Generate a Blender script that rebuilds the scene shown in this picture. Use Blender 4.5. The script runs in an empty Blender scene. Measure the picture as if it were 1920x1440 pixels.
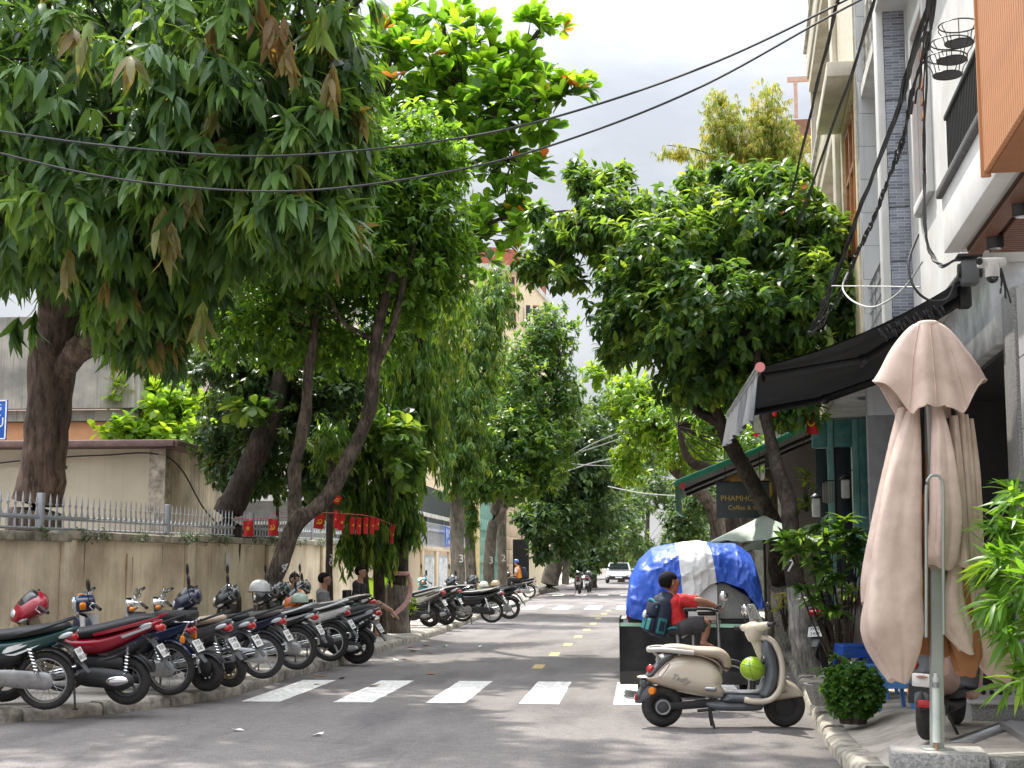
import bpy, bmesh, math, random
import numpy as np
from mathutils import Matrix, Vector, Euler, noise as mnoise
R_ = math.radians
random.seed(7); rng = np.random.default_rng(11)
S = bpy.context.scene
COL = S.collection
# ---------------------------------------------------------------- camera
F = 2700.0; CH = 1.6
TH = math.atan(337 / F); PS = math.atan(240 / F * math.cos(TH))
cd = bpy.data.cameras.new('camera'); cam = bpy.data.objects.new('camera', cd); COL.objects.link(cam)
cd.sensor_width = 36; cd.lens = 36 * F / 1920; cd.clip_end = 2000; cd.clip_start = .1
cam.location = (0, 0, CH); cam.rotation_euler = (math.pi / 2 + TH, 0, PS)
S.camera = cam
# ---------------------------------------------------------------- sky and sun
SUN_EL, SUN_AZ = R_(60), R_(-27)            # azimuth measured from +Y towards +X
w = bpy.data.worlds.new('World'); S.world = w; w.use_nodes = True
nt = w.node_tree; N = nt.nodes; N.clear()
def wn(t, **k):
    n = N.new(t)
    for a, b in k.items(): setattr(n, a, b)
    return n
sky = wn('ShaderNodeTexSky', sky_type='NISHITA', sun_disc=False, sun_elevation=SUN_EL, sun_rotation=SUN_AZ, air_density=1.2, dust_density=2.5)
tc = wn('ShaderNodeTexCoord'); mp = wn('ShaderNodeMapping'); mp.inputs['Scale'].default_value = (1, 1, 2.6)
nz = wn('ShaderNodeTexNoise'); nz.inputs['Scale'].default_value = 2.1; nz.inputs['Detail'].default_value = 5; nz.inputs['Roughness'].default_value = .52
rp = wn('ShaderNodeValToRGB'); rp.color_ramp.elements[0].position = .30; rp.color_ramp.elements[1].position = .62
rp.color_ramp.elements[0].color = (.68,)*3 + (1,); rp.color_ramp.elements[1].color = (.97,)*3 + (1,)
cl = wn('ShaderNodeRGB'); cl.outputs[0].default_value = (7.75, 7.9, 8.2, 1)
mx = wn('ShaderNodeMix', data_type='RGBA')
bg = wn('ShaderNodeBackground'); bg.inputs['Strength'].default_value = .115
ou = wn('ShaderNodeOutputWorld')
L = nt.links.new
L(tc.outputs['Generated'], mp.inputs['Vector']); L(mp.outputs[0], nz.inputs['Vector']); L(nz.outputs['Fac'], rp.inputs['Fac'])
L(rp.outputs['Color'], mx.inputs['Factor']); L(sky.outputs[0], mx.inputs['A']); L(cl.outputs[0], mx.inputs['B'])
# cloud sheet, its unseen overhead part made several times brighter to lift the shade
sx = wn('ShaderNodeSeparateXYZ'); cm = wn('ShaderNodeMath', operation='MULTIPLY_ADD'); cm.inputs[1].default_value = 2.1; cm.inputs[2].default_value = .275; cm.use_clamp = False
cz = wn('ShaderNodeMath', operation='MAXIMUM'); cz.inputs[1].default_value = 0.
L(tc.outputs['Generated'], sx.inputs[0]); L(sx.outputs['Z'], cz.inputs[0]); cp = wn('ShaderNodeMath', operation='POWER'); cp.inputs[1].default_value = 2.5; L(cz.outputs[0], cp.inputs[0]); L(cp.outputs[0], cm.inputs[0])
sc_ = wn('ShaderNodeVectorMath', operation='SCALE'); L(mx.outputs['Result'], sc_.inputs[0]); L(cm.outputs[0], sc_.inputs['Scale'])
n4 = wn('ShaderNodeTexNoise'); n4.inputs['Scale'].default_value = 3.4; n4.inputs['Detail'].default_value = 6; n4.inputs['Roughness'].default_value = .55
mp4 = wn('ShaderNodeMapping'); mp4.inputs['Scale'].default_value = (1, 1, 2.2); mp4.inputs['Location'].default_value = (.4, .1, .3)
r4 = wn('ShaderNodeValToRGB'); r4.color_ramp.elements[0].position = .36; r4.color_ramp.elements[1].position = .64; r4.color_ramp.elements[0].color = (.66, .685, .72, 1); r4.color_ramp.elements[1].color = (1.0, 1.0, 1.0, 1)
mu4 = wn('ShaderNodeVectorMath', operation='MULTIPLY')
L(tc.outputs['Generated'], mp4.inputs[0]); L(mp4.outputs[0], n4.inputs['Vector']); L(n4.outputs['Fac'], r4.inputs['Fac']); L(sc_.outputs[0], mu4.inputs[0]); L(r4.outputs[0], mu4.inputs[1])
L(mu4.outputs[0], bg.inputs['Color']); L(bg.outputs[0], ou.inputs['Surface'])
sd = bpy.data.lights.new('sun', 'SUN'); sd.energy = 2.0; sd.angle = R_(.9); sd.color = (1, .94, .84)
so = bpy.data.objects.new('sun', sd); COL.objects.link(so); so.location = (0, 0, 30)
sdir = Vector((math.sin(SUN_AZ) * math.cos(SUN_EL), math.cos(SUN_AZ) * math.cos(SUN_EL), math.sin(SUN_EL)))
so.rotation_euler = sdir.to_track_quat('Z', 'Y').to_euler()
vs = S.view_settings; vs.view_transform = 'Standard'; vs.look = 'None'; vs.gamma = 1; vs.exposure = 1.8; vs.use_curve_mapping = False
S.cycles.max_bounces = 6; S.cycles.diffuse_bounces = 3; S.cycles.transmission_bounces = 4; S.cycles.transparent_max_bounces = 4
# ---------------------------------------------------------------- placing helpers
def at(u, v, Y):
    """point of the street plane Y = const that the photograph shows at pixel (u, v)"""
    x = (u - 960) / F; y = -(v - 720) / F
    fy = math.cos(TH) - y * math.sin(TH); z = math.sin(TH) + y * math.cos(TH)
    c, s = math.cos(PS), math.sin(PS)
    dx, dy = x * c - fy * s, x * s + fy * c
    k = Y / dy
    return Vector((dx * k, Y, CH + z * k))
def gr(u, v, z=0.):
    p = at(u, v, 10.); k = (z - CH) / (p.z - CH)
    return Vector((p.x * k, 10. * k, z))
# ---------------------------------------------------------------- materials
MATS = {}
def M(name, col, rough=.5, metal=0., var=.12, scale=6., bump=0., bscale=None, coat=0., dirt=None, streak=0., spec=.5, trans=0.):
    if name in MATS: return MATS[name]
    m = bpy.data.materials.new(name); m.use_nodes = True; t = m.node_tree; p = t.nodes['Principled BSDF']
    p.inputs['Roughness'].default_value = rough; p.inputs['Metallic'].default_value = metal
    p.inputs['Coat Weight'].default_value = coat; p.inputs['Specular IOR Level'].default_value = spec
    if coat: p.inputs['Coat Roughness'].default_value = .08
    if trans: p.inputs['Transmission Weight'].default_value = trans
    tc = t.nodes.new('ShaderNodeTexCoord'); n = t.nodes.new('ShaderNodeTexNoise')
    n.inputs['Scale'].default_value = scale; n.inputs['Detail'].default_value = 6; n.inputs['Roughness'].default_value = .6
    t.links.new(tc.outputs['Object'], n.inputs['Vector'])
    r = t.nodes.new('ShaderNodeValToRGB'); e = r.color_ramp.elements
    c = Vector(col); lo = c * (1 - var); hi = c * (1 + var * .8)
    if dirt: lo = c.lerp(Vector(dirt), .75)
    e[0].position = .34; e[1].position = .64
    e[0].color = (*lo, 1); e[1].color = (*[min(1, k) for k in hi], 1)
    t.links.new(n.outputs['Fac'], r.inputs['Fac'])
    out = r.outputs['Color']
    if streak:
        mpn = t.nodes.new('ShaderNodeMapping'); mpn.inputs['Scale'].default_value = (11, 11, .3)
        n2 = t.nodes.new('ShaderNodeTexNoise'); n2.inputs['Scale'].default_value = 1.3; n2.inputs['Detail'].default_value = 5
        t.links.new(tc.outputs['Object'], mpn.inputs['Vector']); t.links.new(mpn.outputs[0], n2.inputs['Vector'])
        r2 = t.nodes.new('ShaderNodeValToRGB'); r2.color_ramp.elements[0].position = .5; r2.color_ramp.elements[1].position = .72
        t.links.new(n2.outputs['Fac'], r2.inputs['Fac'])
        mm = t.nodes.new('ShaderNodeMath'); mm.operation = 'MULTIPLY'; mm.inputs[1].default_value = streak
        t.links.new(r2.outputs['Color'], mm.inputs[0])
        mi = t.nodes.new('ShaderNodeMix'); mi.data_type = 'RGBA'
        t.links.new(mm.outputs[0], mi.inputs['Factor']); t.links.new(out, mi.inputs['A'])
        d = Vector(dirt) if dirt else c * .35
        mi.inputs['B'].default_value = (*d, 1); out = mi.outputs['Result']
    t.links.new(out, p.inputs['Base Color'])
    if bump:
        n3 = t.nodes.new('ShaderNodeTexNoise'); n3.inputs['Scale'].default_value = bscale or scale * 6; n3.inputs['Detail'].default_value = 5
        t.links.new(tc.outputs['Object'], n3.inputs['Vector'])
        b = t.nodes.new('ShaderNodeBump'); b.inputs['Strength'].default_value = bump; b.inputs['Distance'].default_value = .02
        t.links.new(n3.outputs['Fac'], b.inputs['Height']); t.links.new(b.outputs[0], p.inputs['Normal'])
    MATS[name] = m
    return m
def leafmat(name, ramp, trans=.45, rough=.42):
    """leaf blade: colour picked per leaf from a ramp, light shines through"""
    m = bpy.data.materials.new(name); m.use_nodes = True; t = m.node_tree; t.nodes.clear()
    at_ = t.nodes.new('ShaderNodeAttribute'); at_.attribute_name = 'rnd'
    oi = t.nodes.new('ShaderNodeObjectInfo')
    ad = t.nodes.new('ShaderNodeMath'); ad.operation = 'ADD'; fr = t.nodes.new('ShaderNodeMath'); fr.operation = 'FRACT'
    t.links.new(at_.outputs['Fac'], ad.inputs[0]); t.links.new(oi.outputs['Color'], ad.inputs[1]); t.links.new(ad.outputs[0], fr.inputs[0])
    r = t.nodes.new('ShaderNodeValToRGB'); cr = r.color_ramp
    while len(cr.elements) < len(ramp): cr.elements.new(.5)
    for e, (pos, c) in zip(cr.elements, ramp): e.position = pos; e.color = (c[0]*1.28, c[1]*(1.32 if c[1] > c[0]*1.15 else 1.05), c[2]*1.45, 1)
    t.links.new(fr.outputs[0], r.inputs['Fac'])
    p = t.nodes.new('ShaderNodeBsdfPrincipled'); p.inputs['Roughness'].default_value = rough
    p.inputs['Specular IOR Level'].default_value = .38
    tr = t.nodes.new('ShaderNodeBsdfTranslucent')
    hs = t.nodes.new('ShaderNodeMix'); hs.data_type = 'RGBA'; hs.blend_type = 'MULTIPLY'; hs.inputs['Factor'].default_value = 1
    hs.inputs['B'].default_value = (2.5, 2.15, .8, 1)
    t.links.new(r.outputs['Color'], hs.inputs['A']); t.links.new(hs.outputs['Result'], tr.inputs['Color'])
    t.links.new(r.outputs['Color'], p.inputs['Base Color'])
    ms = t.nodes.new('ShaderNodeMixShader'); ms.inputs[0].default_value = trans
    o = t.nodes.new('ShaderNodeOutputMaterial')
    t.links.new(p.outputs[0], ms.inputs[1]); t.links.new(tr.outputs[0], ms.inputs[2]); t.links.new(ms.outputs[0], o.inputs[0])
    MATS[name] = m
    return m
# ---------------------------------------------------------------- mesh builder
def cr_interp(pts, k):
    """Catmull-Rom through points (any tuple length), k sub-steps"""
    P = [np.array(p, float) for p in pts]; out = []
    for i in range(len(P) - 1):
        a, b, c, d = P[max(i-1, 0)], P[i], P[i+1], P[min(i+2, len(P)-1)]
        for j in range(k):
            t = j / k
            out.append(.5 * (2*b + (c-a)*t + (2*a-5*b+4*c-d)*t*t + (3*b-a-3*c+d)*t**3))
    out.append(P[-1]); return out
def smooth_poly(pts, k=3):
    """closed Catmull-Rom"""
    n = len(pts); P = [np.array(p, float) for p in pts]; out = []
    for i in range(n):
        a, b, c, d = P[i-1], P[i], P[(i+1) % n], P[(i+2) % n]
        for j in range(k):
            t = j / k
            out.append(tuple(.5 * (2*b + (c-a)*t + (2*a-5*b+4*c-d)*t*t + (3*b-a-3*c+d)*t**3)))
    return out
def area2(o): return sum(o[i-1][0]*o[i][1] - o[i][0]*o[i-1][1] for i in range(len(o)))
def inset2(o, d):
    n = len(o); s = 1 if area2(o) > 0 else -1; r = []
    for i in range(n):
        p, q, t = Vector(o[i-1]), Vector(o[i]), Vector(o[(i+1) % n])
        e1 = (q - p); e2 = (t - q)
        if e1.length < 1e-9 or e2.length < 1e-9: r.append(tuple(q)); continue
        e1.normalize(); e2.normalize()
        n1 = Vector((-e1.y, e1.x)) * s; n2 = Vector((-e2.y, e2.x)) * s
        b = n1 + n2
        if b.length < .2: r.append(tuple(q + n1 * d)); continue
        b.normalize(); r.append(tuple(q + b * d / max(.45, b.dot(n1))))
    return r
class MB:
    def __init__(s, T=None): s.v = []; s.f = []; s.mi = []; s.T = T or Matrix(); s.m = 0
    def add(s, vs, fs, m=None):
        b = len(s.v); T = s.T
        s.v += [tuple(T @ Vector(v)) for v in vs]
        s.f += [tuple(b + i for i in f) for f in fs]; s.mi += [s.m if m is None else m] * len(fs)
        return s
    def box(s, c, d, rot=None, bev=0., m=None):
        hx, hy, hz = d[0]/2, d[1]/2, d[2]/2; Q = Matrix.Translation(c)
        if rot is not None: Q = Q @ (Euler(rot).to_matrix().to_4x4() if not isinstance(rot, Matrix) else rot)
        if bev <= 0:
            vs = [(x, y, z) for x in (-hx, hx) for y in (-hy, hy) for z in (-hz, hz)]
            fs = [(0,1,3,2),(4,6,7,5),(0,4,5,1),(2,3,7,6),(0,2,6,4),(1,5,7,3)]
            return s.add([Q @ Vector(v) for v in vs], fs, m)
        b = min(bev, hx*.95, hy*.95, hz*.95)
        bm = bmesh.new(); bmesh.ops.create_cube(bm, size=1)
        for v in bm.verts: v.co = Vector((v.co.x*d[0], v.co.y*d[1], v.co.z*d[2]))
        bmesh.ops.bevel(bm, geom=bm.edges[:], offset=b, segments=2 if b > .004 else 1, affect='EDGES', profile=.5)
        bm.verts.index_update()
        s.add([Q @ v.co for v in bm.verts], [[v.index for v in f.verts] for f in bm.faces], m); bm.free(); return s
    def cyl(s, p0, p1, r0, r1=None, n=12, cap=True, m=None):
        return s.tube([p0, p1], [r0, r0 if r1 is None else r1], n, cap=cap, m=m)
    def tube(s, pts, r, n=8, cap=True, closed=False, m=None):
        return s.sweep(pts, r, r, n, 1., cap=cap, closed=closed, m=m)
    def sweep(s, pts, rx, rz, n=10, ex=1., up=(0, 0, 1), cap=True, closed=False, m=None, k=0):
        L_ = len(pts)
        rx = list(rx) if hasattr(rx, '__len__') else [rx]*L_
        rz = list(rz) if hasattr(rz, '__len__') else [rz]*L_
        if k:
            q = cr_interp([(*p, a, b) for p, a, b in zip(pts, rx, rz)], k)
            pts = [x[:3] for x in q]; rx = [max(1e-4, x[3]) for x in q]; rz = [max(1e-4, x[4]) for x in q]; L_ = len(pts)
        P = [Vector(p) for p in pts]; up = Vector(up); vs = []; prev = None
        for i in range(L_):
            if closed: t = P[(i+1) % L_] - P[i-1]
            else: t = P[min(i+1, L_-1)] - P[max(i-1, 0)]
            if t.length < 1e-9: t = Vector((0, 0, 1))
            t.normalize()
            sd_ = up.cross(t)
            if prev is not None and (sd_.length < .15): sd_ = prev - t * prev.dot(t)
            elif sd_.length < .05: sd_ = Vector((1, 0, 0)).cross(t) if abs(t.x) < .9 else Vector((0, 1, 0)).cross(t)
            sd_.normalize(); prev = sd_; u2 = t.cross(sd_)
            for j in range(n):
                a = 2*math.pi*j/n; c, q = math.cos(a), math.sin(a)
                if ex != 1.: c = math.copysign(abs(c)**ex, c); q = math.copysign(abs(q)**ex, q)
                vs.append(P[i] + sd_*rx[i]*c + u2*rz[i]*q)
        fs = []
        for i in range(L_ if closed else L_-1):
            a, b = i*n, ((i+1) % L_)*n
            for j in range(n): fs.append((a+j, a+(j+1) % n, b+(j+1) % n, b+j))
        if cap and not closed: fs += [tuple(range(n-1, -1, -1)), tuple((L_-1)*n + j for j in range(n))]
        return s.add(vs, fs, m)
    def torus(s, c, ax, R, r, n=24, k=8, sq=1., m=None, a0=0, a1=None):
        ax = Vector(ax).normalized(); e1 = ax.orthogonal().normalized()
        if abs(ax.y) > .9: e1 = Vector((1, 0, 0))
        e2 = ax.cross(e1); c = Vector(c); vs = []; fs = []
        full = a1 is None; cnt = n if full else n+1
        for i in range(cnt):
            a = a0 + (2*math.pi if full else a1-a0)*i/n; d = e1*math.cos(a) + e2*math.sin(a)
            for j in range(k):
                b = 2*math.pi*j/k; vs.append(c + d*(R + r*math.cos(b)) + ax*r*sq*math.sin(b))
        for i in range(n):
            a, b = i*k, ((i+1) % cnt)*k
            for j in range(k): fs.append((a+j, b+j, b+(j+1) % k, a+(j+1) % k))
        return s.add(vs, fs, m)
    def lathe(s, prof, c=(0, 0, 0), ax=(0, 0, 1), n=16, m=None):
        ax = Vector(ax).normalized(); e1 = ax.orthogonal().normalized(); e2 = ax.cross(e1); c = Vector(c); vs = []; fs = []
        for r, z in prof:
            for j in range(n):
                a = 2*math.pi*j/n; vs.append(c + ax*z + (e1*math.cos(a)+e2*math.sin(a))*max(r, 1e-4))
        for i in range(len(prof)-1):
            for j in range(n): fs.append((i*n+j, i*n+(j+1) % n, (i+1)*n+(j+1) % n, (i+1)*n+j))
        return s.add(vs, fs, m)
    def ball(s, c, r, nu=14, nv=9, m=None, rot=None, fn=None):
        r = (r, r, r) if not hasattr(r, '__len__') else r; vs = []; fs = []
        Q = Euler(rot).to_matrix() if rot is not None else Matrix.Identity(3)
        for i in range(nv+1):
            t = math.pi*i/nv
            for j in range(nu):
                a = 2*math.pi*j/nu; d = Vector((math.sin(t)*math.cos(a), math.sin(t)*math.sin(a), math.cos(t)))
                k = fn(d) if fn else 1.
                vs.append(Vector(c) + Q @ Vector((d.x*r[0]*k, d.y*r[1]*k, d.z*r[2]*k)))
        for i in range(nv):
            for j in range(nu): fs.append((i*nu+j, (i+1)*nu+j, (i+1)*nu+(j+1) % nu, i*nu+(j+1) % nu))
        return s.add(vs, fs, m)
    def prism(s, o, y0, y1, bev=0., pl='xz', m=None):
        """2-D outline o (in plane pl) extruded between y0 and y1, edges rounded by bev"""
        if area2(o) < 0: o = o[::-1]
        n = len(o); rings = []
        if bev:
            i1, i2 = inset2(o, bev), inset2(o, bev*.3)
            rings = [(y0, i1), (y0+bev*.3, i2), (y0+bev, o), (y1-bev, o), (y1-bev*.3, i2), (y1, i1)]
        else: rings = [(y0, o), (y1, o)]
        def P3(a, b, y): return {'xz': (a, y, b), 'xy': (a, b, y), 'yz': (y, a, b)}[pl]
        vs = [P3(a, b, y) for y, r in rings for a, b in r]; fs = []
        for i in range(len(rings)-1):
            for j in range(n): fs.append((i*n+j, i*n+(j+1) % n, (i+1)*n+(j+1) % n, (i+1)*n+j))
        k = (len(rings)-1)*n
        fs += [tuple(range(n-1, -1, -1)), tuple(k+j for j in range(n))]
        if pl == 'xz': fs = [f[::-1] for f in fs]
        return s.add(vs, fs, m)
    def pillow(s, o, spine, w, rings=5, p=.5, y0=0., m=None, one=False):
        """closed outline (x, z) puffed up to half width w over a spine polyline"""
        if area2(o) < 0: o = o[::-1]
        n = len(o); near = []
        for q in o:
            q = Vector(q); best = None
            segs = list(zip(spine[:-1], spine[1:])) if len(spine) > 1 else [(spine[0], spine[0])]
            for a, b in segs:
                a, b = Vector(a), Vector(b); d = b-a
                t = max(0, min(1, (q-a).dot(d)/d.length_squared)) if d.length > 1e-9 else 0
                c = a + d*t
                if best is None or (q-c).length < best[0]: best = ((q-c).length, c)
            near.append(best[1])
        wf = w if callable(w) else (lambda x, z: w)
        for sg in ((-1,) if one else (-1, 1)):
            vs = []; fs = []
            for i in range(rings+1):
                t = i/rings; y = (1-(1-t)**2)**p
                for q, c in zip(o, near):
                    x = q[0] + (c.x-q[0])*t; z = q[1] + (c.y-q[1])*t
                    vs.append((x, y0 + sg*wf(x, z)*y, z))
            for i in range(rings):
                for j in range(n):
                    f = (i*n+j, i*n+(j+1) % n, (i+1)*n+(j+1) % n, (i+1)*n+j)
                    fs.append(f if sg < 0 else f[::-1])
            s.add(vs, fs, m)
        return s
    def grid(s, fn, nu, nv, m=None, mf=None, closed=False):
        vs = [fn(i/nu, j/nv) for i in range(nu+1) for j in range(nv+1)]; b = len(s.v)
        s.v += [tuple(s.T @ Vector(v)) for v in vs]
        for i in range(nu):
            for j in range(nv):
                s.f.append(tuple(b + k for k in (i*(nv+1)+j, (i+1)*(nv+1)+j, (i+1)*(nv+1)+j+1, i*(nv+1)+j+1)))
                s.mi.append(mf((i+.5)/nu, (j+.5)/nv) if mf else (s.m if m is None else m))
        return s
    def mesh(s, name, mats, smooth=.7):
        me = bpy.data.meshes.new(name); me.from_pydata(s.v, [], s.f)
        mats = mats if isinstance(mats, (list, tuple)) else [mats]
        for m in mats: me.materials.append(m)
        if len(mats) > 1: me.polygons.foreach_set('material_index', s.mi)
        if smooth:
            me.polygons.foreach_set('use_smooth', [True]*len(me.polygons)); me.set_sharp_from_angle(angle=smooth)
        me.update(); return me
    def build(s, name, mats, parent=None, smooth=.7, **k):
        o = bpy.data.objects.new(name, s.mesh(name, mats, smooth)); COL.objects.link(o)
        if parent: o.parent = parent
        if k: tag(o, **k)
        return o
def tag(o, label=None, cat=None, group=None, kind=None):
    for a, b in (('label', label), ('category', cat), ('group', group), ('kind', kind)):
        if b: o[a] = b
    return o
def thing(name, label, cat, loc=(0, 0, 0), rz=0., group=None, rot=None):
    o = bpy.data.objects.new(name, None); COL.objects.link(o); o.empty_display_size = .1
    o.location = loc; o.rotation_euler = rot or (0, 0, rz)
    return tag(o, label, cat, group)
def inst(me, name, parent, mat):
    o = bpy.data.objects.new(name, me); COL.objects.link(o); o.parent = parent; o.matrix_basis = mat; return o
def text(body, size, mat, name, parent, mw, ext=.001, shear=0., align='CENTER', spacing=1.):
    cu = bpy.data.curves.new(name, 'FONT'); cu.body = body; cu.size = size; cu.align_x = align; cu.align_y = 'CENTER'
    cu.extrude = ext; cu.shear = shear; cu.resolution_u = 3; cu.space_character = spacing
    t = bpy.data.objects.new(name, cu); me = bpy.data.meshes.new_from_object(t); me.name = name
    bpy.data.objects.remove(t); bpy.data.curves.remove(cu)
    me.materials.clear(); me.materials.append(mat)
    o = bpy.data.objects.new(name, me); COL.objects.link(o); o.parent = parent; o.matrix_basis = mw; return o
def remeshed(mb, name, mat, parent, vox=.012, it=4, fac=.5, dec=0):
    """fuse overlapping volumes of mb into one continuous skin"""
    o = mb.build(name, mat, None)
    md = o.modifiers.new('r', 'REMESH'); md.mode = 'VOXEL'; md.voxel_size = vox; md.use_smooth_shade = True
    sm = o.modifiers.new('s', 'SMOOTH'); sm.iterations = it; sm.factor = fac
    bpy.context.view_layer.update()
    dg = bpy.context.evaluated_depsgraph_get()
    me = bpy.data.meshes.new_from_object(o.evaluated_get(dg)); me.name = name
    o.modifiers.clear(); old = o.data; o.data = me; bpy.data.meshes.remove(old)
    me.materials.clear(); me.materials.append(mat)
    me.polygons.foreach_set('use_smooth', [True]*len(me.polygons))
    if parent: o.parent = parent
    return o
def frame(o, x, up=(0, 0, 1)):
    """matrix at o with X axis along x"""
    x = Vector(x).normalized(); y = Vector(up).cross(x)
    if y.length < 1e-4: y = Vector((0, 1, 0))
    y.normalize(); z = x.cross(y)
    return Matrix(((x.x, y.x, z.x, o[0]), (x.y, y.y, z.y, o[1]), (x.z, y.z, z.z, o[2]), (0, 0, 0, 1)))
# common materials
CHROME = M('chrome', (.75, .75, .76), .16, 1., .05)
STEEL = M('brushed steel', (.42, .43, .44), .42, 1., .12)
BLACKPL = M('black plastic', (.018, .018, .020), .42, var=.2, scale=20)
RUBBER = M('tyre rubber', (.018, .018, .019), .82, var=.25, scale=30, bump=.2, dirt=(.05, .045, .04))
VINYL = M('black vinyl', (.022, .022, .024), .5, var=.15, scale=15, bump=.08, bscale=180)
REDLENS = M('red lens', (.42, .008, .012), .12, coat=.6)
AMBER = M('amber lens', (.75, .22, .01), .15, coat=.5)
CLEARLENS = M('clear lens', (.55, .57, .58), .08, coat=.8)
WHITEP = M('white number plate', (.78, .78, .75), .45, var=.05)
INK = M('black lettering', (.015, .015, .015), .6)
GREYPL = M('grey plastic', (.09, .095, .1), .5)
TF = Matrix.Rotation(math.pi/2, 4, 'X')
# ---------------------------------------------------------------- ground, road, kerbs, paint
ASPH = bpy.data.materials.new('asphalt'); ASPH.use_nodes = True
def _asph():
    t = ASPH.node_tree; p = t.nodes['Principled BSDF']; p.inputs['Roughness'].default_value = .88; p.inputs['Specular IOR Level'].default_value = .3
    tc = t.nodes.new('ShaderNodeTexCoord')
    def noise(sc, det, rough=.6):
        n = t.nodes.new('ShaderNodeTexNoise'); n.inputs['Scale'].default_value = sc; n.inputs['Detail'].default_value = det; n.inputs['Roughness'].default_value = rough
        t.links.new(tc.outputs['Object'], n.inputs['Vector']); return n
    def ramp(n, a, b, ca, cb):
        r = t.nodes.new('ShaderNodeValToRGB'); e = r.color_ramp.elements; e[0].position, e[1].position = a, b
        e[0].color = (*ca, 1); e[1].color = (*cb, 1); t.links.new(n.outputs['Fac'], r.inputs['Fac']); return r
    def mul(a, b, f=1.):
        m = t.nodes.new('ShaderNodeMix'); m.data_type = 'RGBA'; m.blend_type = 'MULTIPLY'; m.inputs['Factor'].default_value = f
        t.links.new(a, m.inputs['A']); t.links.new(b, m.inputs['B']); return m.outputs['Result']
    big = ramp(noise(.35, 4), .3, .7, (.172, .160, .154), (.232, .216, .207))
    grit = ramp(noise(55, 3, .8), .3, .72, (.42, .42, .43), (1.5, 1.48, 1.46))
    fine = ramp(noise(9, 5, .7), .35, .7, (.82, .82, .82), (1.12, 1.12, 1.12))
    # tar stains and wear
    mp = t.nodes.new('ShaderNodeMapping'); mp.inputs['Scale'].default_value = (1.2, .25, 1); t.links.new(tc.outputs['Object'], mp.inputs['Vector'])
    ns = t.nodes.new('ShaderNodeTexNoise'); ns.inputs['Scale'].default_value = 1.1; ns.inputs['Detail'].default_value = 6; t.links.new(mp.outputs[0], ns.inputs['Vector'])
    st = ramp(ns, .36, .52, (.70, .70, .72), (1, 1, 1))
    vc = t.nodes.new('ShaderNodeTexVoronoi'); vc.feature = 'DISTANCE_TO_EDGE'; vc.inputs['Scale'].default_value = .55; t.links.new(tc.outputs['Object'], vc.inputs['Vector'])
    rc = t.nodes.new('ShaderNodeValToRGB'); rc.color_ramp.elements[0].position = .002; rc.color_ramp.elements[1].position = .012
    rc.color_ramp.elements[0].color = (.6, .6, .6, 1); t.links.new(vc.outputs['Distance'], rc.inputs['Fac'])
    c = mul(mul(mul(mul(big.outputs[0], grit.outputs[0]), fine.outputs[0]), st.outputs[0]), rc.outputs[0], .35)
    t.links.new(c, p.inputs['Base Color'])
    b = t.nodes.new('ShaderNodeBump'); b.inputs['Strength'].default_value = .6; b.inputs['Distance'].default_value = .012
    t.links.new(noise(70, 3, .8).outputs['Fac'], b.inputs['Height']); t.links.new(b.outputs[0], p.inputs['Normal'])
_asph()
EARTH = M('bare earth', (.16, .13, .10), .95, var=.3, scale=1.5, bump=.3)
CONC = M('old concrete', (.34, .315, .28), .9, var=.3, scale=2.2, bump=.35, bscale=30, dirt=(.16, .145, .125))
CONC2 = M('pale concrete', (.42, .395, .36), .88, var=.22, scale=3.5, bump=.4, bscale=26, dirt=(.22, .20, .175))
KERB = M('weathered kerb concrete', (.33, .30, .25), .95, var=.45, scale=7, bump=.7, bscale=24, dirt=(.10, .095, .075))
MB().box((0, 150, -.06), (900, 900, .1)).build('ground', EARTH, smooth=0, kind='structure')
LK = [(-30, 6.4), (-16, 9.2), (-10.2, 11.4)] + [tuple(gr(*p))[:2] for p in ((-130, 1372), (0, 1357), (120, 1347), (240, 1336), (360, 1319), (447, 1303), (541, 1272), (633, 1249), (732, 1216), (820, 1191), (870, 1172), (925, 1151))] + [(-4.8, 62), (-5.3, 82), (-5.5, 130), (-5.5, 200)]
LK = [tuple(p) for p in cr_interp(LK, 4)]
RK = [(14, 4.6), (5.5, 5.6), (2.6, 7.0), (1.75, 9.0), (1.58, 12.0), (1.80, 15.9), (2.04, 19.3), (2.4, 24.5), (2.8, 32), (3.2, 42), (3.3, 60), (3.0, 82), (2.7, 130), (2.7, 200)]
RK = [tuple(p) for p in cr_interp(RK, 4)]
road = MB()
road.grid(lambda a, b: (-60 + 110*a, -40 + 260*b, 0.0), 2, 2)
ROAD = road.build('road', ASPH, smooth=0, kind='structure')
WALL_X = lambda Y: -8.05 + .02 * (Y - 18)
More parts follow.
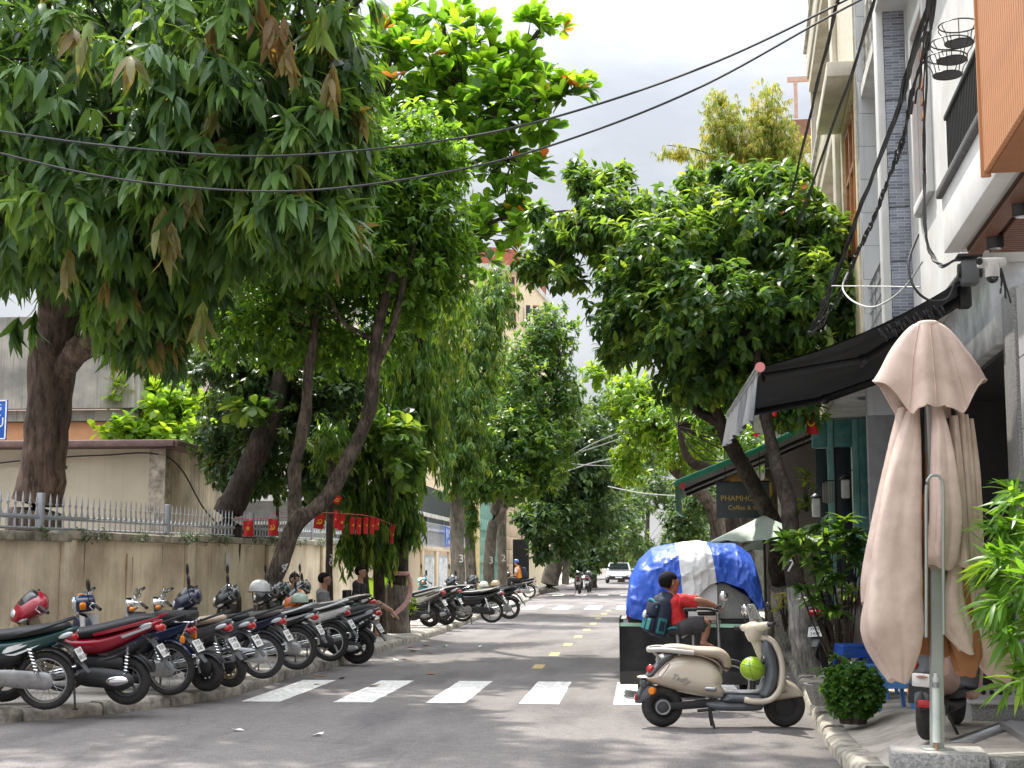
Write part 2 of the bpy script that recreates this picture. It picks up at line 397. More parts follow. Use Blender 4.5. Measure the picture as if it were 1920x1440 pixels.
def kerb(name, line, side, h):
    root = tag(bpy.data.objects.new(name, None), kind='structure'); COL.objects.link(root)
    # walk along the line in about 1 m stones
    pts = [Vector((*p, 0)) for p in line]; acc = [0]
    for a, b in zip(pts, pts[1:]): acc.append(acc[-1] + (b-a).length)
    def pos(s):
        for i in range(len(acc)-1):
            if s <= acc[i+1]: return pts[i].lerp(pts[i+1], (s-acc[i])/(acc[i+1]-acc[i]))
        return pts[-1]
    s = 0; k = 0
    rr = random.Random(3)
    while s < acc[-1]-1 and k < 150:
        ln = rr.uniform(.85, 1.1); p, q = pos(s+.014), pos(min(acc[-1], s+ln-.014)); s += ln; k += 1
        if p.y > 130: break
        d = (q-p).normalized(); nrm = Vector((-d.y, d.x, 0)) * side
        hh = h + rr.uniform(-.012, .012); wdt = .2
        # profile with a worn, rounded road edge
        prof = [(0, -.05), (.0, hh*.6), (.02, hh*.86), (.05, hh), (wdt, hh+.004), (wdt, -.05)]
        mb = MB(); n = 5; vs = []; m_ = len(prof)
        for i in range(n):
            c = p.lerp(q, i/(n-1))
            for a, z in prof:
                j = Vector((rr.uniform(-1, 1), rr.uniform(-1, 1), rr.uniform(-1, 1)))*.0045 if z > 0 else Vector()
                vs.append(c + nrm*a + Vector((0, 0, z)) + j)
        fs = []
        for i in range(n-1):
            for j in range(m_-1): fs.append((i*m_+j, i*m_+j+1, (i+1)*m_+j+1, (i+1)*m_+j))
        fs += [tuple(range(m_)), tuple((n-1)*m_+j for j in range(m_-1, -1, -1))]
        mb.add(vs, fs).build('kerb_stone', KERB, root)
    return root
kerb('kerb', LK, 1, .13); 
kerb('kerb', RK, -1, .12)
# left pavement: from the kerb back to the wall, right pavement up to the houses
pv = MB(); n = len(LK); vs = []; fs = []
for x, y in LK: vs += [(x - .19, y, .128), (min(x-3, -9.5) if y < 60 else x-12, y + (.2 if y > 12 else 3), .134)]
for i in range(n-1): fs.append((2*i, 2*i+2, 2*i+3, 2*i+1))
pv.add(vs, fs).build('pavement', CONC, smooth=0, kind='structure')
PAVER = M('right pavement concrete', (.44, .40, .345), .9, var=.25, scale=2.5, bump=.5, bscale=18, dirt=(.2, .175, .145))
def rz_(x, y):   # the right pavement climbs from the kerb to the doorsteps close to the camera
    k = max(0, min(1, (20 - y) / 7)); kx = .73 + .0685*y + .2
    t = max(0, min(1, (x - kx) / .55)); t = t*t*(3-2*t)
    return .124 + .155*k*t
pr = MB(); vs = []; fs = []; xs = [0, .1, .2, .3, .4, .5, .7, 1.2, 4, 14]
for x, y in RK:
    for d in xs: vs.append((x+.19+d, y, rz_(x+.19+d, y)))
for i in range(len(RK)-1):
    for j in range(len(xs)-1): a = i*len(xs)+j; fs.append((a, a+1, a+len(xs)+1, a+len(xs)))
pr.add(vs, fs).build('pavement', PAVER, smooth=1.2, kind='structure')
PAINT = M('worn white road paint', (.80, .79, .75), .8, var=.05, scale=13, bump=.4, bscale=60, dirt=(.34, .325, .31))
YPAINT = M('worn yellow road paint', (.56, .41, .15), .8, var=.1, scale=9, bump=.3, bscale=60, dirt=(.35, .27, .15))
def wear(name):
    t = MATS[name].node_tree; p = t.nodes['Principled BSDF']
wear('worn white road paint')
def stripe(c, wx, ly, mat, z=.004):
    rr = random.Random(int(c[0]*100) + int(c[1]*7)); mb = MB(); n = 14; vs = []
    for i in range(n+1):
        y = c[1] - ly/2 + ly*i/n
        for s in (-1, 1): vs.append((c[0] + s*wx/2 + rr.uniform(-.006, .006), y + (rr.uniform(-.01, .01) if i in (0, n) else 0), z))
    mb.add(vs, [(2*i, 2*i+1, 2*i+3, 2*i+2) for i in range(n)])
    o = mb.build('crossing_stripe' if ly > .8 else 'centre_line_dash', mat, ROAD, smooth=0); return o
for i in range(6): stripe((-4.43 + 1.085*i, 18.4), .46, 3.15, PAINT)
for i in range(5): stripe((-3.95 + 1.12*i, 53.5), .55, 4.4, PAINT)
for i in range(5): stripe((-4.2 + 1.15*i, 75), .55, 3, PAINT)
for u, v in ((1010, 1250), (1040, 1227), (1065, 1208.5), (1084, 1194), (1100, 1181), (1112, 1169.5), (1122, 1159.5), (1133, 1151), (1141, 1145)):
    p = gr(u, v); stripe((p.x, p.y), .17, .6 + p.y*.012, YPAINT)
# litter of fallen leaves and bits of paper on the carriageway
DRY = M('dry brown leaf', (.22, .10, .045), .7, var=.3); PAPER = M('scrap paper', (.7, .69, .66), .8)
for (u, v, k) in ((808, 1264, 0), (770, 1214, 0), (775, 1221, 0), (800, 1211, 0), (806, 1225, 0), (742, 1238, 1), (760, 1237, 0), (445, 1370, 1), (596, 1284, 1), (600, 1268, 0), (700, 1287, 0), (834, 1212, 1), (1000, 1165, 0), (640, 1272, 0), (596, 1379, 1), (900, 1213, 1)):
    p = gr(u, v, .006); sz = .11 if not k else .07; a = random.uniform(0, 6.28)
    me = MB(Matrix.Translation(p) @ Matrix.Rotation(a, 4, 'Z'))
    me.add([(-sz, 0, .004), (-.3*sz, -.45*sz, .02), (.4*sz, -.4*sz, .012), (sz, 0, .03), (.4*sz, .42*sz, .02), (-.3*sz, .45*sz, .008), (0, 0, .002)],
           [(0, 1, 6), (1, 2, 6), (2, 3, 6), (3, 4, 6), (4, 5, 6), (5, 0, 6)])
    if k: me.build('paper_scrap', PAPER, label='small white paper scrap lying on the grey road', cat='litter', group='paper scraps on the road')
    else: me.build('fallen_leaf', DRY, label='curled brown dead leaf lying on the road', cat='leaf', group='fallen leaves on the road')
# ---------------------------------------------------------------- houses on the right side of the street
RA = math.atan(.0685)
RM = Matrix.Rotation(-RA, 4, 'Z')
def rp(lx, ly, z=0): return RM @ Vector((lx, ly, z))
def rloc(p): return RM.inverted() @ Vector(p)
class Bld:
    def __init__(s, name, label, cat, base, group=None, z=0.):
        s.base = Vector((base[0], base[1], z)); s.root = thing(name, label, cat, RM @ s.base, -RA, group)
    def mb(s): return MB(Matrix.Translation(-s.base))
    def box(s, name, x, y, z, mat, bev=0., parent=None, **k):
        m = s.mb(); m.box(((x[0]+x[1])/2, (y[0]+y[1])/2, (z[0]+z[1])/2), (x[1]-x[0], y[1]-y[0], z[1]-z[0]), bev=bev)
        return m.build(name, mat, parent or s.root, **k)
WHITE = M('white house paint', (.68, .68, .67), .75, var=.06, scale=1.2, streak=.25, dirt=(.5, .49, .46))
WHITE2 = M('off white render', (.66, .65, .61), .8, var=.1, scale=1.5, streak=.4, dirt=(.33, .31, .27))
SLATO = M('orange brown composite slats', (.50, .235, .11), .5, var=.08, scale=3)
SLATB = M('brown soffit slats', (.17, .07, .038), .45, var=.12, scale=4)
DARKST = M('dark grey stone coping', (.10, .10, .105), .6, var=.3, scale=30)
IRON = M('black painted iron', (.012, .012, .013), .45, var=.1)
GREYW = M('grey wall tile', (.52, .53, .53), .35, var=.06, scale=2, streak=.2)
GROUT = M('grey joint mortar', (.25, .25, .25), .9)
DARKW = M('dark charcoal shutter', (.030, .030, .032), .5, var=.15, streak=.2)
CREAMT = M('cream glazed wall tile', (.66, .60, .46), .3, var=.14, scale=9, dirt=(.5, .40, .17))
CREAM = M('cream house paint', (.68, .62, .52), .8, var=.08, scale=1.5, streak=.35, dirt=(.4, .36, .29))
WOOD = M('varnished orange wood', (.42, .16, .045), .4, var=.25, scale=5)
GLASS = M('dark window glass', (.03, .035, .04), .06, var=.1, coat=.3)
GREYSTONE = M('speckled grey granite', (.33, .325, .32), .35, var=.45, scale=60, dirt=(.10, .10, .10))
POLST = M('polished pale granite', (.46, .445, .42), .25, var=.15, scale=25)
def stonemat():
    m = bpy.data.materials.new('blue grey ledge stone'); m.use_nodes = True; t = m.node_tree; p = t.nodes['Principled BSDF']; p.inputs['Roughness'].default_value = .7
    tc = t.nodes.new('ShaderNodeTexCoord'); mp = t.nodes.new('ShaderNodeMapping'); mp.inputs['Rotation'].default_value = (R_(90), 0, 0)
    b = t.nodes.new('ShaderNodeTexBrick'); b.inputs['Scale'].default_value = 5; b.inputs['Brick Width'].default_value = .85; b.inputs['Row Height'].default_value = .19
    b.inputs['Mortar Size'].default_value = .018; b.inputs['Color1'].default_value = (.15, .165, .205, 1); b.inputs['Color2'].default_value = (.32, .34, .39, 1); b.inputs['Mortar'].default_value = (.48, .50, .55, 1)
    b.inputs['Bias'].default_value = -.1
    t.links.new(tc.outputs['Object'], mp.inputs[0]); t.links.new(mp.outputs[0], b.inputs['Vector']); t.links.new(b.outputs['Color'], p.inputs['Base Color'])
    bu = t.nodes.new('ShaderNodeBump'); bu.inputs['Strength'].default_value = .7; bu.inputs['Distance'].default_value = .01
    t.links.new(b.outputs['Color'], bu.inputs['Height']); t.links.new(bu.outputs[0], p.inputs['Normal']); return m
LEDGE = stonemat()
# --- the nearest house: orange slatted balcony box, white balcony with black bars
A = Bld('townhouse', 'nearest white townhouse with orange slatted balcony box over the pavement', 'house', (2.4, 12.6))
A.box('wall', (2.15, 2.6), (4, 15.85), (4.3, 12), WHITE)
A.box('wall', (2.15, 2.6), (16.85, 17.7), (4.3, 12), WHITE)
A.box('wall', (2.15, 2.6), (15.85, 16.85), (4.3, 5.72), WHITE); A.box('wall', (2.15, 2.6), (15.85, 16.85), (7.7, 12), WHITE)
wf = A.box('window', (2.3, 2.42), (15.86, 16.84), (5.73, 7.69), IRON)
for k in range(3): A.box('shutter', (2.2, 2.29), (15.92 + .3*k, 16.17 + .3*k), (5.85, 7.6), WOOD, .01, wf)
for k in range(9): A.box('slat', (2.17, 2.2), (15.93, 16.76), (5.98 + .18*k, 6.06 + .18*k), WOOD, 0, wf)
for y in (15.72, 16.88): A.box('window_frame', (2.08, 2.149), (y, y+.1), (5.6, 7.85), WHITE, .01)
A.box('window_frame', (2.08, 2.149), (15.825, 16.875), (7.72, 7.85), WHITE, .01); A.box('window_frame', (2.06, 2.149), (15.825, 16.875), (5.6, 5.71), WHITE, .01)
A.box('eave', (1.78, 2.5), (14.6, 17.75), (8.42, 8.8), WHITE, .02)
A.box('eave', (1.5, 2.149), (3, 14), (8.9, 9.2), WHITE, .02)
A.box('balcony_floor', (1.74, 2.149), (3.5, 11.38), (4.02, 4.2), WHITE)
A.box('parapet', (1.61, 1.735), (9.0, 11.4), (4.0, 4.44), WHITE, .008)
A.box('parapet', (1.737, 2.148), (11.28, 11.4), (4.0, 4.44), WHITE, .008)
A.box('coping', (1.57, 1.775), (9.0, 11.45), (4.443, 4.51), DARKST, .012)
A.box('coping', (1.777, 2.148), (11.24, 11.45), (4.443, 4.51), DARKST, .012)
bar = MB(); bar.box((0, 0, .29), (.018, .018, .56)); bme = bar.mesh('balcony_bar', IRON, 0)
for k in range(34): inst(bme, 'balcony_bar', A.root, Matrix.Translation(Vector((1.67, 9.06 + .07*k, 4.5)) - A.base))
for k in range(6): inst(bme, 'balcony_bar', A.root, Matrix.Translation(Vector((1.75 + .07*k, 11.36, 4.5)) - A.base))
A.box('handrail', (1.645, 1.695), (9.0, 11.4), (5.06, 5.1), IRON, .006)
A.box('handrail', (1.697, 2.148), (11.335, 11.385), (5.06, 5.1), IRON, .006)
# orange slatted box
A.box('slat_box', (1.55, 2.149), (3, 8.93), (3.97, 8.6), M('orange brown backing board', (.36, .14, .05), .6), 0)
sl = MB(); sl.box((0, 0, 2.3), (.032, .042, 4.6), bev=.004); slme = sl.mesh('slat', SLATO, .6)
for k in range(64): inst(slme, 'slat', A.root, Matrix.Translation(Vector((1.532, 8.905 - .0625*k, 3.975)) - A.base))
A.box('trim', (1.50, 1.56), (8.932, 8.96), (3.95, 8.6), SLATO, .004)
# brown slatted soffit
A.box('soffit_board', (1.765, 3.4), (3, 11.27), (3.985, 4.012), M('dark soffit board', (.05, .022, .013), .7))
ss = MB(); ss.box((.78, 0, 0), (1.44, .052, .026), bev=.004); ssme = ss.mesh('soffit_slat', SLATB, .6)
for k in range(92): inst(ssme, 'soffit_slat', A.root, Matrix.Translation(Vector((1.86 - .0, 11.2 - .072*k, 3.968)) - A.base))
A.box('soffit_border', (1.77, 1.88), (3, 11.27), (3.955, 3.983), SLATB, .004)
for u, v in ((1866, 452), (1915, 391)):
    p = rloc(gr(u, v, 3.93)) - A.base
    MB().lathe([(0, -.055), (.052, -.055), (.06, -.045), (.06, .035), (0, .035)], p, n=20).build('downlight', IRON, A.root)
    MB().lathe([(0, -.058), (.042, -.0565)], p, n=16).build('lamp_lens', CLEARLENS, A.root)
# ground floor
A.box('front_wall', (2.4, 2.75), (4, 12.75), (.2, 3.95), WHITE)
for k in range(6): A.box('wall_tile', (2.385, 2.3985), (10.6, 12.72), (.3 + .61*k, .9 + .61*k), M('white wall tile', (.7, .7, .69), .3, var=.05), .004)
A.box('pilaster', (2.36, 2.75), (12.75, 13.3), (.2, 3.98), GREYSTONE, .01)
A.box('lintel', (2.3, 2.75), (13.3, 17.7), (3.55, 4.3), M('marble fascia', (.5, .51, .51), .2, var=.35, scale=3, dirt=(.25, .27, .27)), .01)
A.box('back_wall', (3.25, 3.35), (13.3, 18.5), (.2, 4), DARKW)
A.box('side_wall', (2.4, 3.25), (17.5, 17.7), (.2, 3.54), DARKW)
A.box('ceiling', (2.4, 3.25), (13.3, 17.5), (3.5, 3.54), DARKW)
for k in range(4):
    y0 = 13.42 + 1.0*k; d = A.box('shutter', (3.19, 3.249), (y0, y0 + .94), (.3, 3.4), DARKW, .01)
    for z0 in (.5, 1.9): A.box('panel', (3.165, 3.189), (y0+.14, y0 + .8), (z0, z0+1.2), M('charcoal panel', (.055, .055, .06), .45), .01, d)
for k in range(3): A.box('doorstep', (2.05 + .18*k, 2.4), (10.2, 12.4), (.2 + .14*k, .335 + .14*k), GREYSTONE, .01)
pq = Vector((2.385, 11.95, 2.22)) - A.base
# house number plaque
u, v = 1906, 832; ly = 12.45
pl = thing('house_number_plaque', 'dark house number plaque fixed to the white tiled wall beside the bamboo', 'sign', rp(2.378, 12.3, 2.62), -RA)
MB().box((0, 0, 0), (.012, .23, .36), bev=.004).build('board', M('dark bronze plate', (.05, .045, .04), .35, .6), pl)
MB().torus((-.008, 0, -.0), (1, 0, 0), .001, .001, 4, 3).build('screw', STEEL, pl)
text('83', .2, STEEL, 'number', pl, Matrix.Translation((-.0085, 0, .04)) @ Matrix.Rotation(R_(-90), 4, 'Z') @ Matrix.Rotation(R_(90), 4, 'X'), .002)
MB().box((-.0075, 0, -.12), (.003, .16, .05)).build('name_strip', STEEL, pl)
# --- second house: blue-grey stone pillar, grey tiled loggia
B = Bld('townhouse', 'narrow grey tiled townhouse with blue-grey stone pillar and stepped balcony rails', 'house', (2.4, 19))
for k in range(7): B.box('stone_block', (1.88, 2.13), (17.76, 18.1), (3.9 + .68*k, 4.565 + .68*k), LEDGE, .006)
B.box('pillar_core', (1.9, 2.12), (17.78, 18.08), (.2, 8.7), GROUT)
B.box('pillar_edge', (1.79, 1.875), (17.74, 18.12), (3.9, 12), WHITE, .008)
B.box('pillar_edge', (2.135, 2.2), (17.74, 17.8), (3.9, 8.7), WHITE, .004)
B.box('end_wall', (1.74, 2.9), (20.0, 20.25), (.2, 12), GROUT)
for i in range(3):
    for k in range(18): B.box('wall_tile', (1.745 + .39*i, 2.128 + .39*i), (19.985, 20.002), (3.6 + .47*k, 4.065 + .47*k), GREYW, .003)
B.box('back_wall', (2.75, 2.95), (18.1, 20), (.2, 12), GREYW)
for z, nm in ((4.25, 0), (8.05, 1), (11.3, 2)):
    B.box('balcony_floor', (1.78, 2.75), (18.12, 19.98), (z, z+.16), WHITE2)
    for k in range(5 if nm == 0 else 4):
        B.mb().cyl((1.83, 18.13, z+.35+.19*k), (1.83, 19.97, z+.35+.19*k), .02 if k < 4 else .03, n=8).build('rail', STEEL if nm == 0 else WHITE2, B.root)
    for y in (18.2, 18.8, 19.4, 19.9): B.mb().cyl((1.83, y, z+.16), (1.83, y, z+1.1), .018, n=6).build('rail_post', STEEL if nm == 0 else WHITE2, B.root)
B.box('stair_slab', (1.86, 2.7), (18.12, 19.98), (9.3, 9.42), WHITE2)
# --- third house: cream, wooden window, loggias
Cc = Bld('townhouse', 'tall cream townhouse with wooden window and deep loggias beyond the grey one', 'house', (2.4, 26))
Cc.box('wall', (1.72, 2.3), (20.27, 20.5), (4, 15), CREAMT); Cc.box('wall', (1.72, 2.3), (22.9, 24.0), (4, 15), CREAMT)
Cc.box('wall', (1.72, 2.3), (20.5, 22.9), (8.4, 15), CREAMT); Cc.box('wall', (1.72, 2.3), (20.5, 22.9), (4, 5.9), CREAMT)
wf = Cc.box('window', (1.85, 1.95), (20.5, 22.9), (5.9, 8.4), GLASS)
for y in (20.52, 21.28, 22.04, 22.78): Cc.box('frame', (1.76, 1.849), (y, y+.1), (5.92, 8.38), WOOD, .01, wf)
for z in (5.92, 6.7, 7.5, 8.28): Cc.box('frame', (1.77, 1.845), (20.53, 22.87), (z, z+.09), WOOD, .01, wf)
Cc.box('window_hood', (1.35, 1.719), (20.3, 23.2), (8.5, 8.72), CREAM, .02)
for z in (4.9, 8.7, 11.8):
    Cc.box('balcony_floor', (1.66, 3.0), (24.02, 31), (z, z+.25), CREAM, .02)
    Cc.box('parapet', (1.62, 1.74), (24.05, 30.95), (z+.26, z+.85), CREAMT, .02)
    Cc.box('parapet_cap', (1.56, 1.80), (24.02, 31), (z+.853, z+.93), WHITE2, .015)
    for k in range(12): Cc.mb().cyl((1.68, 24.3+.58*k, z+.93), (1.68, 24.3+.58*k, z+1.3), .02, n=6).build('baluster', WHITE2, Cc.root)
    Cc.mb().cyl((1.68, 24.1, z+1.32), (1.68, 30.9, z+1.32), .035, n=8).build('handrail', WHITE2, Cc.root)
Cc.box('back_wall', (2.95, 3.1), (24.0, 31), (.2, 15), M('beige loggia wall', (.40, .33, .25), .8))
Cc.box('end_wall', (1.7, 3.1), (31.0, 31.25), (.2, 15), CREAM); Cc.box('roof_slab', (1.45, 3.5), (20.27, 31.4), (15, 15.3), WHITE2, .02)
Cc.box('pilaster', (1.64, 1.719), (23.3, 23.9), (4, 14.9), CREAM, .01)
can = Cc.box('canopy', (1.40, 2.75), (18.7, 24.4), (3.98, 4.12), WHITE2, .01)
Cc.mb().lathe([(0, -.012), (.28, -.012), (.30, 0), (0, 0)], (2.0, 21.2, 3.975), n=24).build('vent', DARKST, can)
Cc.box('fascia', (1.36, 1.399), (18.7, 24.4), (3.96, 4.3), M('rusty fascia tile', (.45, .38, .28), .5, var=.5, scale=8, dirt=(.1, .12, .09)))
# --- cafe front below the canopy: teal timber frames, maroon panels
TEAL = M('teal painted timber', (.035, .15, .14), .5, var=.2, scale=5, streak=.3, dirt=(.15, .3, .27))
TEALL = M('pale teal frame', (.17, .36, .33), .5, var=.15)
NAVY = M('dark navy door', (.012, .022, .028), .4); MAROON = M('maroon shutter paint', (.12, .018, .014), .5, var=.2, scale=5)
D = Bld('shopfront', 'teal timber cafe front with dark doors and maroon panels under the canopy', 'shop front', (2.0, 24.2))
D.box('door', (1.55, 1.82), (24.2, 24.26), (.15, 3.5), NAVY, .01)
D.box('door', (1.25, 1.46), (24.3, 24.36), (.15, 3.5), NAVY, .01)
for x in (1.44, 1.84): D.box('post', (x, x+.1), (24.1, 24.3), (.13, 3.97), TEALL, .01)
D.box('post', (1.945, 2.08), (24.05, 24.3), (.13, 3.97), TEAL, .01)
D.box('lintel', (1.55, 1.835), (24.12, 24.28), (3.5, 3.96), TEAL, .01); D.box('lintel', (1.2, 1.435), (24.14, 24.28), (3.5, 3.96), TEAL, .01)
D.box('shutter', (2.085, 2.5), (24.1, 24.2), (.13, 3.3), MAROON, .01); D.box('shutter', (2.085, 2.5), (24.09, 24.2), (3.305, 3.96), M('faded maroon board', (.2, .05, .045), .6), .01)
D.box('shutter_rail', (2.09, 2.13), (24.03, 24.095), (.13, 3.3), M('red brown timber', (.25, .06, .04), .5), .005)
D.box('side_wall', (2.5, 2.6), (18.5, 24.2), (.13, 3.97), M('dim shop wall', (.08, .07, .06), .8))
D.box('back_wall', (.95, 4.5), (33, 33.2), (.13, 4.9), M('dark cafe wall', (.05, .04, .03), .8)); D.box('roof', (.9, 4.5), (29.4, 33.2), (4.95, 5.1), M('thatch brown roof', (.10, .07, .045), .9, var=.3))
# red lanterns / flags at the cafe
FLAGRED = M('red flag cloth', (.55, .012, .015), .7, var=.1); FLAGY = M('yellow flag print', (.8, .55, .02), .7)
# lamps hanging on the cafe posts
for u, v, Y in ((1530, 940, 23.6), (1585, 905, 23.6)):
    p = at(u, v, Y); lt = thing('wall_lamp', 'small pale box lantern on the %s teal cafe post' % ('left hand' if u < 1550 else 'right hand'), 'lamp', p, -RA, 'lanterns at the cafe door')
    MB().box((0, 0, -.1), (.13, .13, .3), bev=.02).build('lantern_body', M('frosted lamp glass', (.6, .6, .56), .3), lt)
    MB().lathe([(.1, .05), (.09, .08), (.02, .13), (.0, .13)], n=10).build('lantern_cap', IRON, lt)
    MB().tube([(0, 0, .13), (.02, 0, .2), (.12, 0, .2)], .012, 6).build('bracket', IRON, lt)
# pole-hung wind chimes
p = at(1552, 912, 23.4); wc = thing('wind_chime', 'hanging bundle of thin slats at the teal cafe door', 'wind chime', p)
for k in range(5): MB().box((-.07+.035*k, 0, -.1), (.025, .02, .35-.02*abs(k-2))).build('chime_slat', M('weathered chime wood', (.2, .19, .16), .8), wc)
MB().box((0, 0, .09), (.2, .04, .02)).build('top_bar', IRON, wc)
# --- terracotta house behind the right-hand trees
TERRA = M('terracotta wall', (.42, .13, .07), .75, var=.12, streak=.2)
E_ = Bld('house', 'terracotta walled house rising behind the wispy tree', 'house', (4, 48))
E_.box('lower_wall', (.3, 4.4), (46, 54), (0, 11.5), M('dull green brown wall', (.13, .13, .10), .9, var=.3)); E_.box('wall', (.3, 4.4), (46, 54), (11.503, 14.2), TERRA); E_.box('roof_slab', (.0, 4.6), (45.6, 54.4), (14.2, 14.6), WHITE2, .02)  # lower wall in dull green-brown, only the upper part terracotta
E_.box('tower', (1.9, 3.6), (46.5, 53), (14.6, 16.0), M('dull brown wall', (.26, .14, .09), .8))
for k in range(7): E_.box('louvre', (2.0, 2.6), (45.85, 45.99), (12.4 + .22*k, 12.56 + .22*k), M('red orange louvre', (.45, .10, .03), .5))
for x in (2.0, 2.7): E_.box('pergola_post', (x, x+.12), (46.2, 46.35), (16, 17.2), M('pinkish frame paint', (.55, .36, .28), .7))
E_.box('pergola_beam', (1.8, 3.4), (46.2, 46.35), (17.2, 17.35), MATS['pinkish frame paint'])
# --- awning of the nearest house: dark retractable cloth with hanging valance
AWN = M('black awning cloth', (.020, .022, .024), .75, var=.25, scale=3, bump=.3, bscale=60); VAL = M('grey valance cloth', (.16, .165, .175), .7, var=.12, scale=5)
aw = thing('awning', 'large dark retractable awning with grey valance reaching over the road', 'awning', rp(2.1, 14.5, 3.9), -RA)
ab = Vector((2.1, 14.5, 3.9))
def awn(): return MB(Matrix.Translation(-ab))
n_ = at(1425, 690, 12.0); f_ = at(1366, 778, 17.6); wn_ = at(1812, 522, 12.0); 
nl, fl, wl = rloc(n_), rloc(f_), rloc(wn_)
wfl = Vector((wl.x, wl.y + 5.6, wl.z))
def aw_pt(a, b):   # a along the house, b from wall to front bar
    p = wl.lerp(wfl, a).lerp(nl.lerp(fl, a), b)
    return p + Vector((0, 0, -.10*math.sin(math.pi*b) + .012*math.sin(a*22+b*3)*math.sin(math.pi*b)))
m = awn(); m.grid(lambda a, b: aw_pt(a, b), 20, 14); m.grid(lambda a, b: aw_pt(a, b) + Vector((0, 0, .012)), 20, 14); m.build('cloth', AWN, aw)
m = awn()
def val(a, b):
    p = nl.lerp(fl, a); h = .42 - .05*math.sin(a*math.pi*9)**2 * .5 - .03*a
    return p + Vector((-.015 - .03*b*math.sin(a*40) - .05*b, .0, -.02 - h*b))
m.grid(val, 60, 6); m.grid(lambda a, b: val(a, b) + Vector((.006, 0, 0)), 60, 6); m.build('valance', VAL, aw)
awn().cyl(nl + Vector((0, -.03, 0)), fl + Vector((0, .05, 0)), .035, n=10).build('front_bar', STEEL, aw)
awn().cyl(nl + Vector((0, -.06, 0)), nl + Vector((0, -.03, 0)), .042, n=12).build('bar_end_cap', M('faded pink plastic', (.6, .22, .22), .6), aw)
awn().cyl(wl + Vector((.02, 0, .06)), wfl + Vector((.02, 0, .06)), .06, n=10).build('roller', AWN, aw)
for a in (.06, .9):
    p0 = wl.lerp(wfl, a) + Vector((0, 0, -.12)); p2 = nl.lerp(fl, a) + Vector((.05, 0, -.05)); p1 = p0.lerp(p2, .5) + Vector((.05, .5 if a < .5 else -.5, -.12))
    awn().sweep([p0, p1], .03, .045, 8).build('folding_arm', IRON, aw); awn().sweep([p1, p2], .028, .04, 8).build('folding_arm', IRON, aw)
    awn().ball(p1, .06, 10, 7).build('arm_joint', BLACKPL, aw)
    awn().box(p0 + Vector((.03, 0, .03)), (.1, .16, .2), bev=.015).build('wall_bracket', IRON, aw)
# frilly rain strip along the edge and a rolled cloth under the awning
m = awn(); 
for k in range(26):
    t = k/25; p = wl.lerp(nl, .12 + .3*t) + Vector((0, .02, -.16 - .03*math.sin(k*1.7)))
    m.torus(p, (1, 0, .4), .035, .009, 10, 5)
m.build('hose_coil', BLACKPL, aw)
# motor box on the awning's near end
mt = thing('awning_motor', 'grey metal motor box with cables at the awning top beside the camera', 'motor', wn_ + Vector((.02, -.02, .06)), -RA)
MB().box((0, 0, -.02), (.14, .16, .2), bev=.02).build('housing', GREYPL, mt); MB().cyl((-.09, 0, 0), (.1, 0, 0), .06, n=14).build('drum', BLACKPL, mt)
MB().box((.0, 0, .115), (.2, .2, .03), bev=.008).build('bracket', IRON, mt)
for k in range(3): MB().tube([tuple(q) for q in cr_interp([(.05, -.02, .02), (.16+.03*k, -.02, .06), (.25+.02*k, 0, -.05-.05*k), (.24+.04*k, 0, -.2-.04*k)], 6)], .008, 6).build('cable', BLACKPL, mt)
# CCTV camera under the balcony
cp = at(1860, 500, 11.4); cc = thing('security_camera', 'white dome security camera hanging below the balcony soffit', 'camera', cp)
MB().box((.01, .05, .04), (.2, .14, .06), bev=.015).build('mount', M('white camera plastic', (.75, .75, .74), .35), cc)
MB().lathe([(0, .02), (.05, .02), (.055, 0), (.055, -.07), (.05, -.085)], (0, 0, 0), n=18).build('housing', MATS['white camera plastic'], cc)
MB().ball((0, -.0, -.085), .048, 16, 10).build('dome', BLACKPL, cc); MB().torus((0, -.045, -.095), (0, 1, 0), .012, .004, 12, 6).build('lens_ring', STEEL, cc)
MB().sweep([(-.09, .0, .05), (-.11, -.06, .03)], .025, .03, 8).build('side_lamp', IRON, cc)
# wire flower-pot rings on the balcony rail
for (u, v, lab, rr_) in ((1798, 62, 'upper', .15), (1784, 94, 'middle', .155), (1776, 122, 'lower', .15)):
    p = at(u, v, 10.9); h = thing('pot_holder', '%s black wire flower pot holder with scrolls outside the balcony rail' % lab, 'pot holder', p, 0, 'wire pot holders on the balcony')
    MB().torus((0, 0, .06), (0, 0, 1), rr_, .006, 24, 5).build('top_ring', IRON, h); MB().torus((0, 0, -.08), (0, 0, 1), rr_*.72, .006, 22, 5).build('base_ring', IRON, h)
    MB().lathe([(0, -.083), (rr_*.7, -.083), (rr_*.7, -.075), (0, -.075)], n=20).build('base_plate', IRON, h)
    for k in range(7):
        a = k*math.pi*2/7; c, s = math.cos(a), math.sin(a)
        pts = [(rr_*.72*c, rr_*.72*s, -.08), (rr_*.8*c, rr_*.8*s, -.02), (rr_*1.02*c, rr_*1.02*s, .03), (rr_*c, rr_*s, .06)]
        MB().tube([tuple(q) for q in cr_interp(pts, 3)], .004, 5).build('scroll', IRON, h)
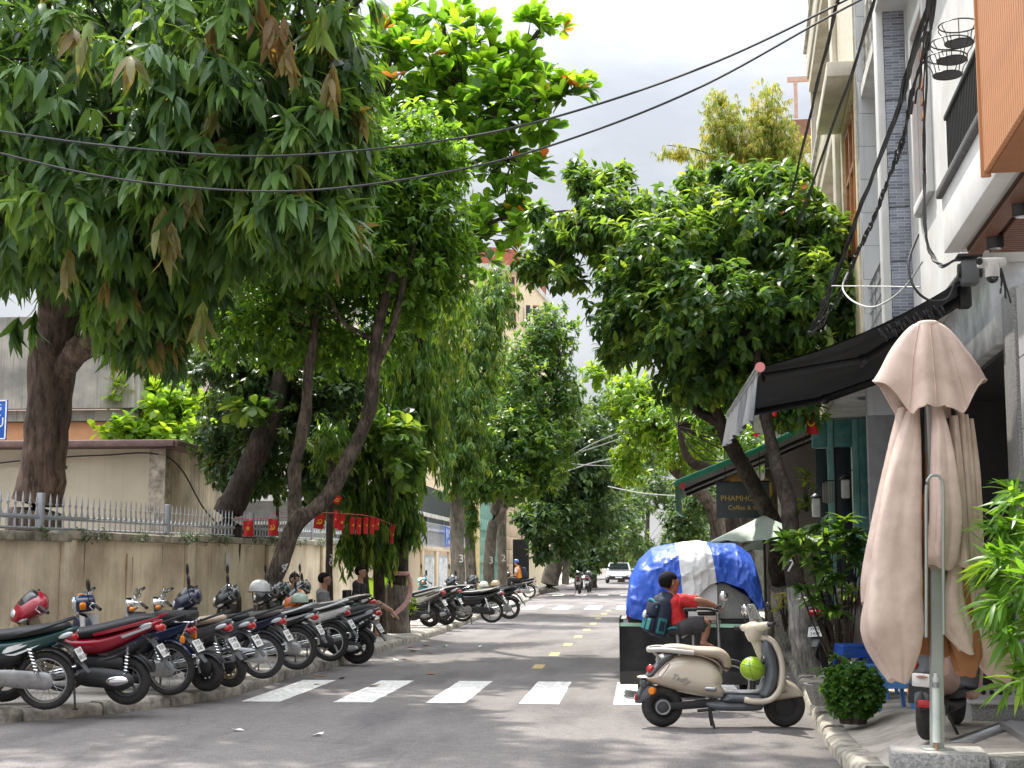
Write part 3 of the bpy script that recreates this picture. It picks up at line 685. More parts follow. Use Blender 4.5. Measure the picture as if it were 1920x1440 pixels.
# ---------------------------------------------------------------- overhead wires
WIRE = M('black cable sheath', (.02, .02, .021), .55)
def wire(name, pts, r, label, group='overhead cables', cat='cable', mat=None):
    P = [at(*p) for p in pts]; q = cr_interp([tuple(p) for p in P], 10)
    MB().tube([tuple(x) for x in q], r, 6).build(name, mat or WIRE, label=label, cat=cat, group=group)
wire('overhead_cable', [(1750, -90, 13.4), (1590, -2, 13.6), (1345, 115, 14), (1100, 202, 14.5), (890, 254, 14.8), (640, 285, 15), (440, 292, 15), (200, 273, 15), (0, 246, 15), (-160, 220, 15)], .012, 'upper of the two black cables sagging across the street')
wire('overhead_cable', [(1750, -70, 12.6), (1560, 28, 12.8), (1320, 160, 13.2), (1100, 250, 13.6), (890, 312, 13.8), (640, 352, 14), (440, 357, 14), (200, 332, 14), (0, 287, 14), (-160, 245, 14)], .011, 'lower of the two black cables sagging across the street')
# twisted cables running along the right-hand houses
def bundle(name, pts, n, spread, r, label, seed, loose=0):
    P = [at(*p) for p in pts]; q = [Vector(x) for x in cr_interp([tuple(p) for p in P], 12)]; rr = random.Random(seed); b = thing(name, label, 'cable', q[0], 0, 'cable bundles along the houses')
    for k in range(n):
        ph = rr.uniform(0, 6.28); fr = rr.uniform(.15, .5); amp = spread*rr.uniform(.3, 1.)
        pt = []
        for i, p in enumerate(q):
            t = i/(len(q)-1); s = amp*(.6+.4*math.sin(t*9+ph))
            pt.append(p - q[0] + Vector((s*math.cos(ph + fr*i), s*.5*math.sin(ph*2+fr*i), s*math.sin(ph+fr*i*1.1) - (.12*loose*math.sin(math.pi*t)*rr.uniform(.8, 1) if k >= n-loose else 0))))
        MB().tube(pt, r*rr.uniform(.7, 1.25), 5).build('strand', WIRE, b)
bundle('cable_bundle', [(1770, -80, 11.2), (1745, 0, 11.6), (1712, 110, 12.6), (1680, 215, 13.6), (1640, 320, 14.6), (1605, 410, 15.6), (1572, 505, 16.8), (1545, 570, 17.8), (1520, 625, 19)], 16, .045, .009, 'thick tangled bundle of black cables beside the stone pillar', 4, 4)
bundle('cable_bundle', [(1610, -60, 13), (1572, 0, 13.6), (1545, 110, 15), (1518, 220, 16.6), (1497, 310, 18), (1482, 370, 19.5)], 4, .022, .011, 'twisted black cable pair at the cream house edge against the sky', 5)
bundle('cable_bundle', [(1665, -60, 12.6), (1640, 0, 13), (1600, 130, 14.4), (1560, 240, 15.8), (1522, 350, 17.4), (1497, 420, 19)], 4, .018, .011, 'twisted black cable pair between cream house and thick bundle', 6)
bundle('cable_bundle', [(1738, 60, 12), (1736, 180, 12.2), (1732, 300, 12.4), (1734, 400, 12.3), (1742, 470, 12.2), (1765, 497, 12), (1790, 488, 11.8)], 4, .022, .009, 'cables dropping down the wall in front of the shuttered window', 8)
wire('cable_loop', [(1722, 440, 12.2), (1704, 490, 12.1), (1712, 535, 12), (1740, 562, 12), (1775, 560, 12), (1790, 530, 12)], .011, 'dark cable loop hanging above the awning cloth', 'loose cable loops')
wire('cable_loop', [(1590, 510, 15), (1580, 540, 15), (1600, 565, 14.5), (1640, 575, 14), (1690, 545, 13), (1730, 490, 12.5)], .009, 'pale cable loop sagging from bundle to awning', 'loose cable loops', mat=M('pale cable', (.55, .55, .52), .5))
wire('cable_loop', [(1560, 536, 16), (1650, 537, 14.5), (1725, 538, 13.2)], .008, 'straight pale cable from bundle to the marble fascia', 'loose cable loops', mat=MATS['pale cable'])
FCL = ('lowest left pale cable of the far set rising to the right', 'steepest pale cable crossing the far set', 'flat middle pale cable of the far set', 'gently rising pale cable below the flat one', 'thin sagging pale cable farthest right over the street')
for i, (a, b, c) in enumerate((((1030, 862, 50), (1080, 850, 48), (1165, 822, 46)), ((1040, 880, 52), (1100, 838, 50), (1190, 800, 46)), ((1045, 866, 50), (1100, 872, 48), (1165, 874, 46)), ((1050, 888, 56), (1110, 868, 50), (1165, 858, 46)), ((1140, 912, 60), (1200, 924, 52), (1270, 930, 45)))):
    wire('overhead_cable', [a, b, c], .02, FCL[i], 'far overhead cables', mat=M('weathered grey cable', (.32, .33, .33), .6))
# ---------------------------------------------------------------- boundary wall, railing and buildings on the left
PLAST = M('cream wall plaster', (.86, .74, .56), .85, var=.07, scale=.9, streak=.32, dirt=(.36, .27, .18), bump=.15, bscale=40)
PLAST2 = M('cream pilaster plaster', (.80, .69, .52), .85, var=.08, scale=1.5, streak=.35, dirt=(.38, .29, .19), bump=.15, bscale=40)
MOSS = M('mossy coping', (.36, .32, .26), .95, var=.5, scale=3.5, dirt=(.035, .05, .018), bump=.5, bscale=20)
GALV = M('galvanised grey paint', (.40, .42, .45), .5, .1, var=.1, scale=8)
wr = thing('boundary_wall', 'long cream boundary wall with mossy coping behind the parked motorbikes', 'wall', (WALL_X(30), 30, .13))
WA = math.atan(.02); WT = Matrix.Translation((-WALL_X(30), -30, -.13))
def wbox(name, y0, y1, z0, z1, x0, x1, mat, parent=None, bev=0., cat=None):
    """box along the wall line; x0..x1 is the offset to the street side"""
    m = MB(Matrix.Translation((0, 0, -.13)) ); ya, yb = y0-30, y1-30
    xa, xb = WALL_X(y0)-WALL_X(30), WALL_X(y1)-WALL_X(30)
    if bev: 
        m.T = m.T @ Matrix.Rotation(-WA, 4, 'Z'); m.box(((x0+x1)/2, (ya+yb)/2, (z0+z1)/2), (x1-x0, yb-ya, z1-z0), bev=bev)
    else:
        vs = [(xa+x0, ya, z0), (xa+x1, ya, z0), (xb+x1, yb, z0), (xb+x0, yb, z0), (xa+x0, ya, z1), (xa+x1, ya, z1), (xb+x1, yb, z1), (xb+x0, yb, z1)]
        m.add(vs, [(3, 2, 1, 0), (4, 5, 6, 7), (0, 1, 5, 4), (1, 2, 6, 5), (2, 3, 7, 6), (3, 0, 4, 7)])
    return m.build(name, mat, parent or wr)
def ztop(Y): return 1.93 + .008*(Y-18)
PY = [9.5, 14.6, 19.7, 24.9, 30.0, 34.8, 39.6, 44.3]
for a, b in zip(PY, PY[1:]):
    wbox('wall_panel', a, b-.03, .1, ztop(a), -.2, 0, PLAST)
    wbox('pilaster', a-.2, a+.2, .1, ztop(a)-.002, .003, .07, PLAST2, bev=.012)
    for k in range(5):
        y0 = a + (b-a)*k/5; wbox('coping_stone', y0, y0+(b-a)/5-.012, ztop(a)+.002, ztop(a)+.12, -.27, .1, MOSS, bev=.02)
wbox('pilaster', 44.1, 44.5, .1, ztop(44)+.1, -.2, .07, PLAST2, bev=.012)
# rust runs and dark marks on the plaster
RUST = M('rusty run stain', (.42, .27, .15), .9, var=.3, scale=14); DKST = M('dark damp stain', (.20, .16, .12), .9, var=.3, scale=14)
for (y, z1, ln, wd, mt_) in ((22.0, 1.75, .85, .10, RUST), (22.25, 1.7, .6, .06, RUST), (20.35, 1.92, .55, .05, DKST), (23.6, 1.9, .4, .04, DKST), (26.2, 1.9, .7, .05, RUST), (17.4, 1.9, .5, .06, DKST), (28.4, 1.95, .5, .05, DKST), (31.6, 1.95, .6, .06, DKST)):
    rr = random.Random(int(y*10)); n = 14; vs = []
    for k in range(n+1):
        t = k/n; hw = wd*(1-t**2)*rr.uniform(.35, 1)*.5; c_y = y-30 + rr.uniform(-.008, .008)
        for s in (-1, 1): vs.append((WALL_X(y)-WALL_X(30)+.0035, c_y + s*hw, z1-.13-ln*t))
    MB().add(vs, [(2*i, 2*i+1, 2*i+3, 2*i+2) for i in range(n)]).build('stain', mt_, wr, smooth=0)
# moss and fern growing on the coping
MOSSG = leafmat('moss leaf', [(.0, (.02, .045, .012)), (.6, (.035, .07, .018)), (1, (.06, .10, .03))], .2)
def fluff(name, pts, size, mat, label, cat, n=26, kind='stuff', parent=None):
    vs = []; fs = []; rr = random.Random(len(pts)); rn = []
    for p in pts:
        for k in range(n):
            d = Vector((rr.gauss(0, 1), rr.gauss(0, 1.4), rr.uniform(-1.2, .8))); d.normalize(); q = Vector(p) + d*size*rr.uniform(.1, 1.2)
            t = d.orthogonal().normalized()*size*.22; e = d*size*.5; b = len(vs)
            vs += [q, q+e*.5+t, q+e, q+e*.5-t]; fs.append((b, b+1, b+2, b+3)); rn += [rr.random()]*4
    m = MB(); m.add(vs, fs); o = m.build(name, mat, parent, smooth=0)
    o.data.attributes.new('rnd', 'FLOAT', 'POINT').data.foreach_set('value', rn); tag(o, label, cat, None, kind); return o
rr = random.Random(5); pts = []
for k in range(330):
    y = rr.uniform(15, 40); 
    if math.sin(y*1.3)+math.sin(y*3.1+1) + rr.uniform(-.5, .8) > .1: pts.append((WALL_X(y)+.1+rr.uniform(-.03, .02), y, ztop(y)+.07+rr.uniform(-.07, .06)))
fluff('moss', pts, .06, MOSSG, 'dark green moss and fern tufts along the wall coping', 'moss', 20)
# railing on the wall: posts, two rails, pickets with a curl
fr = thing('metal_railing', 'grey spiked metal railing on top of the cream wall', 'railing', (WALL_X(30), 30, ztop(30)+.12))
pm = MB(); pm.cyl((0, 0, 0), (0, 0, .41), .0135, n=6); pm.cyl((0, 0, .41), (0, 0, .50), .015, .003, n=6)
pm.tube([tuple(q) for q in cr_interp([(0, -.095, .19), (0, -.06, .20), (0, -.02, .26), (0, -.015, .33), (0, -.045, .36)], 4)], .009, 5)
pm.tube([tuple(q) for q in cr_interp([(0, .095, .19), (0, .06, .20), (0, .02, .26), (0, .015, .33), (0, .045, .36)], 4)], .009, 5)
pme = pm.mesh('picket', GALV)
y = 12.0
while y < 44:
    if abs((y-14.0) % 5.0) > .12: inst(pme, 'picket', fr, Matrix.Translation((WALL_X(y)-WALL_X(30)-.08, y-30, ztop(y)-ztop(30))))
    y += .215
for y in (14.0, 19.0, 24, 29, 34, 39, 43.8):
    MB(Matrix.Translation((WALL_X(y)-WALL_X(30)-.08, y-30, ztop(y)-ztop(30)))).box((0, 0, .25), (.085, .11, .5), bev=.01).build('post', GALV, fr)
for y0, y1 in ((9, 14), (14, 19), (19, 24), (24, 29), (29, 34), (34, 39), (39, 43.8)):
    a = Vector((WALL_X(y0)-WALL_X(30)-.08, y0-30+.05, ztop(y0)-ztop(30)+.17)); b = Vector((WALL_X(y1)-WALL_X(30)-.08, y1-30-.05, ztop(y1)-ztop(30)+.17))
    MB().sweep([a, b], .022, .03, 4, 1).build('rail', GALV, fr)
    MB().sweep([a+Vector((0, 0, -.15)), b+Vector((0, 0, -.15))], .018, .02, 4, 1).build('rail', GALV, fr)
# paper notice on the wall
p = at(401, 1052, 27.3); nt_ = MB(Matrix.Translation((WALL_X(27.2)+.012, 27.2, p.z)))
nt_.box((0, 0, 0), (.006, .36, .32)).build('paper_notice', PAPER, label='single white paper notice stuck on the cream wall', cat='notice')
# second stretch of wall with notice boards and railing, then the green gate
X2 = lambda Y: -7.5 + .004*(Y-45)
w2 = thing('boundary_wall', 'far cream wall stretch with three framed notice boards beyond the drooping trees', 'wall', (X2(55), 55, .13))
CREAM2 = M('warm cream wall', (.70, .58, .42), .85, var=.08, scale=1, streak=.2)
def w2box(name, y0, y1, z0, z1, x0, x1, mat, parent=w2, bev=0.): return MB().box(((x0+x1)/2 + X2((y0+y1)/2)-X2(55), (y0+y1)/2-55, (z0+z1)/2-.13), (x1-x0, y1-y0, z1-z0), bev=bev).build(name, mat, parent)
w2box('wall_panel', 45.5, 64, .1, 2.05, -.2, 0, CREAM2); w2box('coping', 45.5, 64, 2.053, 2.2, -.28, .08, CREAM2, bev=.02)
for y in (46, 49.2, 52.6, 56.2, 60, 63.8): w2box('pilaster', y-.25, y+.25, .1, 2.05, .003, .1, CREAM2, bev=.01)
NB = M('printed notice sheet', (.60, .62, .62), .5, var=.45, scale=3.2, dirt=(.16, .22, .27))
for y in (50.9, 54.4, 58.1):
    f = w2box('notice_board', y-1.25, y+1.25, .55, 1.9, .003, .05, M('steel frame', (.4, .42, .42), .4), bev=.01)
    MB().box((.056, 0, 0), (.01, 2.3, 1.2)).build('board_face', NB, f).location = (X2(y)-X2(55), y-55, 1.09)
    for k in range(5): MB().box((.064, -.85+.42*k, .1 if k % 2 else -.15), (.004, .34, .7)).build('sheet', M('white notice sheet', (.72, .73, .72), .5, var=.3, scale=12, dirt=(.3, .35, .42)), f).location = (X2(y)-X2(55), y-55, 1.09)
r2 = thing('metal_railing', 'pale lattice railing above the far wall with notice boards', 'railing', (X2(55), 55, 2.2))
for k in range(60):
    y = -9.3 + k*.31
    MB().box((-.1, y, .42), (.03, .03, .84)).build('bar', GALV, r2)
    MB().torus((-.1, y+.15, .72), (1, 0, 0), .11, .013, 10, 4).build('ring', GALV, r2)
for z in (.05, .6, .86): MB().box((-.1, 0, z), (.04, 18.6, .04)).build('rail', GALV, r2)
# pitched sheet roof shelter behind that wall
sh = thing('shelter_roof', 'grey sheet roofed shelter behind the far wall', 'shelter', (-11, 58, 0))
ROOFG = M('grey sheet roof', (.30, .31, .31), .6, var=.15)
m = MB(); m.grid(lambda a, b: (-3 + 5.4*a, -9 + 18*b, 4.4 - .8*a + .03*math.sin(a*120)), 60, 2); m.build('roof', ROOFG, sh)
MB().box((2.4, 0, 3.57), (.1, 18, .16)).build('gutter', WHITE2, sh)
for y in (-8, -3, 3, 8): MB().cyl((2, y, 0), (2, y, 3.6), .06).build('post', GALV, sh)
hb = thing('house', 'grey two storey school block behind the drooping trees', 'house', (-15, 62, 0))
MB().box((0, 0, 3.6), (6, 20, 7.2)).build('wall', M('dull cream wall', (.5, .45, .36), .85, var=.1), hb)  # dull cream, darker than the other cream walls
for k in range(5): MB().box((3.01, -8+4*k, 5.2), (.05, 2.2, 1.3)).build('window', GLASS, hb)
for k in range(46): MB().box((3.2, -9+.4*k, 7.7), (.03, .05, .9)).build('parapet_bar', GALV, hb)
MB().box((3.2, 0, 8.2), (.06, 19, .06)).build('parapet_rail', GALV, hb)
# blue sign on that railing
BLUE = M('blue enamel sign', (.012, .10, .46), .35, var=.05); WLET = M('white sign lettering', (.8, .8, .78), .5)
p = Vector((X2(55)+.14, 55.4, 2.62)); sg = thing('blue_sign', 'small blue sign with white capitals on the far wall railing', 'sign', p)
MB().box((0, 0, 0), (.03, 2.3, .74), bev=.01).build('board', BLUE, sg)
TX = Matrix.Rotation(R_(90), 4, 'Z') @ Matrix.Rotation(R_(90), 4, 'X')
text('QUỸ ĐẦU', .42, WLET, 'lettering', sg, Matrix.Translation((.018, .05, .12)) @ TX); text('TƯ PHÁT', .2, WLET, 'lettering', sg, Matrix.Translation((.018, -.1, -.22)) @ TX)
MB().box((.02, -.98, 0), (.006, .04, .66)).build('border', WLET, sg)
# green sliding gate
gt = thing('metal_gate', 'pale green lattice metal gate between far wall and tiled gatehouse', 'gate', (-7.3, 71, 0))
GGR = M('pale green gate paint', (.22, .40, .33), .5, var=.12)
for k in range(27):
    MB().box((0, -6.6+.5*k, 2.35), (.06, .09, 4.5)).build('gate_bar', GGR, gt)
    if k < 26:
        for j in range(5): MB().box((0, -6.35+.5*k, .7+.85*j), (.03, .05, .95), rot=(R_(28 if (k+j) % 2 else -28), 0, 0)).build('lattice_bar', GGR, gt)
for z in (.15, 1.7, 3.2, 4.55): MB().box((0, 0, z), (.09, 13.5, .1)).build('gate_rail', GGR, gt)
MB().box((-2.6, 2, 2.6), (.1, 17, 5.2)).build('gate_back', M('dark yard screen', (.05, .055, .05), .9), gt)  # plain dark sheet behind the gate bars
MB().box((-.05, -7.1, 2.5), (.5, .5, 5), bev=.02).build('gate_post', M('yellow gate post', (.62, .5, .25), .7), gt)
# tiled gatehouse
TILE = M('buff wall tile', (.60, .45, .29), .5, var=.12, scale=1.5)
gh = thing('gatehouse', 'buff tiled gatehouse behind the motorbike rider in the blue hat', 'house', (-8.6, 85, 0))
MB().box((0, 0, 3.4), (2.6, 12, 6.8)).build('wall', GROUT, gh)
for i in range(4):
    for k in range(9): MB().box((-1.0+.66*i, -6.02, .5+.75*k), (.64, .05, .73), bev=.01).build('wall_tile', TILE, gh)
for i in range(9):
    for k in range(9): MB().box((1.32, -5.3+1.33*i, .5+.75*k), (.05, 1.3, .73), bev=.01).build('wall_tile', TILE, gh)
for x in (-.45, .15, .8): MB().box((x, -6.1, 2.2), (.26, .1, 4.3), bev=.02).build('pillar', M('brown tile pillar', (.36, .20, .11), .5, var=.25), gh)
MB().box((0, 0, 6.95), (3.2, 12.6, .3), bev=.03).build('roof_slab', WHITE2, gh)
MB().box((2.0, -4.5, 1.5), (.9, .08, 2.9)).build('dark_door', IRON, gh)
# cream round-fronted block far behind
cb = thing('apartment_block', 'cream round fronted apartment block showing between the street trees', 'building', (-9.6, 96, 0))
CRB = M('warm cream render', (.72, .60, .40), .8, var=.06, scale=.6)  # plain warm cream base colour
m = MB(); prof = []
for k in range(15):
    a = R_(-100 + 140*k/14); prof.append((.2 + 3.6*math.sin(a)*.9 + .0, -2.2 - 2.2*math.cos(a)))
prof += [(6, 10), (-6, 10), (-6, -1)]
prof = [(-6, 10), (-6, -3.5)] + [(-1.5 + 3.6*math.sin(R_(-60+150*k/14)), -2.0 - 2.6*math.cos(R_(-60+150*k/14))) for k in range(15)] + [(3.2, 10)]
m.prism(prof, 0, 20.6, pl='xy')
m.build('wall', CRB, cb, smooth=.5)
m = MB(); m.prism([(x*1.05, y*1.05 - .1) for x, y in prof], 20.6, 20.95, pl='xy'); m.build('cornice', WHITE2, cb, smooth=.5)
m = MB(); m.prism([(x*.9, y*.9) for x, y in prof], 20.95, 22.2, pl='xy'); m.build('roof', M('red tile roof', (.36, .11, .07), .8), cb, smooth=.5)
for u, v0, v1, wd in ((950, 515, 543, 28), (953, 548, 578, 22), (955, 582, 600, 22), (1000, 560, 600, 12), (985, 560, 605, 8)):
    a, b = at(u-wd/2, v1, 91.55), at(u+wd/2, v0, 91.55)
    c = (a+b)/2 - Vector((-9.6, 96, 0)); d = b-a
    yy = -2.0 - 2.6*math.sqrt(max(0, 1-((c.x+1.5)/3.6)**2)) if abs(c.x+1.5) < 3.6 else -2
    f = MB().box((c.x, yy-.02, c.z), (abs(d.x), .25, abs(d.z)), bev=.02).build('window', WOOD if wd > 10 else GLASS, cb)
    for s in (-.25, .25): MB().box((c.x+s*abs(d.x), yy-.16, c.z), (abs(d.x)*.40, .06, abs(d.z)*.86)).build('pane', M('greenish pane', (.10, .22, .2), .1) if (s < 0 and wd > 25) else GLASS, f)
# --- buildings behind the mango tree
STAIN = M('stained beige render', (.52, .44, .32), .9, var=.18, scale=.8, streak=.8, dirt=(.12, .10, .08)); STAIN0 = M('dull beige render', (.47, .41, .31), .9, var=.08, scale=1.2, streak=.12)
BROWN = M('maroon tin edge', (.16, .10, .09), .7, var=.2)
an = thing('outbuilding', 'flat roofed beige outbuilding with maroon roof edge and black water stains', 'building', (-12.5, 33, 0))
MB().box((-1.6, -2.9, 2.02), (8.0, .2, 4.05)).build('wall', STAIN0, an); MB().box((2.32, -.8, 2.02), (.2, 4.4, 4.05)).build('wall', STAIN, an)
m = MB(); m.box((-1.6, -3.2, 4.14), (8.6, .35, .14), bev=.02); m.build('roof_edge', BROWN, an); MB().box((2.6, -.9, 4.14), (.35, 4.8, .14), bev=.02).build('roof_edge', BROWN, an)
MB().box((-1.6, -.8, 4.13), (7.9, 4.4, .08)).build('roof', BROWN, an)
MB().box((2.27, -2.93, 2.02), (.36, .34, 4.04), bev=.01).build('corner_pier', M('flaking grey pier', (.34, .29, .23), .9, var=.5, scale=6, dirt=(.11, .09, .07)), an)
for k in range(22): MB().box((-.15+random.uniform(-.42, .42), -3.004, 3.55+random.uniform(-.18, .18)), (random.uniform(.03, .14), .006, random.uniform(.02, .09)), rot=(0, random.uniform(-.9, .9), 0)).build('scrawl_mark', M('black paint scrawl', (.05, .05, .05), .8), an)
MB().tube([tuple(q) for q in cr_interp([(-3.9, -3.1, 3.75), (-2.2, -3.1, 3.68), (-.5, -3.1, 3.82), (1.0, -3.12, 3.9), (2.5, -3.0, 3.84), (3.0, -1.8, 2.7), (3.6, -.3, 1.9), (4.4, .5, 1.5)], 6)], .018, 6).build('cable', WIRE, an)
low = thing('low_shed', 'low grey shed beyond the stained outbuilding', 'shed', (-11, 38, 0))
MB().box((.6, 0, 1.6), (3.4, 3, 3.2)).build('wall', M('grey shed wall', (.30, .29, .28), .8, var=.2), low); MB().box((.6, -.1, 3.27), (3.9, 3.5, .14)).build('roof', WHITE2, low); MB().box((.5, -1.52, 2.1), (2.4, .06, .9)).build('window', GLASS, low)
MB().box((.9, -1.9, 2.62), (3.5, .8, .08)).build('ledge', WHITE2, low)
cbk = thing('concrete_building', 'building with weathered concrete balcony and orange wall behind the big trunk', 'building', (-16.5, 42, 0))
CONW = M('weathered concrete facade', (.36, .335, .285), .9, var=.22, scale=1.1, streak=.7, dirt=(.16, .16, .14)); ORW = M('orange painted wall', (.66, .33, .17), .8, var=.06)
MB().box((-2.6, -3.2, 7.2), (10.2, .3, 2.6)).build('parapet', CONW, cbk); MB().box((2.62, -.6, 7.2), (.25, 5.6, 2.6)).build('parapet', CONW, cbk)
MB().box((-2.5, -.5, 5.72), (10.2, 5.2, .3)).build('balcony_slab', CONW, cbk); MB().box((-3, -2.75, 2.8), (9.6, .3, 5.5)).build('wall', ORW, cbk)
MB().box((2.15, -2.8, 2.8), (.5, .5, 5.52)).build('column', M('olive column', (.3, .25, .17), .9, var=.3), cbk)
MB().box((-3, 3.5, 7.6), (10, 4, 3.4)).build('upper_wall', M('pinkish wall', (.62, .45, .42), .8, var=.05), cbk)
m = MB(); m.prism([(-5.6, 4.9), (-.9, 4.05), (-.9, 3.9), (-5.6, 4.7)], -4.0, -2.92, pl='xz'); m.build('canopy', BROWN, cbk)
MB().box((-5, -3.3, 2.5), (6, .3, 2.8)).build('low_wall', M('dim cream wall', (.42, .34, .24), .9), cbk)
pk = thing('house', 'pale pink house glimpsed through leaves left of the leaning trees', 'house', (-15.5, 58, 0))
MB().box((0, 0, 7), (7, 6, 14)).build('wall', M('pale pink wall', (.72, .56, .54), .8, var=.05), pk)
for k in range(6): MB().box((-2+2*(k % 3), -3.03, 6+4*(k//3)), (1, .1, 1.6)).build('window', GLASS, pk)
# blue street sign poking in at the left edge
p = at(15, 750, 13.2); bs = thing('street_sign', 'blue sign with white border and letters cut by the left picture edge', 'sign', (p.x-.55, 13.2, p.z-.19), 0)
MB().box((0, 0, 0), (1.1, .025, .385), bev=.006).build('board', BLUE, bs)
for a, b in (((0, -.016, .182), (1.09, .006, .012)), ((0, -.016, -.182), (1.09, .006, .012)), ((.542, -.016, 0), (.012, .006, .352))): MB().box(a, b).build('border', WLET, bs)
TF = Matrix.Rotation(R_(90), 4, 'X')
text('G', .085, WLET, 'lettering', bs, Matrix.Translation((.47, -.0155, .115)) @ TF); text('RÚ', .135, WLET, 'lettering', bs, Matrix.Translation((.44, -.0155, -.03)) @ TF)
MB().cyl((-.45, .03, .3), (-.45, .03, -2.85), .03).build('post', GALV, bs)
# ---------------------------------------------------------------- flag bunting strung between trees
bt = thing('flag_bunting', 'string of small red party and national flags hung between the leaning trees', 'bunting', at(620, 975, 25.5))
b0 = at(620, 975, 25.5)
def flag(u, v, Y, wpx, hpx, yaw, emblem, rot=0):
    c = at(u, v, Y) - b0; s = Y/F; w_, h_ = wpx*s, hpx*s
    T = Matrix.Translation(c) @ Matrix.Rotation(rot, 4, 'Y') @ Matrix.Rotation(yaw, 4, 'Z')
    m = MB(T); fn = lambda a, b: (w_*(a-.5), .02*math.sin(a*5+b*3) + .015*b, -h_*b); m.grid(fn, 8, 8); m.grid(lambda a, b: tuple(Vector(fn(a, b))+Vector((0, .003, 0))), 8, 8)
    f = m.build('flag', FLAGRED, bt)
    e = MB(T @ Matrix.Translation((0, -.012, -h_*.5)) )
    r = min(w_, h_)*.27
    off = lambda z: (z - 0)*0
    if emblem == 'star':
        pts = [((r if k % 2 == 0 else r*.4)*math.sin(k*math.pi/5), (r if k % 2 == 0 else r*.4)*math.cos(k*math.pi/5)) for k in range(10)]; e.prism(pts, -.022, -.012)
    else:
        arc = [(r*1.0*math.cos(R_(a)), r*1.0*math.sin(R_(a))) for a in range(-150, 76, 15)]; inn = [(r*.72*math.cos(R_(a))-.02*r, r*.72*math.sin(R_(a))+.08*r) for a in range(75, -151, -15)]
        e.prism(arc+inn, -.022, -.012); e.box((-.1*r, -.017, -.05*r), (1.5*r, .009, .22*r), rot=(0, R_(40), 0)); e.box((-.42*r, -.0175, .42*r), (.75*r, .0085, .3*r), rot=(0, R_(-45), 0))
        e.box((-.75*r, -.0172, -.75*r), (.5*r, .009, .2*r), rot=(0, R_(-40), 0))
    e.build('star' if emblem == 'star' else 'hammer_and_sickle', FLAGY, f)
flag(465, 976, 25.3, 19, 30, .1, 'star', -.05); flag(512, 973, 25.3, 19, 32, -.05, 'sickle'); flag(601, 964, 25.3, 19, 28, .3, 'sickle', .15)
flag(630, 957, 25.5, 9, 34, .2, 'star'); flag(642, 964, 25.5, 12, 31, .5, 'star', .1)
for k, u in enumerate((661, 673, 686, 698)): flag(u, 969 + k % 2, 25.8+.3*k, 9, 32, .6, 'star', -.04)
flag(708, 972, 27, 8, 22, .7, 'star'); flag(636, 930, 25.6, 14, 16, .3, 'sickle', .5); flag(768, 985, 31, 11, 17, .3, 'star', .4); flag(736, 986, 30, 7, 34, .8, 'star'); flag(568, 962, 25.2, 12, 7, .1, 'star', .3)
q = cr_interp([tuple(at(*x)-b0) for x in ((440, 972, 25.3), (512, 971, 25.3), (560, 968, 25.3), (601, 962, 25.3), (642, 963, 25.5), (698, 969, 26.7), (740, 985, 30), (768, 985, 31))], 5)
MB().tube([tuple(x) for x in q], .006, 4).build('string', M('red string', (.4, .05, .05), .8), bt)
# ---------------------------------------------------------------- trees and plants
def barkmat(name, c1, c2, sc=5.):
    m = bpy.data.materials.new(name); m.use_nodes = True; t = m.node_tree; p = t.nodes['Principled BSDF']; p.inputs['Roughness'].default_value = .95; p.inputs['Specular IOR Level'].default_value = .15
    tc = t.nodes.new('ShaderNodeTexCoord'); mp = t.nodes.new('ShaderNodeMapping'); mp.inputs['Scale'].default_value = (1, 1, .22); t.links.new(tc.outputs['Object'], mp.inputs[0])
    n = t.nodes.new('ShaderNodeTexNoise'); n.inputs['Scale'].default_value = sc*3; n.inputs['Detail'].default_value = 8; n.inputs['Roughness'].default_value = .7; t.links.new(mp.outputs[0], n.inputs['Vector'])
    n2 = t.nodes.new('ShaderNodeTexNoise'); n2.inputs['Scale'].default_value = sc*.5; n2.inputs['Detail'].default_value = 4; t.links.new(tc.outputs['Object'], n2.inputs['Vector'])
    r = t.nodes.new('ShaderNodeValToRGB'); r.color_ramp.elements[0].position = .36; r.color_ramp.elements[1].position = .66; r.color_ramp.elements[0].color = (*c1, 1); r.color_ramp.elements[1].color = (*c2, 1)
    t.links.new(n.outputs['Fac'], r.inputs['Fac'])
    r2 = t.nodes.new('ShaderNodeValToRGB'); r2.color_ramp.elements[0].position = .35; r2.color_ramp.elements[1].position = .65; r2.color_ramp.elements[0].color = (.6, .62, .58, 1); r2.color_ramp.elements[1].color = (1.15, 1.1, 1.05, 1)
    t.links.new(n2.outputs['Fac'], r2.inputs['Fac'])
    mi = t.nodes.new('ShaderNodeMix'); mi.data_type = 'RGBA'; mi.blend_type = 'MULTIPLY'; mi.inputs['Factor'].default_value = 1; t.links.new(r.outputs[0], mi.inputs['A']); t.links.new(r2.outputs[0], mi.inputs['B'])
    t.links.new(mi.outputs['Result'], p.inputs['Base Color'])
    b = t.nodes.new('ShaderNodeBump'); b.inputs['Strength'].default_value = .9; b.inputs['Distance'].default_value = .03; t.links.new(n.outputs['Fac'], b.inputs['Height']); t.links.new(b.outputs[0], p.inputs['Normal'])
    MATS[name] = m; return m
BARK1 = barkmat('brown mango bark', (.055, .040, .033), (.20, .15, .125), 4)
BARK2 = barkmat('rough grey brown bark', (.045, .036, .03), (.22, .18, .15), 7)
BARK3 = barkmat('dark smooth bark', (.035, .028, .024), (.11, .088, .075), 6)
BARK4 = barkmat('pale grey bark', (.13, .12, .10), (.30, .27, .235), 6)
LIME = barkmat('flaking lime wash', (.22, .20, .18), (.62, .60, .56), 9)
DENS = 1.45
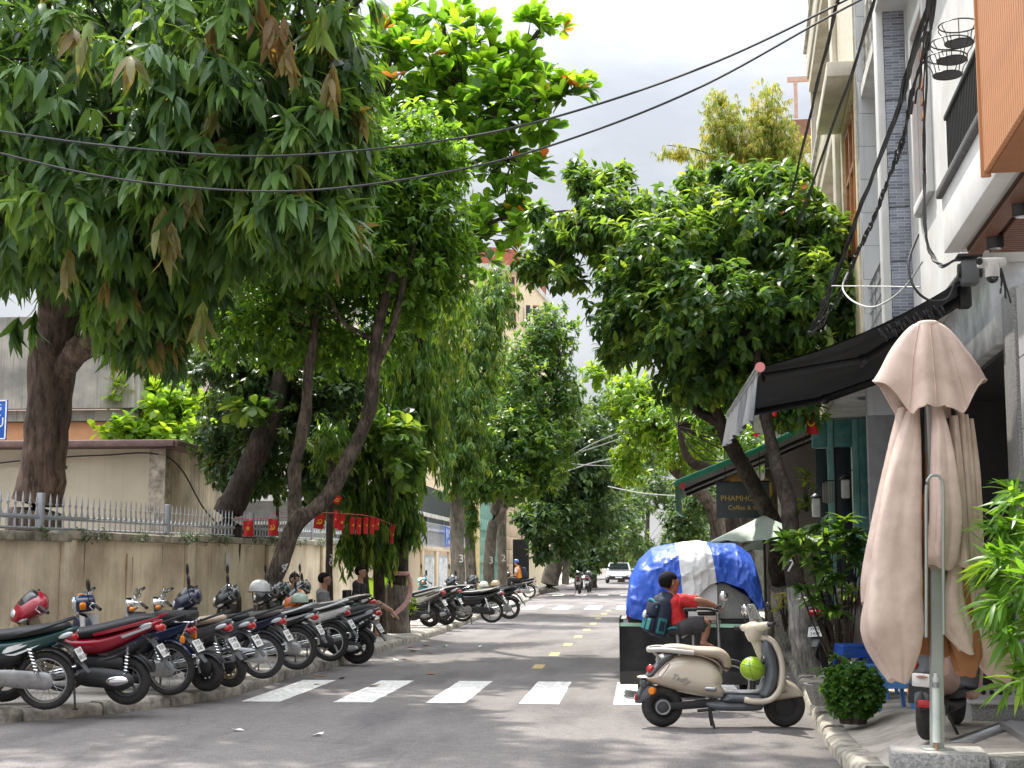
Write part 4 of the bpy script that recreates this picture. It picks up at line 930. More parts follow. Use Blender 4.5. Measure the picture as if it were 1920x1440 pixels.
LM_MANGO = leafmat('mango leaf', [(0, (.024, .055, .022)), (.35, (.048, .100, .030)), (.65, (.095, .175, .042)), (.88, (.14, .215, .05)), (.93, (.165, .165, .052)), (1, (.235, .172, .07))], .38, .34)
LM_LIGHT = leafmat('light green leaf', [(0, (.038, .085, .020)), (.5, (.072, .150, .025)), (1, (.13, .22, .032))], .5, .4)
LM_MID = leafmat('mid green leaf', [(0, (.032, .070, .024)), (.5, (.062, .125, .030)), (.85, (.115, .19, .036)), (1, (.17, .23, .045))], .47, .36)
LM_DARK = leafmat('dark green leaf', [(0, (.020, .045, .016)), (.6, (.040, .080, .024)), (1, (.085, .13, .03))], .35, .4)
LM_ALM = leafmat('almond leaf', [(0, (.040, .095, .016)), (.5, (.075, .165, .020)), (.982, (.14, .24, .022)), (.99, (.30, .12, .04)), (1, (.33, .12, .04))], .55, .4)
LM_ASH = leafmat('drooping leaf', [(0, (.028, .066, .016)), (.5, (.060, .125, .022)), (.85, (.12, .185, .03)), (1, (.19, .22, .045))], .42, .35)
LM_WISP = leafmat('yellow green wispy leaf', [(0, (.11, .17, .025)), (1, (.22, .25, .05))], .5, .5)
LM_BAM = leafmat('bamboo leaf', [(0, (.045, .115, .016)), (.7, (.09, .19, .022)), (1, (.17, .26, .04))], .5, .4)
LM_SAP = leafmat('sapling leaf', [(0, (.035, .085, .018)), (.7, (.06, .135, .026)), (1, (.11, .19, .04))], .4, .35)
LM_FAR = leafmat('far street leaf', [(0, (.030, .062, .024)), (.6, (.055, .10, .032)), (1, (.10, .145, .042))], .4, .5)
LM_SUN = leafmat('sunlit tone leaf', [(0, (.07, .15, .018)), (1, (.17, .25, .03))], .5, .4)  # yellow-green leaf, sunlight put into its brighter colour
def blade(w, droop=.25, fold=.12, shape='lance', seg=2):
    """leaf of length 1 along +x; returns verts, faces"""
    if shape == 'lance': st = [(.28, w*.92), (.62, w*.85)]
    elif shape == 'ob': st = [(.28, w*.45), (.58, w*.93), (.82, w*.92), (.95, w*.5)]
    elif shape == 'oval': st = [(.3, w*.95), (.65, w*.9)]
    else: st = [(.4, w)]
    v = [(0, 0, 0)]
    for x, k in st:
        z = -droop*x*x
        v += [(x, k, z + fold*k), (x, 0, z), (x, -k, z + fold*k)]
    tipx = 1.
    v.append((tipx, 0, -droop)); f = [(0, 2, 1), (0, 3, 2)]; n = len(st)
    for i in range(n-1): a = 1+3*i; f += [(a, a+1, a+4, a+3), (a+1, a+2, a+5, a+4)]
    a = 1+3*(n-1); e = len(v)-1; f += [(a, a+1, e), (a+1, a+2, e)]
    return np.array(v), f
def unit(a): return a/np.maximum(1e-9, np.linalg.norm(a, axis=-1, keepdims=True))
def foliage(clusters, axes, cval, per, L_, blade_, r, spread=(.4, 1.5), droop=.35, jit=.05, flat=.0, lenj=(.65, 1.1), internode=.0):
    """arrays of leaf frames: origin, x dir, y dir, z dir, length, colour value"""
    n = len(clusters); N = n*per
    c = np.repeat(clusters, per, 0); a = unit(np.repeat(axes, per, 0))
    ph = r.uniform(0, 2*np.pi, N); th = r.uniform(*spread, N)
    ref = np.where(np.abs(a[:, 2:3]) < .9, np.array([[0, 0, 1.]]), np.array([[1., 0, 0]]))
    e1 = unit(np.cross(a, ref)); e2 = np.cross(a, e1)
    d = a*np.cos(th)[:, None] + (e1*np.cos(ph)[:, None] + e2*np.sin(ph)[:, None])*np.sin(th)[:, None]
    d[:, 2] -= droop*r.uniform(.6, 1.4, N); d = unit(d)
    up = np.tile(np.array([[0, 0, 1.]]), (N, 1)) + r.normal(0, .35, (N, 3)) + a*.4
    y = unit(np.cross(up, d)); z = np.cross(d, y)
    ln = L_*r.uniform(*lenj, N)
    o = c + a*(r.uniform(-1, .3, N)*internode)[:, None]
    cv = np.clip(np.repeat(cval, per) + r.normal(0, jit, N), .001, .999)
    return o, d, y, z, ln, cv
def emit(fr, bl, name, mat, parent, base, kind='stuff'):
    o, d, y, z, ln, cv = fr; V, Fc = bl; n = len(o); m = len(V)
    if n == 0: return None
    P = o[:, None, :] - np.array(base)[None, None, :] + ln[:, None, None]*(V[None, :, 0:1]*d[:, None, :] + V[None, :, 1:2]*y[:, None, :] + V[None, :, 2:3]*z[:, None, :])
    P = P.reshape(-1, 3)
    sizes = np.array([len(f) for f in Fc]); flat = np.concatenate([np.array(f) for f in Fc])
    loops = (flat[None, :] + (np.arange(n)*m)[:, None]).ravel()
    tot = np.tile(sizes, n); start = np.concatenate([[0], np.cumsum(tot)[:-1]])
    me = bpy.data.meshes.new(name); me.vertices.add(len(P)); me.vertices.foreach_set('co', P.ravel().astype(np.float32))
    me.loops.add(len(loops)); me.loops.foreach_set('vertex_index', loops.astype(np.int32))
    me.polygons.add(len(tot)); me.polygons.foreach_set('loop_start', start.astype(np.int32))
    me.update(calc_edges=True); me.validate()
    me.materials.append(mat)
    me.attributes.new('rnd', 'FLOAT', 'POINT').data.foreach_set('value', np.repeat(cv, m).astype(np.float32))
    me.polygons.foreach_set('use_smooth', np.ones(len(tot), bool))
    ob = bpy.data.objects.new(name, me); COL.objects.link(ob); ob.parent = parent
    if kind: ob['kind'] = kind
    return ob
CAMI = None
def pix(o):
    c, s = math.cos(PS), math.sin(PS)
    x = o[:, 0]*c + o[:, 1]*s; fy = -o[:, 0]*s + o[:, 1]*c; z = o[:, 2] - CH
    f = fy*math.cos(TH) + z*math.sin(TH); yy = -fy*math.sin(TH) + z*math.cos(TH)
    return 960 + F*x/f, 720 - F*yy/f, f
def leaves(fr, bl, mat, tree, base, single=300, name='crown'):
    """nearest leaves in view are separate leaf parts, the rest one crown"""
    o, d, y, z, ln, cv = fr
    if single:
        u, v, f = pix(o + d*ln[:, None]*.5)
        ok = (u > 5) & (u < 1915) & (v > 5) & (v < 1435) & (f > 1)
        score = np.where(ok, ln/np.maximum(f, .1), -1); 
        # the camera-side leaves: nearest first
        score = np.where(ok, -f, -1e9); idx = np.argsort(-score)[:single]; idx = idx[score[idx] > -1e8]
        V, Fc = bl; me = bpy.data.meshes.new('leaf'); me.from_pydata(V.tolist(), [], Fc); me.materials.append(mat)
        me.attributes.new('rnd', 'FLOAT', 'POINT').data.foreach_set('value', np.zeros(len(V), np.float32)); me.polygons.foreach_set('use_smooth', [True]*len(Fc))
        for i in idx:
            M_ = Matrix.Identity(4)
            for k in range(3): M_[k][0], M_[k][1], M_[k][2], M_[k][3] = d[i, k]*ln[i], y[i, k]*ln[i], z[i, k]*ln[i], o[i, k]-base[k]
            ob = bpy.data.objects.new('leaf', me); COL.objects.link(ob); ob.parent = tree; ob.matrix_basis = M_; ob.color = (cv[i], cv[i], cv[i], 1)
        keep = np.ones(len(o), bool); keep[idx] = False; fr = tuple(a[keep] for a in fr)
    return emit(fr, bl, name, mat, tree, base)
def blobs(specs, r, dens=1., shell=.4, lift=.35):
    """cluster points in a union of ellipsoids given by picture centre, depth and radii"""
    C = []; A = []
    for sp in specs:
        u, v, Y, ru, rv, ry, n = sp
        c = np.array(at(u, v, Y)); R3 = np.array([ru*Y/F, ry, rv*Y/F]); n = max(3, int(n*dens*DENS))
        d = unit(r.normal(0, 1, (n, 3))); rad = r.uniform(0, 1, n)**shell * np.array([1 + .38*mnoise.noise(Vector(q)*2.3 + Vector((u*.01, v*.01, 0))) for q in d])
        C.append(c + d*R3*rad[:, None]); a = d/R3*R3.mean() + np.array([0, 0, lift]) + r.normal(0, .35, (n, 3)); A.append(unit(a))
    return np.concatenate(C), np.concatenate(A)
def trunk(pts, rad, mat, name, parent, base, n=12, k=5, rough=.06, seed=1):
    q = cr_interp([(*p, a) for p, a in zip(pts, rad)], k)
    m = MB(Matrix.Translation(-Vector(base))); m.sweep([x[:3] for x in q], [max(.004, x[3]) for x in q], [max(.004, x[3]) for x in q], n)
    if rough:
        rr = random.Random(seed)
        for i, v in enumerate(m.v):
            f = mnoise.noise(Vector(v)*3.1 + Vector((seed, 0, 0)))*1.2 + mnoise.noise(Vector(v)*9)*.6
            j = min(i//n, len(q)-1); c = Vector(q[j][:3]) - Vector(base); dd = Vector(v)-c; m.v[i] = tuple(c + dd*(1 + rough*3*f))
    return m.build(name, mat, parent, smooth=1.5)
def twigs(C, hubs, mat, parent, base, r, n=60, rad=.012):
    """fine branches from limb ends into the crown"""
    idx = r.choice(len(C), min(n, len(C)), replace=False); m = MB(Matrix.Translation(-Vector(base)))
    for i in idx:
        p = Vector(C[i]); h = min(hubs, key=lambda q: (Vector(q)-p).length); h = Vector(h)
        mid = h.lerp(p, .5) + Vector(r.normal(0, .12, 3))*(p-h).length*.6
        m.tube([tuple(x) for x in cr_interp([tuple(h), tuple(mid), tuple(p)], 3)], [rad*2.2, rad*2, rad*1.8, rad*1.5, rad*1.2, rad*.9, rad*.5], 5)
    o = m.build('twigs', mat, parent, smooth=1.5); o['kind'] = 'stuff'; return o
def P_(*l): return [tuple(at(*p)) for p in l]
# ---- 1. the big mango
r = np.random.default_rng(21)
b0 = at(70, 1000, 22); b0.z = .13; mg = thing('mango_tree', 'huge dark mango tree with thick brown trunk behind the cream wall', 'tree', b0)
tp = [(b0.x-.05, 22, .0), *P_((62, 1000, 22), (78, 900, 22), (92, 760, 22), (100, 660, 22), (118, 560, 21.8), (150, 440, 21.3), (200, 300, 20.6), (240, 100, 20))]
trunk(tp, [.52, .44, .37, .345, .37, .33, .29, .24, .17], BARK1, 'trunk', mg, b0, 20, 6, .035, 3)
trunk(P_((118, 690, 21.9), (150, 655, 21.6), (200, 610, 21), (290, 540, 20), (390, 430, 19)), [.22, .17, .14, .11, .06], BARK1, 'limb', mg, b0, 10, 5, .04, 4)
trunk(P_((115, 560, 21.8), (60, 450, 21), (-30, 330, 20), (-100, 200, 19.6)), [.2, .17, .14, .08], BARK1, 'limb', mg, b0, 10, 5, .04, 5)
trunk(P_((150, 440, 21.3), (280, 320, 20), (420, 230, 19), (540, 150, 18.3)), [.2, .16, .12, .05], BARK1, 'limb', mg, b0, 10, 5, .04, 6)
MB(Matrix.Translation(-b0)).ball(at(150, 655, 21.5), (.26, .2, .2), 14, 9, fn=lambda d: 1+.25*mnoise.noise(d*2.5)).build('knot', BARK1, mg)
mb_ = [(130, 250, 19.2, 320, 330, 3.2, 330), (470, 190, 18.6, 220, 250, 2.8, 300), (330, 410, 19, 290, 150, 2.8, 230), (570, 330, 18, 120, 130, 1.8, 120), (240, 585, 21, 140, 90, 1.8, 130), (560, 420, 17.6, 140, 60, 1.4, 90), (250, 500, 20, 200, 110, 2, 130), (640, 260, 17.6, 60, 90, 1.2, 60),
       (20, 450, 20, 130, 110, 2.2, 70), (450, -120, 18, 270, 150, 3, 120), (80, -120, 19, 270, 150, 3, 110), (640, 150, 18.4, 70, 180, 1.6, 80), (300, 660, 21.5, 70, 45, 1, 18), (300, 250, 21.5, 420, 280, 2.2, 230), (-160, 200, 19, 180, 330, 3, 120), (650, -340, 16.5, 330, 150, 3, 110), (930, -430, 15.5, 260, 120, 3, 110)]  # last two blobs: unseen crown added above the frame to shade the road
C, A = blobs(mb_, r, 1.0, .42, .15)
u, v, f = pix(C); lim = np.interp(u, [-200, 0, 60, 140, 200, 330, 400, 470, 560, 640, 720], [540, 570, 540, 570, 690, 710, 580, 510, 500, 500, 400]); keep = (v < lim-25) & ((u < 705) | (v < -120)); C, A = C[keep], A[keep]
k_ = np.clip(1.3 - (f[keep]-16)/5, .0, 1); cv = (r.uniform(0, .60, len(C)) + k_*r.uniform(.05, .30, len(C))); cv = np.where(r.uniform(0, 1, len(C)) > .95, r.uniform(.90, .96, len(C)), cv)  # lit look put into the colour: front clusters lighter, rear ones darker
MBL = blade(.125, .35, .25, 'lance')
fr = foliage(C, A, cv, 11, .47, MBL, r, (.5, 1.45), .95, .02, internode=.14, lenj=(.45, 1.12))
leaves(fr, MBL, LM_MANGO, mg, b0, 300)
# hanging low sprays, bronze young shoots
C2 = np.array([at(*p) for p in ((122, 500, 17.5), (300, 420, 17), (315, 450, 17), (375, 600, 17.6), (400, 40, 16.6), (480, 20, 16.5), (505, 60, 16.5), (400, 205, 16.6), (160, 70, 16.5), (600, 40, 16.6), (360, 370, 17), (528, 60, 16.6), (62, 600, 21), (30, 620, 20.5), (620, 150, 16.5), (540, 110, 16.4))])
cv2 = np.array([.91, .92, .925, .905, .94, .965, .96, .92, .90, .89, .91, .96, .4, .3, .93, .94])
A2 = np.tile(np.array([[0, -.2, -.5]]), (len(C2), 1)); fr = foliage(C2, A2, cv2, 13, .48, MBL, r, (.2, .9), 1.1, .01, internode=.3)
leaves(fr, MBL, LM_MANGO, mg, b0, 60, 'young_shoots')
twigs(C, P_((200, 300, 20.6), (390, 430, 19), (540, 150, 18.3), (240, 100, 20), (60, 450, 21), (290, 540, 20)), BARK3, mg, b0, r, 90, .012)
# ---- 2. leaning light green tree on the pavement
r = np.random.default_rng(22)
b0 = gr(487, 1165, .13); b0 = Vector((at(487, 1057, 23.6).x, 23.6, .13)); lt = thing('leaning_tree', 'leaning street tree with forked rough trunk rising from among the motorbikes', 'tree', b0)
trunk([tuple(b0), *P_((492, 1150, 23.6), (520, 1070, 23.7), (552, 985, 23.8), (570, 960, 23.8))], [.2, .175, .15, .15, .12], BARK2, 'trunk', lt, b0, 14, 6, .05, 2)
trunk(P_((552, 985, 23.8), (553, 900, 24), (556, 860, 24), (572, 790, 24.1), (578, 700, 24.2), (590, 620, 24.3), (600, 480, 24.4)), [.12, .11, .105, .1, .09, .07, .03], BARK2, 'limb', lt, b0, 12, 5, .06, 7)
trunk(P_((556, 980, 23.8), (610, 935, 24), (650, 865, 24.2), (690, 780, 24.4), (700, 700, 24.4), (708, 620, 24.5), (735, 520, 24.5), (770, 420, 24.6), (800, 300, 24.6)), [.13, .13, .125, .12, .11, .10, .085, .06, .03], BARK2, 'limb', lt, b0, 12, 5, .05, 8)
trunk(P_((702, 690, 24.4), (735, 620, 24.3), (755, 540, 24.2), (780, 450, 24)), [.07, .065, .05, .02], BARK2, 'limb', lt, b0, 8, 4, .05, 9)
trunk(P_((705, 640, 24.5), (670, 620, 24.3), (640, 600, 24), (600, 520, 23.8)), [.05, .04, .035, .015], BARK2, 'limb', lt, b0, 8, 4, .05, 10)
sp = [(650, 330, 24, 160, 110, 1.8, 420), (770, 270, 24.5, 115, 75, 1.5, 260), (600, 470, 24, 190, 100, 1.9, 420), (800, 400, 25, 95, 110, 1.5, 300), (520, 590, 25, 150, 105, 1.8, 380), (760, 540, 25.4, 110, 110, 1.3, 260), (430, 580, 25.5, 100, 110, 1.5, 220), (840, 500, 25.5, 60, 90, 1.2, 110), (640, 640, 25.5, 130, 70, 1.3, 230), (700, 430, 24.6, 150, 140, 1.6, 420), (560, 500, 24, 140, 110, 1.6, 260), (820, 300, 25, 70, 60, 1.2, 120)]
C, A = blobs(sp, r, 1, .5, .4); cv = r.uniform(0, .95, len(C))
BL2 = blade(.20, .3, .25, 'oval'); fr = foliage(C, A, cv, 7, .19, BL2, r, (.4, 1.5), .4, .05, internode=.12)
leaves(fr, BL2, LM_LIGHT, lt, b0, 300)
twigs(C, P_((600, 480, 24.4), (770, 420, 24.6), (735, 520, 24.5), (800, 300, 24.6), (590, 620, 24.3), (640, 600, 24), (700, 640, 24.5)), BARK3, lt, b0, r, 130, .008)
# ---- 3. dark trees behind the wall
def quick_tree(name, label, tpts, trad, bark, specs, lm, bl, per, L_, seed, dens=1., droop=.4, spread=(.4, 1.5), single=0, group=None, shell=.5, lift=.3, limbs=(), cvr=(0, .95), nt=40, base=None):
    r = np.random.default_rng(seed); P = P_(*tpts); b = Vector(base or (P[0][0], P[0][1], .13)); t = thing(name, label, 'tree', b, 0, group)
    if P: trunk([(b.x, b.y, b.z-.05)] + P, [trad[0]*1.2] + list(trad), bark, 'trunk', t, b, 12, 4, .05, seed)
    hubs = [P[-1]]
    for lp, lr in limbs: q = P_(*lp); trunk(q, lr, bark, 'limb', t, b, 8, 4, .05, seed+3); hubs += [q[-1], q[len(q)//2]]
    C, A = blobs(specs, r, dens, shell, lift); cv = r.uniform(*cvr, len(C))
    fr = foliage(C, A, cv, per, L_, bl, r, spread, droop, .05, internode=L_*.6)
    leaves(fr, bl, lm, t, b, single)
    if nt: twigs(C, hubs, BARK3, t, b, r, nt, .010)
    return t, b
BLD = blade(.22, .25, .2, 'oval'); BLA = blade(.085, .3, .2, 'lance'); BLF = blade(.26, .2, .2, 'one')
quick_tree('tree', 'dark leaved tree with slanting dark trunk behind the wall right of the outbuilding', [(425, 985, 28), (445, 930, 28), (480, 850, 28), (505, 790, 28), (530, 690, 28)], [.3, .27, .24, .22, .15], BARK3,
    [(375, 655, 31, 60, 45, 1.3, 120), (455, 800, 30.5, 95, 90, 1.6, 380), (480, 880, 30, 90, 60, 1.4, 230), (550, 760, 29.2, 130, 130, 1.7, 560), (600, 890, 29.2, 65, 70, 1.2, 190), (460, 680, 28.6, 140, 80, 1.5, 330), (440, 870, 31, 50, 55, 1.2, 110), (640, 700, 29, 70, 110, 1.2, 240)], LM_DARK, BLD, 7, .2, 31, single=0)
quick_tree('sunlit_tree', 'bright yellow-green sunlit tree above the outbuilding roof', [(310, 850, 40), (308, 800, 40)], [.2, .12], BARK3,
    [(275, 745, 40, 58, 50, 1.6, 130), (335, 770, 39, 60, 55, 1.8, 140), (245, 812, 38, 50, 26, 1.2, 70), (350, 822, 38, 70, 32, 1.4, 110), (310, 695, 41, 60, 36, 1.3, 70)], LM_SUN, blade(.3, .15, .2, 'ob'), 7, .34, 32, droop=.05, nt=20)
quick_tree('tree', 'dark dense tree filling the gap behind the stained outbuilding', [(230, 860, 50), (225, 790, 50)], [.25, .15], BARK3,
    [(215, 785, 50, 55, 45, 2, 110), (400, 720, 52, 90, 100, 2.5, 220)], LM_DARK, blade(.13, .3, .2, 'lance'), 7, .34, 33, droop=.5, nt=20)
# ---- 4. drooping mast trees
for i, (tp, tr, sp, lab, bark) in enumerate((
    ([(745, 1130, 31), (748, 1000, 31), (752, 900, 31.2), (760, 700, 31.6)], [.22, .17, .12, .05], [(765, 700, 31, 80, 130, 1.1, 300), (820, 650, 32, 65, 110, 1.1, 200), (745, 860, 30.6, 65, 120, .8, 320), (795, 800, 31, 60, 120, .9, 230), (765, 985, 30.8, 38, 55, .5, 90), (850, 580, 33, 45, 60, 1, 80), (755, 560, 31, 60, 80, 1, 130)], 'drooping mast tree with limewashed lower trunk tied with pink tape', BARK3),
    ([(684, 1140, 30), (680, 1060, 30), (676, 950, 30.2), (670, 750, 30.6)], [.12, .11, .1, .05], [(672, 800, 30.8, 60, 130, .9, 180), (640, 900, 30.6, 50, 110, .9, 130), (690, 960, 30.2, 45, 90, .8, 120), (655, 1030, 29.9, 30, 45, .5, 45)], 'slim drooping mast tree left of the limewashed one', BARK3),
    ([(712, 1140, 30.4), (710, 1060, 30.4), (712, 950, 30.6), (716, 760, 31)], [.13, .12, .1, .05], [(716, 820, 31, 55, 130, .9, 170), (735, 930, 30.8, 45, 80, .8, 110), (700, 1020, 30.2, 40, 50, .6, 70), (725, 1045, 30.4, 28, 40, .5, 40)], 'slim drooping mast tree between its two neighbours', BARK3))):
    rr = np.random.default_rng(40+i); P = P_(*tp); b = Vector((P[0][0], P[0][1], .13)); t = thing('mast_tree', lab, 'tree', b, 0, 'drooping mast trees')
    trunk([(b.x, b.y, .1)]+P, [tr[0]*1.25]+tr, bark, 'trunk', t, b, 12, 5, .04, 50+i)
    C, A = blobs(sp, rr, 1, .6, -.3); cv = rr.uniform(0, .98, len(C))
    fr = foliage(C, A*.3 + np.array([[0, 0, -.8]]), cv, 11, .25, BLA, rr, (.15, 1.0), 1.3, .06, internode=.25); leaves(fr, BLA, LM_ASH, t, b, 200)
    if i == 0:
        trunk([(b.x, b.y, .1), tuple(Vector((b.x, b.y, .9))), (P[1][0], P[1][1], 1.15)], [.295, .245, .233], LIME if False else barkmat('faded lime washed bark', (.10, .09, .08), (.30, .27, .24), 7), 'lime_wash', t, b, 12, 4, .04, 50)
        m = MB(Matrix.Translation(-b)); c = at(747, 1075, 30.95)
        m.torus(c, (0, 0, 1), .225, .03, 20, 6, 1.6); tape = M('pink barrier tape', (.55, .30, .27), .6, var=.35, scale=25); m.build('tape', tape, t)
        m = MB(Matrix.Translation(-b)); q = cr_interp(P_((764, 1078, 30.9), (770, 1100, 30.7), (762, 1130, 30.5), (735, 1155, 30.3)), 5); m.sweep([tuple(x) for x in q], .05, .006, 6, up=(0, 1, 0)); m.build('tape_end', tape, t)
# slim pole-like trunk with white numerals
NUM = M('white stencil paint', (.72, .71, .68), .8, var=.1, scale=20)
def numerals(s, u, v, Y, size, parent, base, yaw=0, tilt=0):
    p = at(u, v, Y) - Vector(base); text(s, size, NUM, 'numeral', parent, Matrix.Translation(p) @ Matrix.Rotation(yaw, 4, 'Z') @ Matrix.Rotation(tilt, 4, 'Y') @ TF, .004)
t, b = quick_tree('thin_tree', 'thin straight trunk with white numerals next to the seated men', [(618, 1140, 27), (617, 1050, 27), (620, 950, 27.1), (622, 850, 27.3)], [.075, .07, .07, .05], BARK3, [(625, 830, 27.6, 50, 55, .8, 90)], LM_ASH, BLA, 9, .24, 61, droop=1.2, nt=8)
numerals('2', 621, 1045, 26.91, .15, t, b, .1); numerals('0', 621, 1056, 26.91, .15, t, b, .1)
numerals('4', 532, 1064, 23.53, .24, lt, Vector((at(487, 1057, 23.6).x, 23.6, .13)), .1, .5)
# ---- 5. tropical almond, big glossy leaves against the sky
r = np.random.default_rng(25)
b0 = Vector((at(752, 1057, 32.5).x, 32.5, .13)); al = thing('almond_tree', 'tall tropical almond tree with big bright paddle leaves against the sky', 'tree', b0)
trunk([tuple(b0), *P_((757, 900, 32.3), (775, 700, 31.5), (805, 500, 30), (840, 330, 29.2), (870, 150, 29))], [.17, .15, .14, .12, .10, .05], BARK3, 'trunk', al, b0, 12, 5, .04, 71)
for lp in (((820, 480, 29.4), (870, 440, 28.9), (940, 410, 28.6), (990, 400, 28.4)), ((840, 330, 29.2), (900, 300, 28.8), (960, 300, 28.4), (1010, 330, 28.2)), ((850, 280, 29.1), (920, 220, 28.7), (1000, 190, 28.3), (1090, 170, 28)), ((862, 190, 29), (930, 130, 29), (990, 80, 28.9), (1035, 30, 28.8)), ((840, 320, 29.2), (780, 250, 29.3), (720, 190, 29.4), (680, 120, 29.5)), ((865, 170, 29), (840, 100, 29.2), (830, 40, 29.3))):
    trunk(P_(*lp), [.07, .055, .04, .018][:len(lp)], BARK3, 'limb', al, b0, 8, 4, .04, 72)
sp = [(870, 120, 29, 130, 85, 1.9, 60), (780, 190, 29.2, 110, 90, 1.8, 48), (950, 190, 28.5, 105, 75, 1.6, 46), (1060, 180, 28, 48, 26, .7, 9), (1010, 55, 28.9, 48, 36, .9, 12), (940, 290, 28.5, 60, 50, 1.1, 20), (1000, 330, 28.2, 32, 26, .6, 7), (930, 410, 28.7, 55, 60, 1, 22), (700, 110, 29.5, 75, 90, 1.6, 30), (985, 130, 28.7, 60, 50, .9, 16), (975, 420, 28.4, 30, 25, .6, 6), (835, 40, 29.2, 60, 25, 1, 9), (890, 480, 28.9, 60, 30, .9, 10), (1010, 230, 28.2, 40, 30, .7, 8), (860, 260, 29.1, 90, 60, 1.4, 22), (1100, 165, 28, 12, 10, .2, 2), (755, 60, 29.3, 60, 45, 1.2, 14)]
C, A = blobs(sp, r, .95, .6, 1.1); cv = r.uniform(0, .96, len(C)); BLO = blade(.27, .12, .22, 'ob')
fr = foliage(C, A, cv, 9, .385, BLO, r, (.5, 1.35), -.08, .06, lenj=(.6, 1.1)); leaves(fr, BLO, LM_ALM, al, b0, 300)
twigs(C, P_((870, 440, 28.9), (960, 300, 28.4), (1000, 190, 28.3), (930, 130, 29), (780, 250, 29.3), (720, 190, 29.4), (865, 170, 29), (990, 80, 28.9), (840, 330, 29.2), (1060, 176, 28.1)), BARK3, al, b0, r, 150, .010)
# lower almond-like sapling with dark broad leaves behind the leaning trunk
quick_tree('broadleaf_tree', 'low broad leaved tree behind the right hand leaning limb', [(733, 1080, 30.9), (728, 960, 30.2), (742, 860, 29)], [.03, .025, .02], BARK3, [(735, 810, 28.6, 50, 45, .7, 16), (760, 860, 28.5, 40, 40, .6, 10), (712, 790, 28.4, 30, 20, .5, 5)], LM_MID, blade(.3, .2, .15, 'ob'), 9, .34, 81, droop=.1, nt=8, single=60)
quick_tree('broadleaf_tree', 'low broad leaved shoot over the slanting dark trunk', [(520, 950, 32), (500, 860, 32), (488, 790, 31.6)], [.04, .03, .02], BARK3, [(480, 765, 27.6, 55, 14, .6, 9)], LM_MID, blade(.3, .2, .15, 'ob'), 9, .33, 82, droop=.05, nt=4, single=40)
# ---- 6. trees further along the left pavement
quick_tree('mast_tree', 'yellow-green drooping mast tree with numbered trunk near the far bikes', [(858, 1095, 41), (857, 1000, 41), (860, 880, 41), (880, 640, 41.5)], [.21, .2, .18, .08], BARK4,
    [(905, 640, 41, 55, 115, 1.2, 330), (880, 850, 40.6, 45, 70, .9, 150), (935, 560, 41.5, 45, 75, 1, 150), (850, 870, 40.4, 42, 65, .7, 130), (840, 760, 40.6, 50, 90, 1, 180), (880, 760, 40.6, 50, 90, 1, 160)], LM_ASH, BLA, 11, .27, 91, droop=1.2, group='drooping mast trees', lift=-.3, nt=10)
quick_tree('mast_tree', 'thin drooping mast tree with fruit right of the numbered trunk', [(884, 1090, 44), (880, 1000, 44), (876, 900, 44), (878, 780, 44)], [.17, .15, .14, .07], BARK4, [(882, 960, 43.8, 22, 75, .5, 60), (905, 880, 43.8, 30, 50, .8, 60)], LM_ASH, BLA, 11, .27, 92, droop=1.2, group='drooping mast trees', lift=-.3, nt=8)
t, b = quick_tree('street_tree', 'pale forked street tree with pruned limb in front of the green gate', [(916, 1100, 47), (918, 1040, 47), (928, 960, 47), (945, 880, 47), (960, 780, 47)], [.2, .19, .17, .13, .08], BARK4,
    [(995, 720, 46, 85, 110, 2.1, 620), (960, 820, 45, 100, 90, 2.2, 640), (1030, 625, 46, 55, 60, 1.5, 260), (1020, 850, 44.5, 65, 75, 1.6, 340), (880, 820, 46, 60, 70, 1.5, 220), (1062, 760, 46, 38, 75, 1.2, 190), (960, 900, 44, 70, 45, 1.4, 240), (900, 900, 44, 50, 40, 1.2, 130)], LM_MID, BLD, 7, .21, 93, limbs=((((928, 985, 47), (940, 965, 46.8), (948, 950, 46.6)), [.12, .11, .10]), (((945, 880, 47), (1000, 800, 46), (1040, 720, 46)), [.1, .07, .03])), nt=120)
quick_tree('street_tree', 'straight pale trunk with numeral beside the green gate', [(942, 1100, 49), (941, 1020, 49), (942, 930, 49), (950, 830, 49)], [.17, .16, .15, .1], BARK4, [(930, 720, 49, 70, 80, 1.8, 200), (950, 880, 48, 50, 35, 1.2, 80)], LM_MID, BLD, 7, .22, 94, nt=30)
def numf(s, u, v, Y, size, lab):
    return None
for s, u, v, Y in (('3', 865, 1048, 40.75), ('3', 921, 1051, 46.7), ('2', 944, 1047, 48.7)):
    nb = at(u, v, Y); o = text(s, .32, NUM, 'painted_numeral', None, Matrix.Translation(nb) @ TF, .004); tag(o, {865: 'white 3 painted on the trunk nearest the far bikes', 921: 'white 3 painted on the brown forked trunk', 944: 'white 2 painted on the pale straight trunk'}[u], 'number')
t, b = quick_tree('street_tree', 'dark tree with fluted buttressed trunk beside the far junction', [(1030, 1095, 76), (1045, 1030, 76), (1052, 960, 76), (1065, 900, 76)], [.5, .38, .33, .22], BARK4,
    [(1090, 850, 75, 75, 95, 3.2, 620), (1045, 965, 73, 65, 50, 2.5, 330), (1135, 790, 78, 50, 65, 3, 260), (1005, 975, 70, 42, 40, 1.5, 190), (1020, 900, 72, 40, 60, 2, 190), (1015, 1030, 71, 26, 26, 1, 60), (1115, 950, 76, 60, 75, 2.5, 340), (1070, 1010, 74, 40, 40, 2, 130)], LM_DARK, BLD, 7, .36, 95, limbs=((((1052, 1000, 76), (1075, 930, 75), (1095, 860, 75)), [.3, .22, .1]), (((1060, 1095, 75.6), (1062, 1040, 75.8), (1058, 985, 76)), [.2, .18, .14])), nt=40)
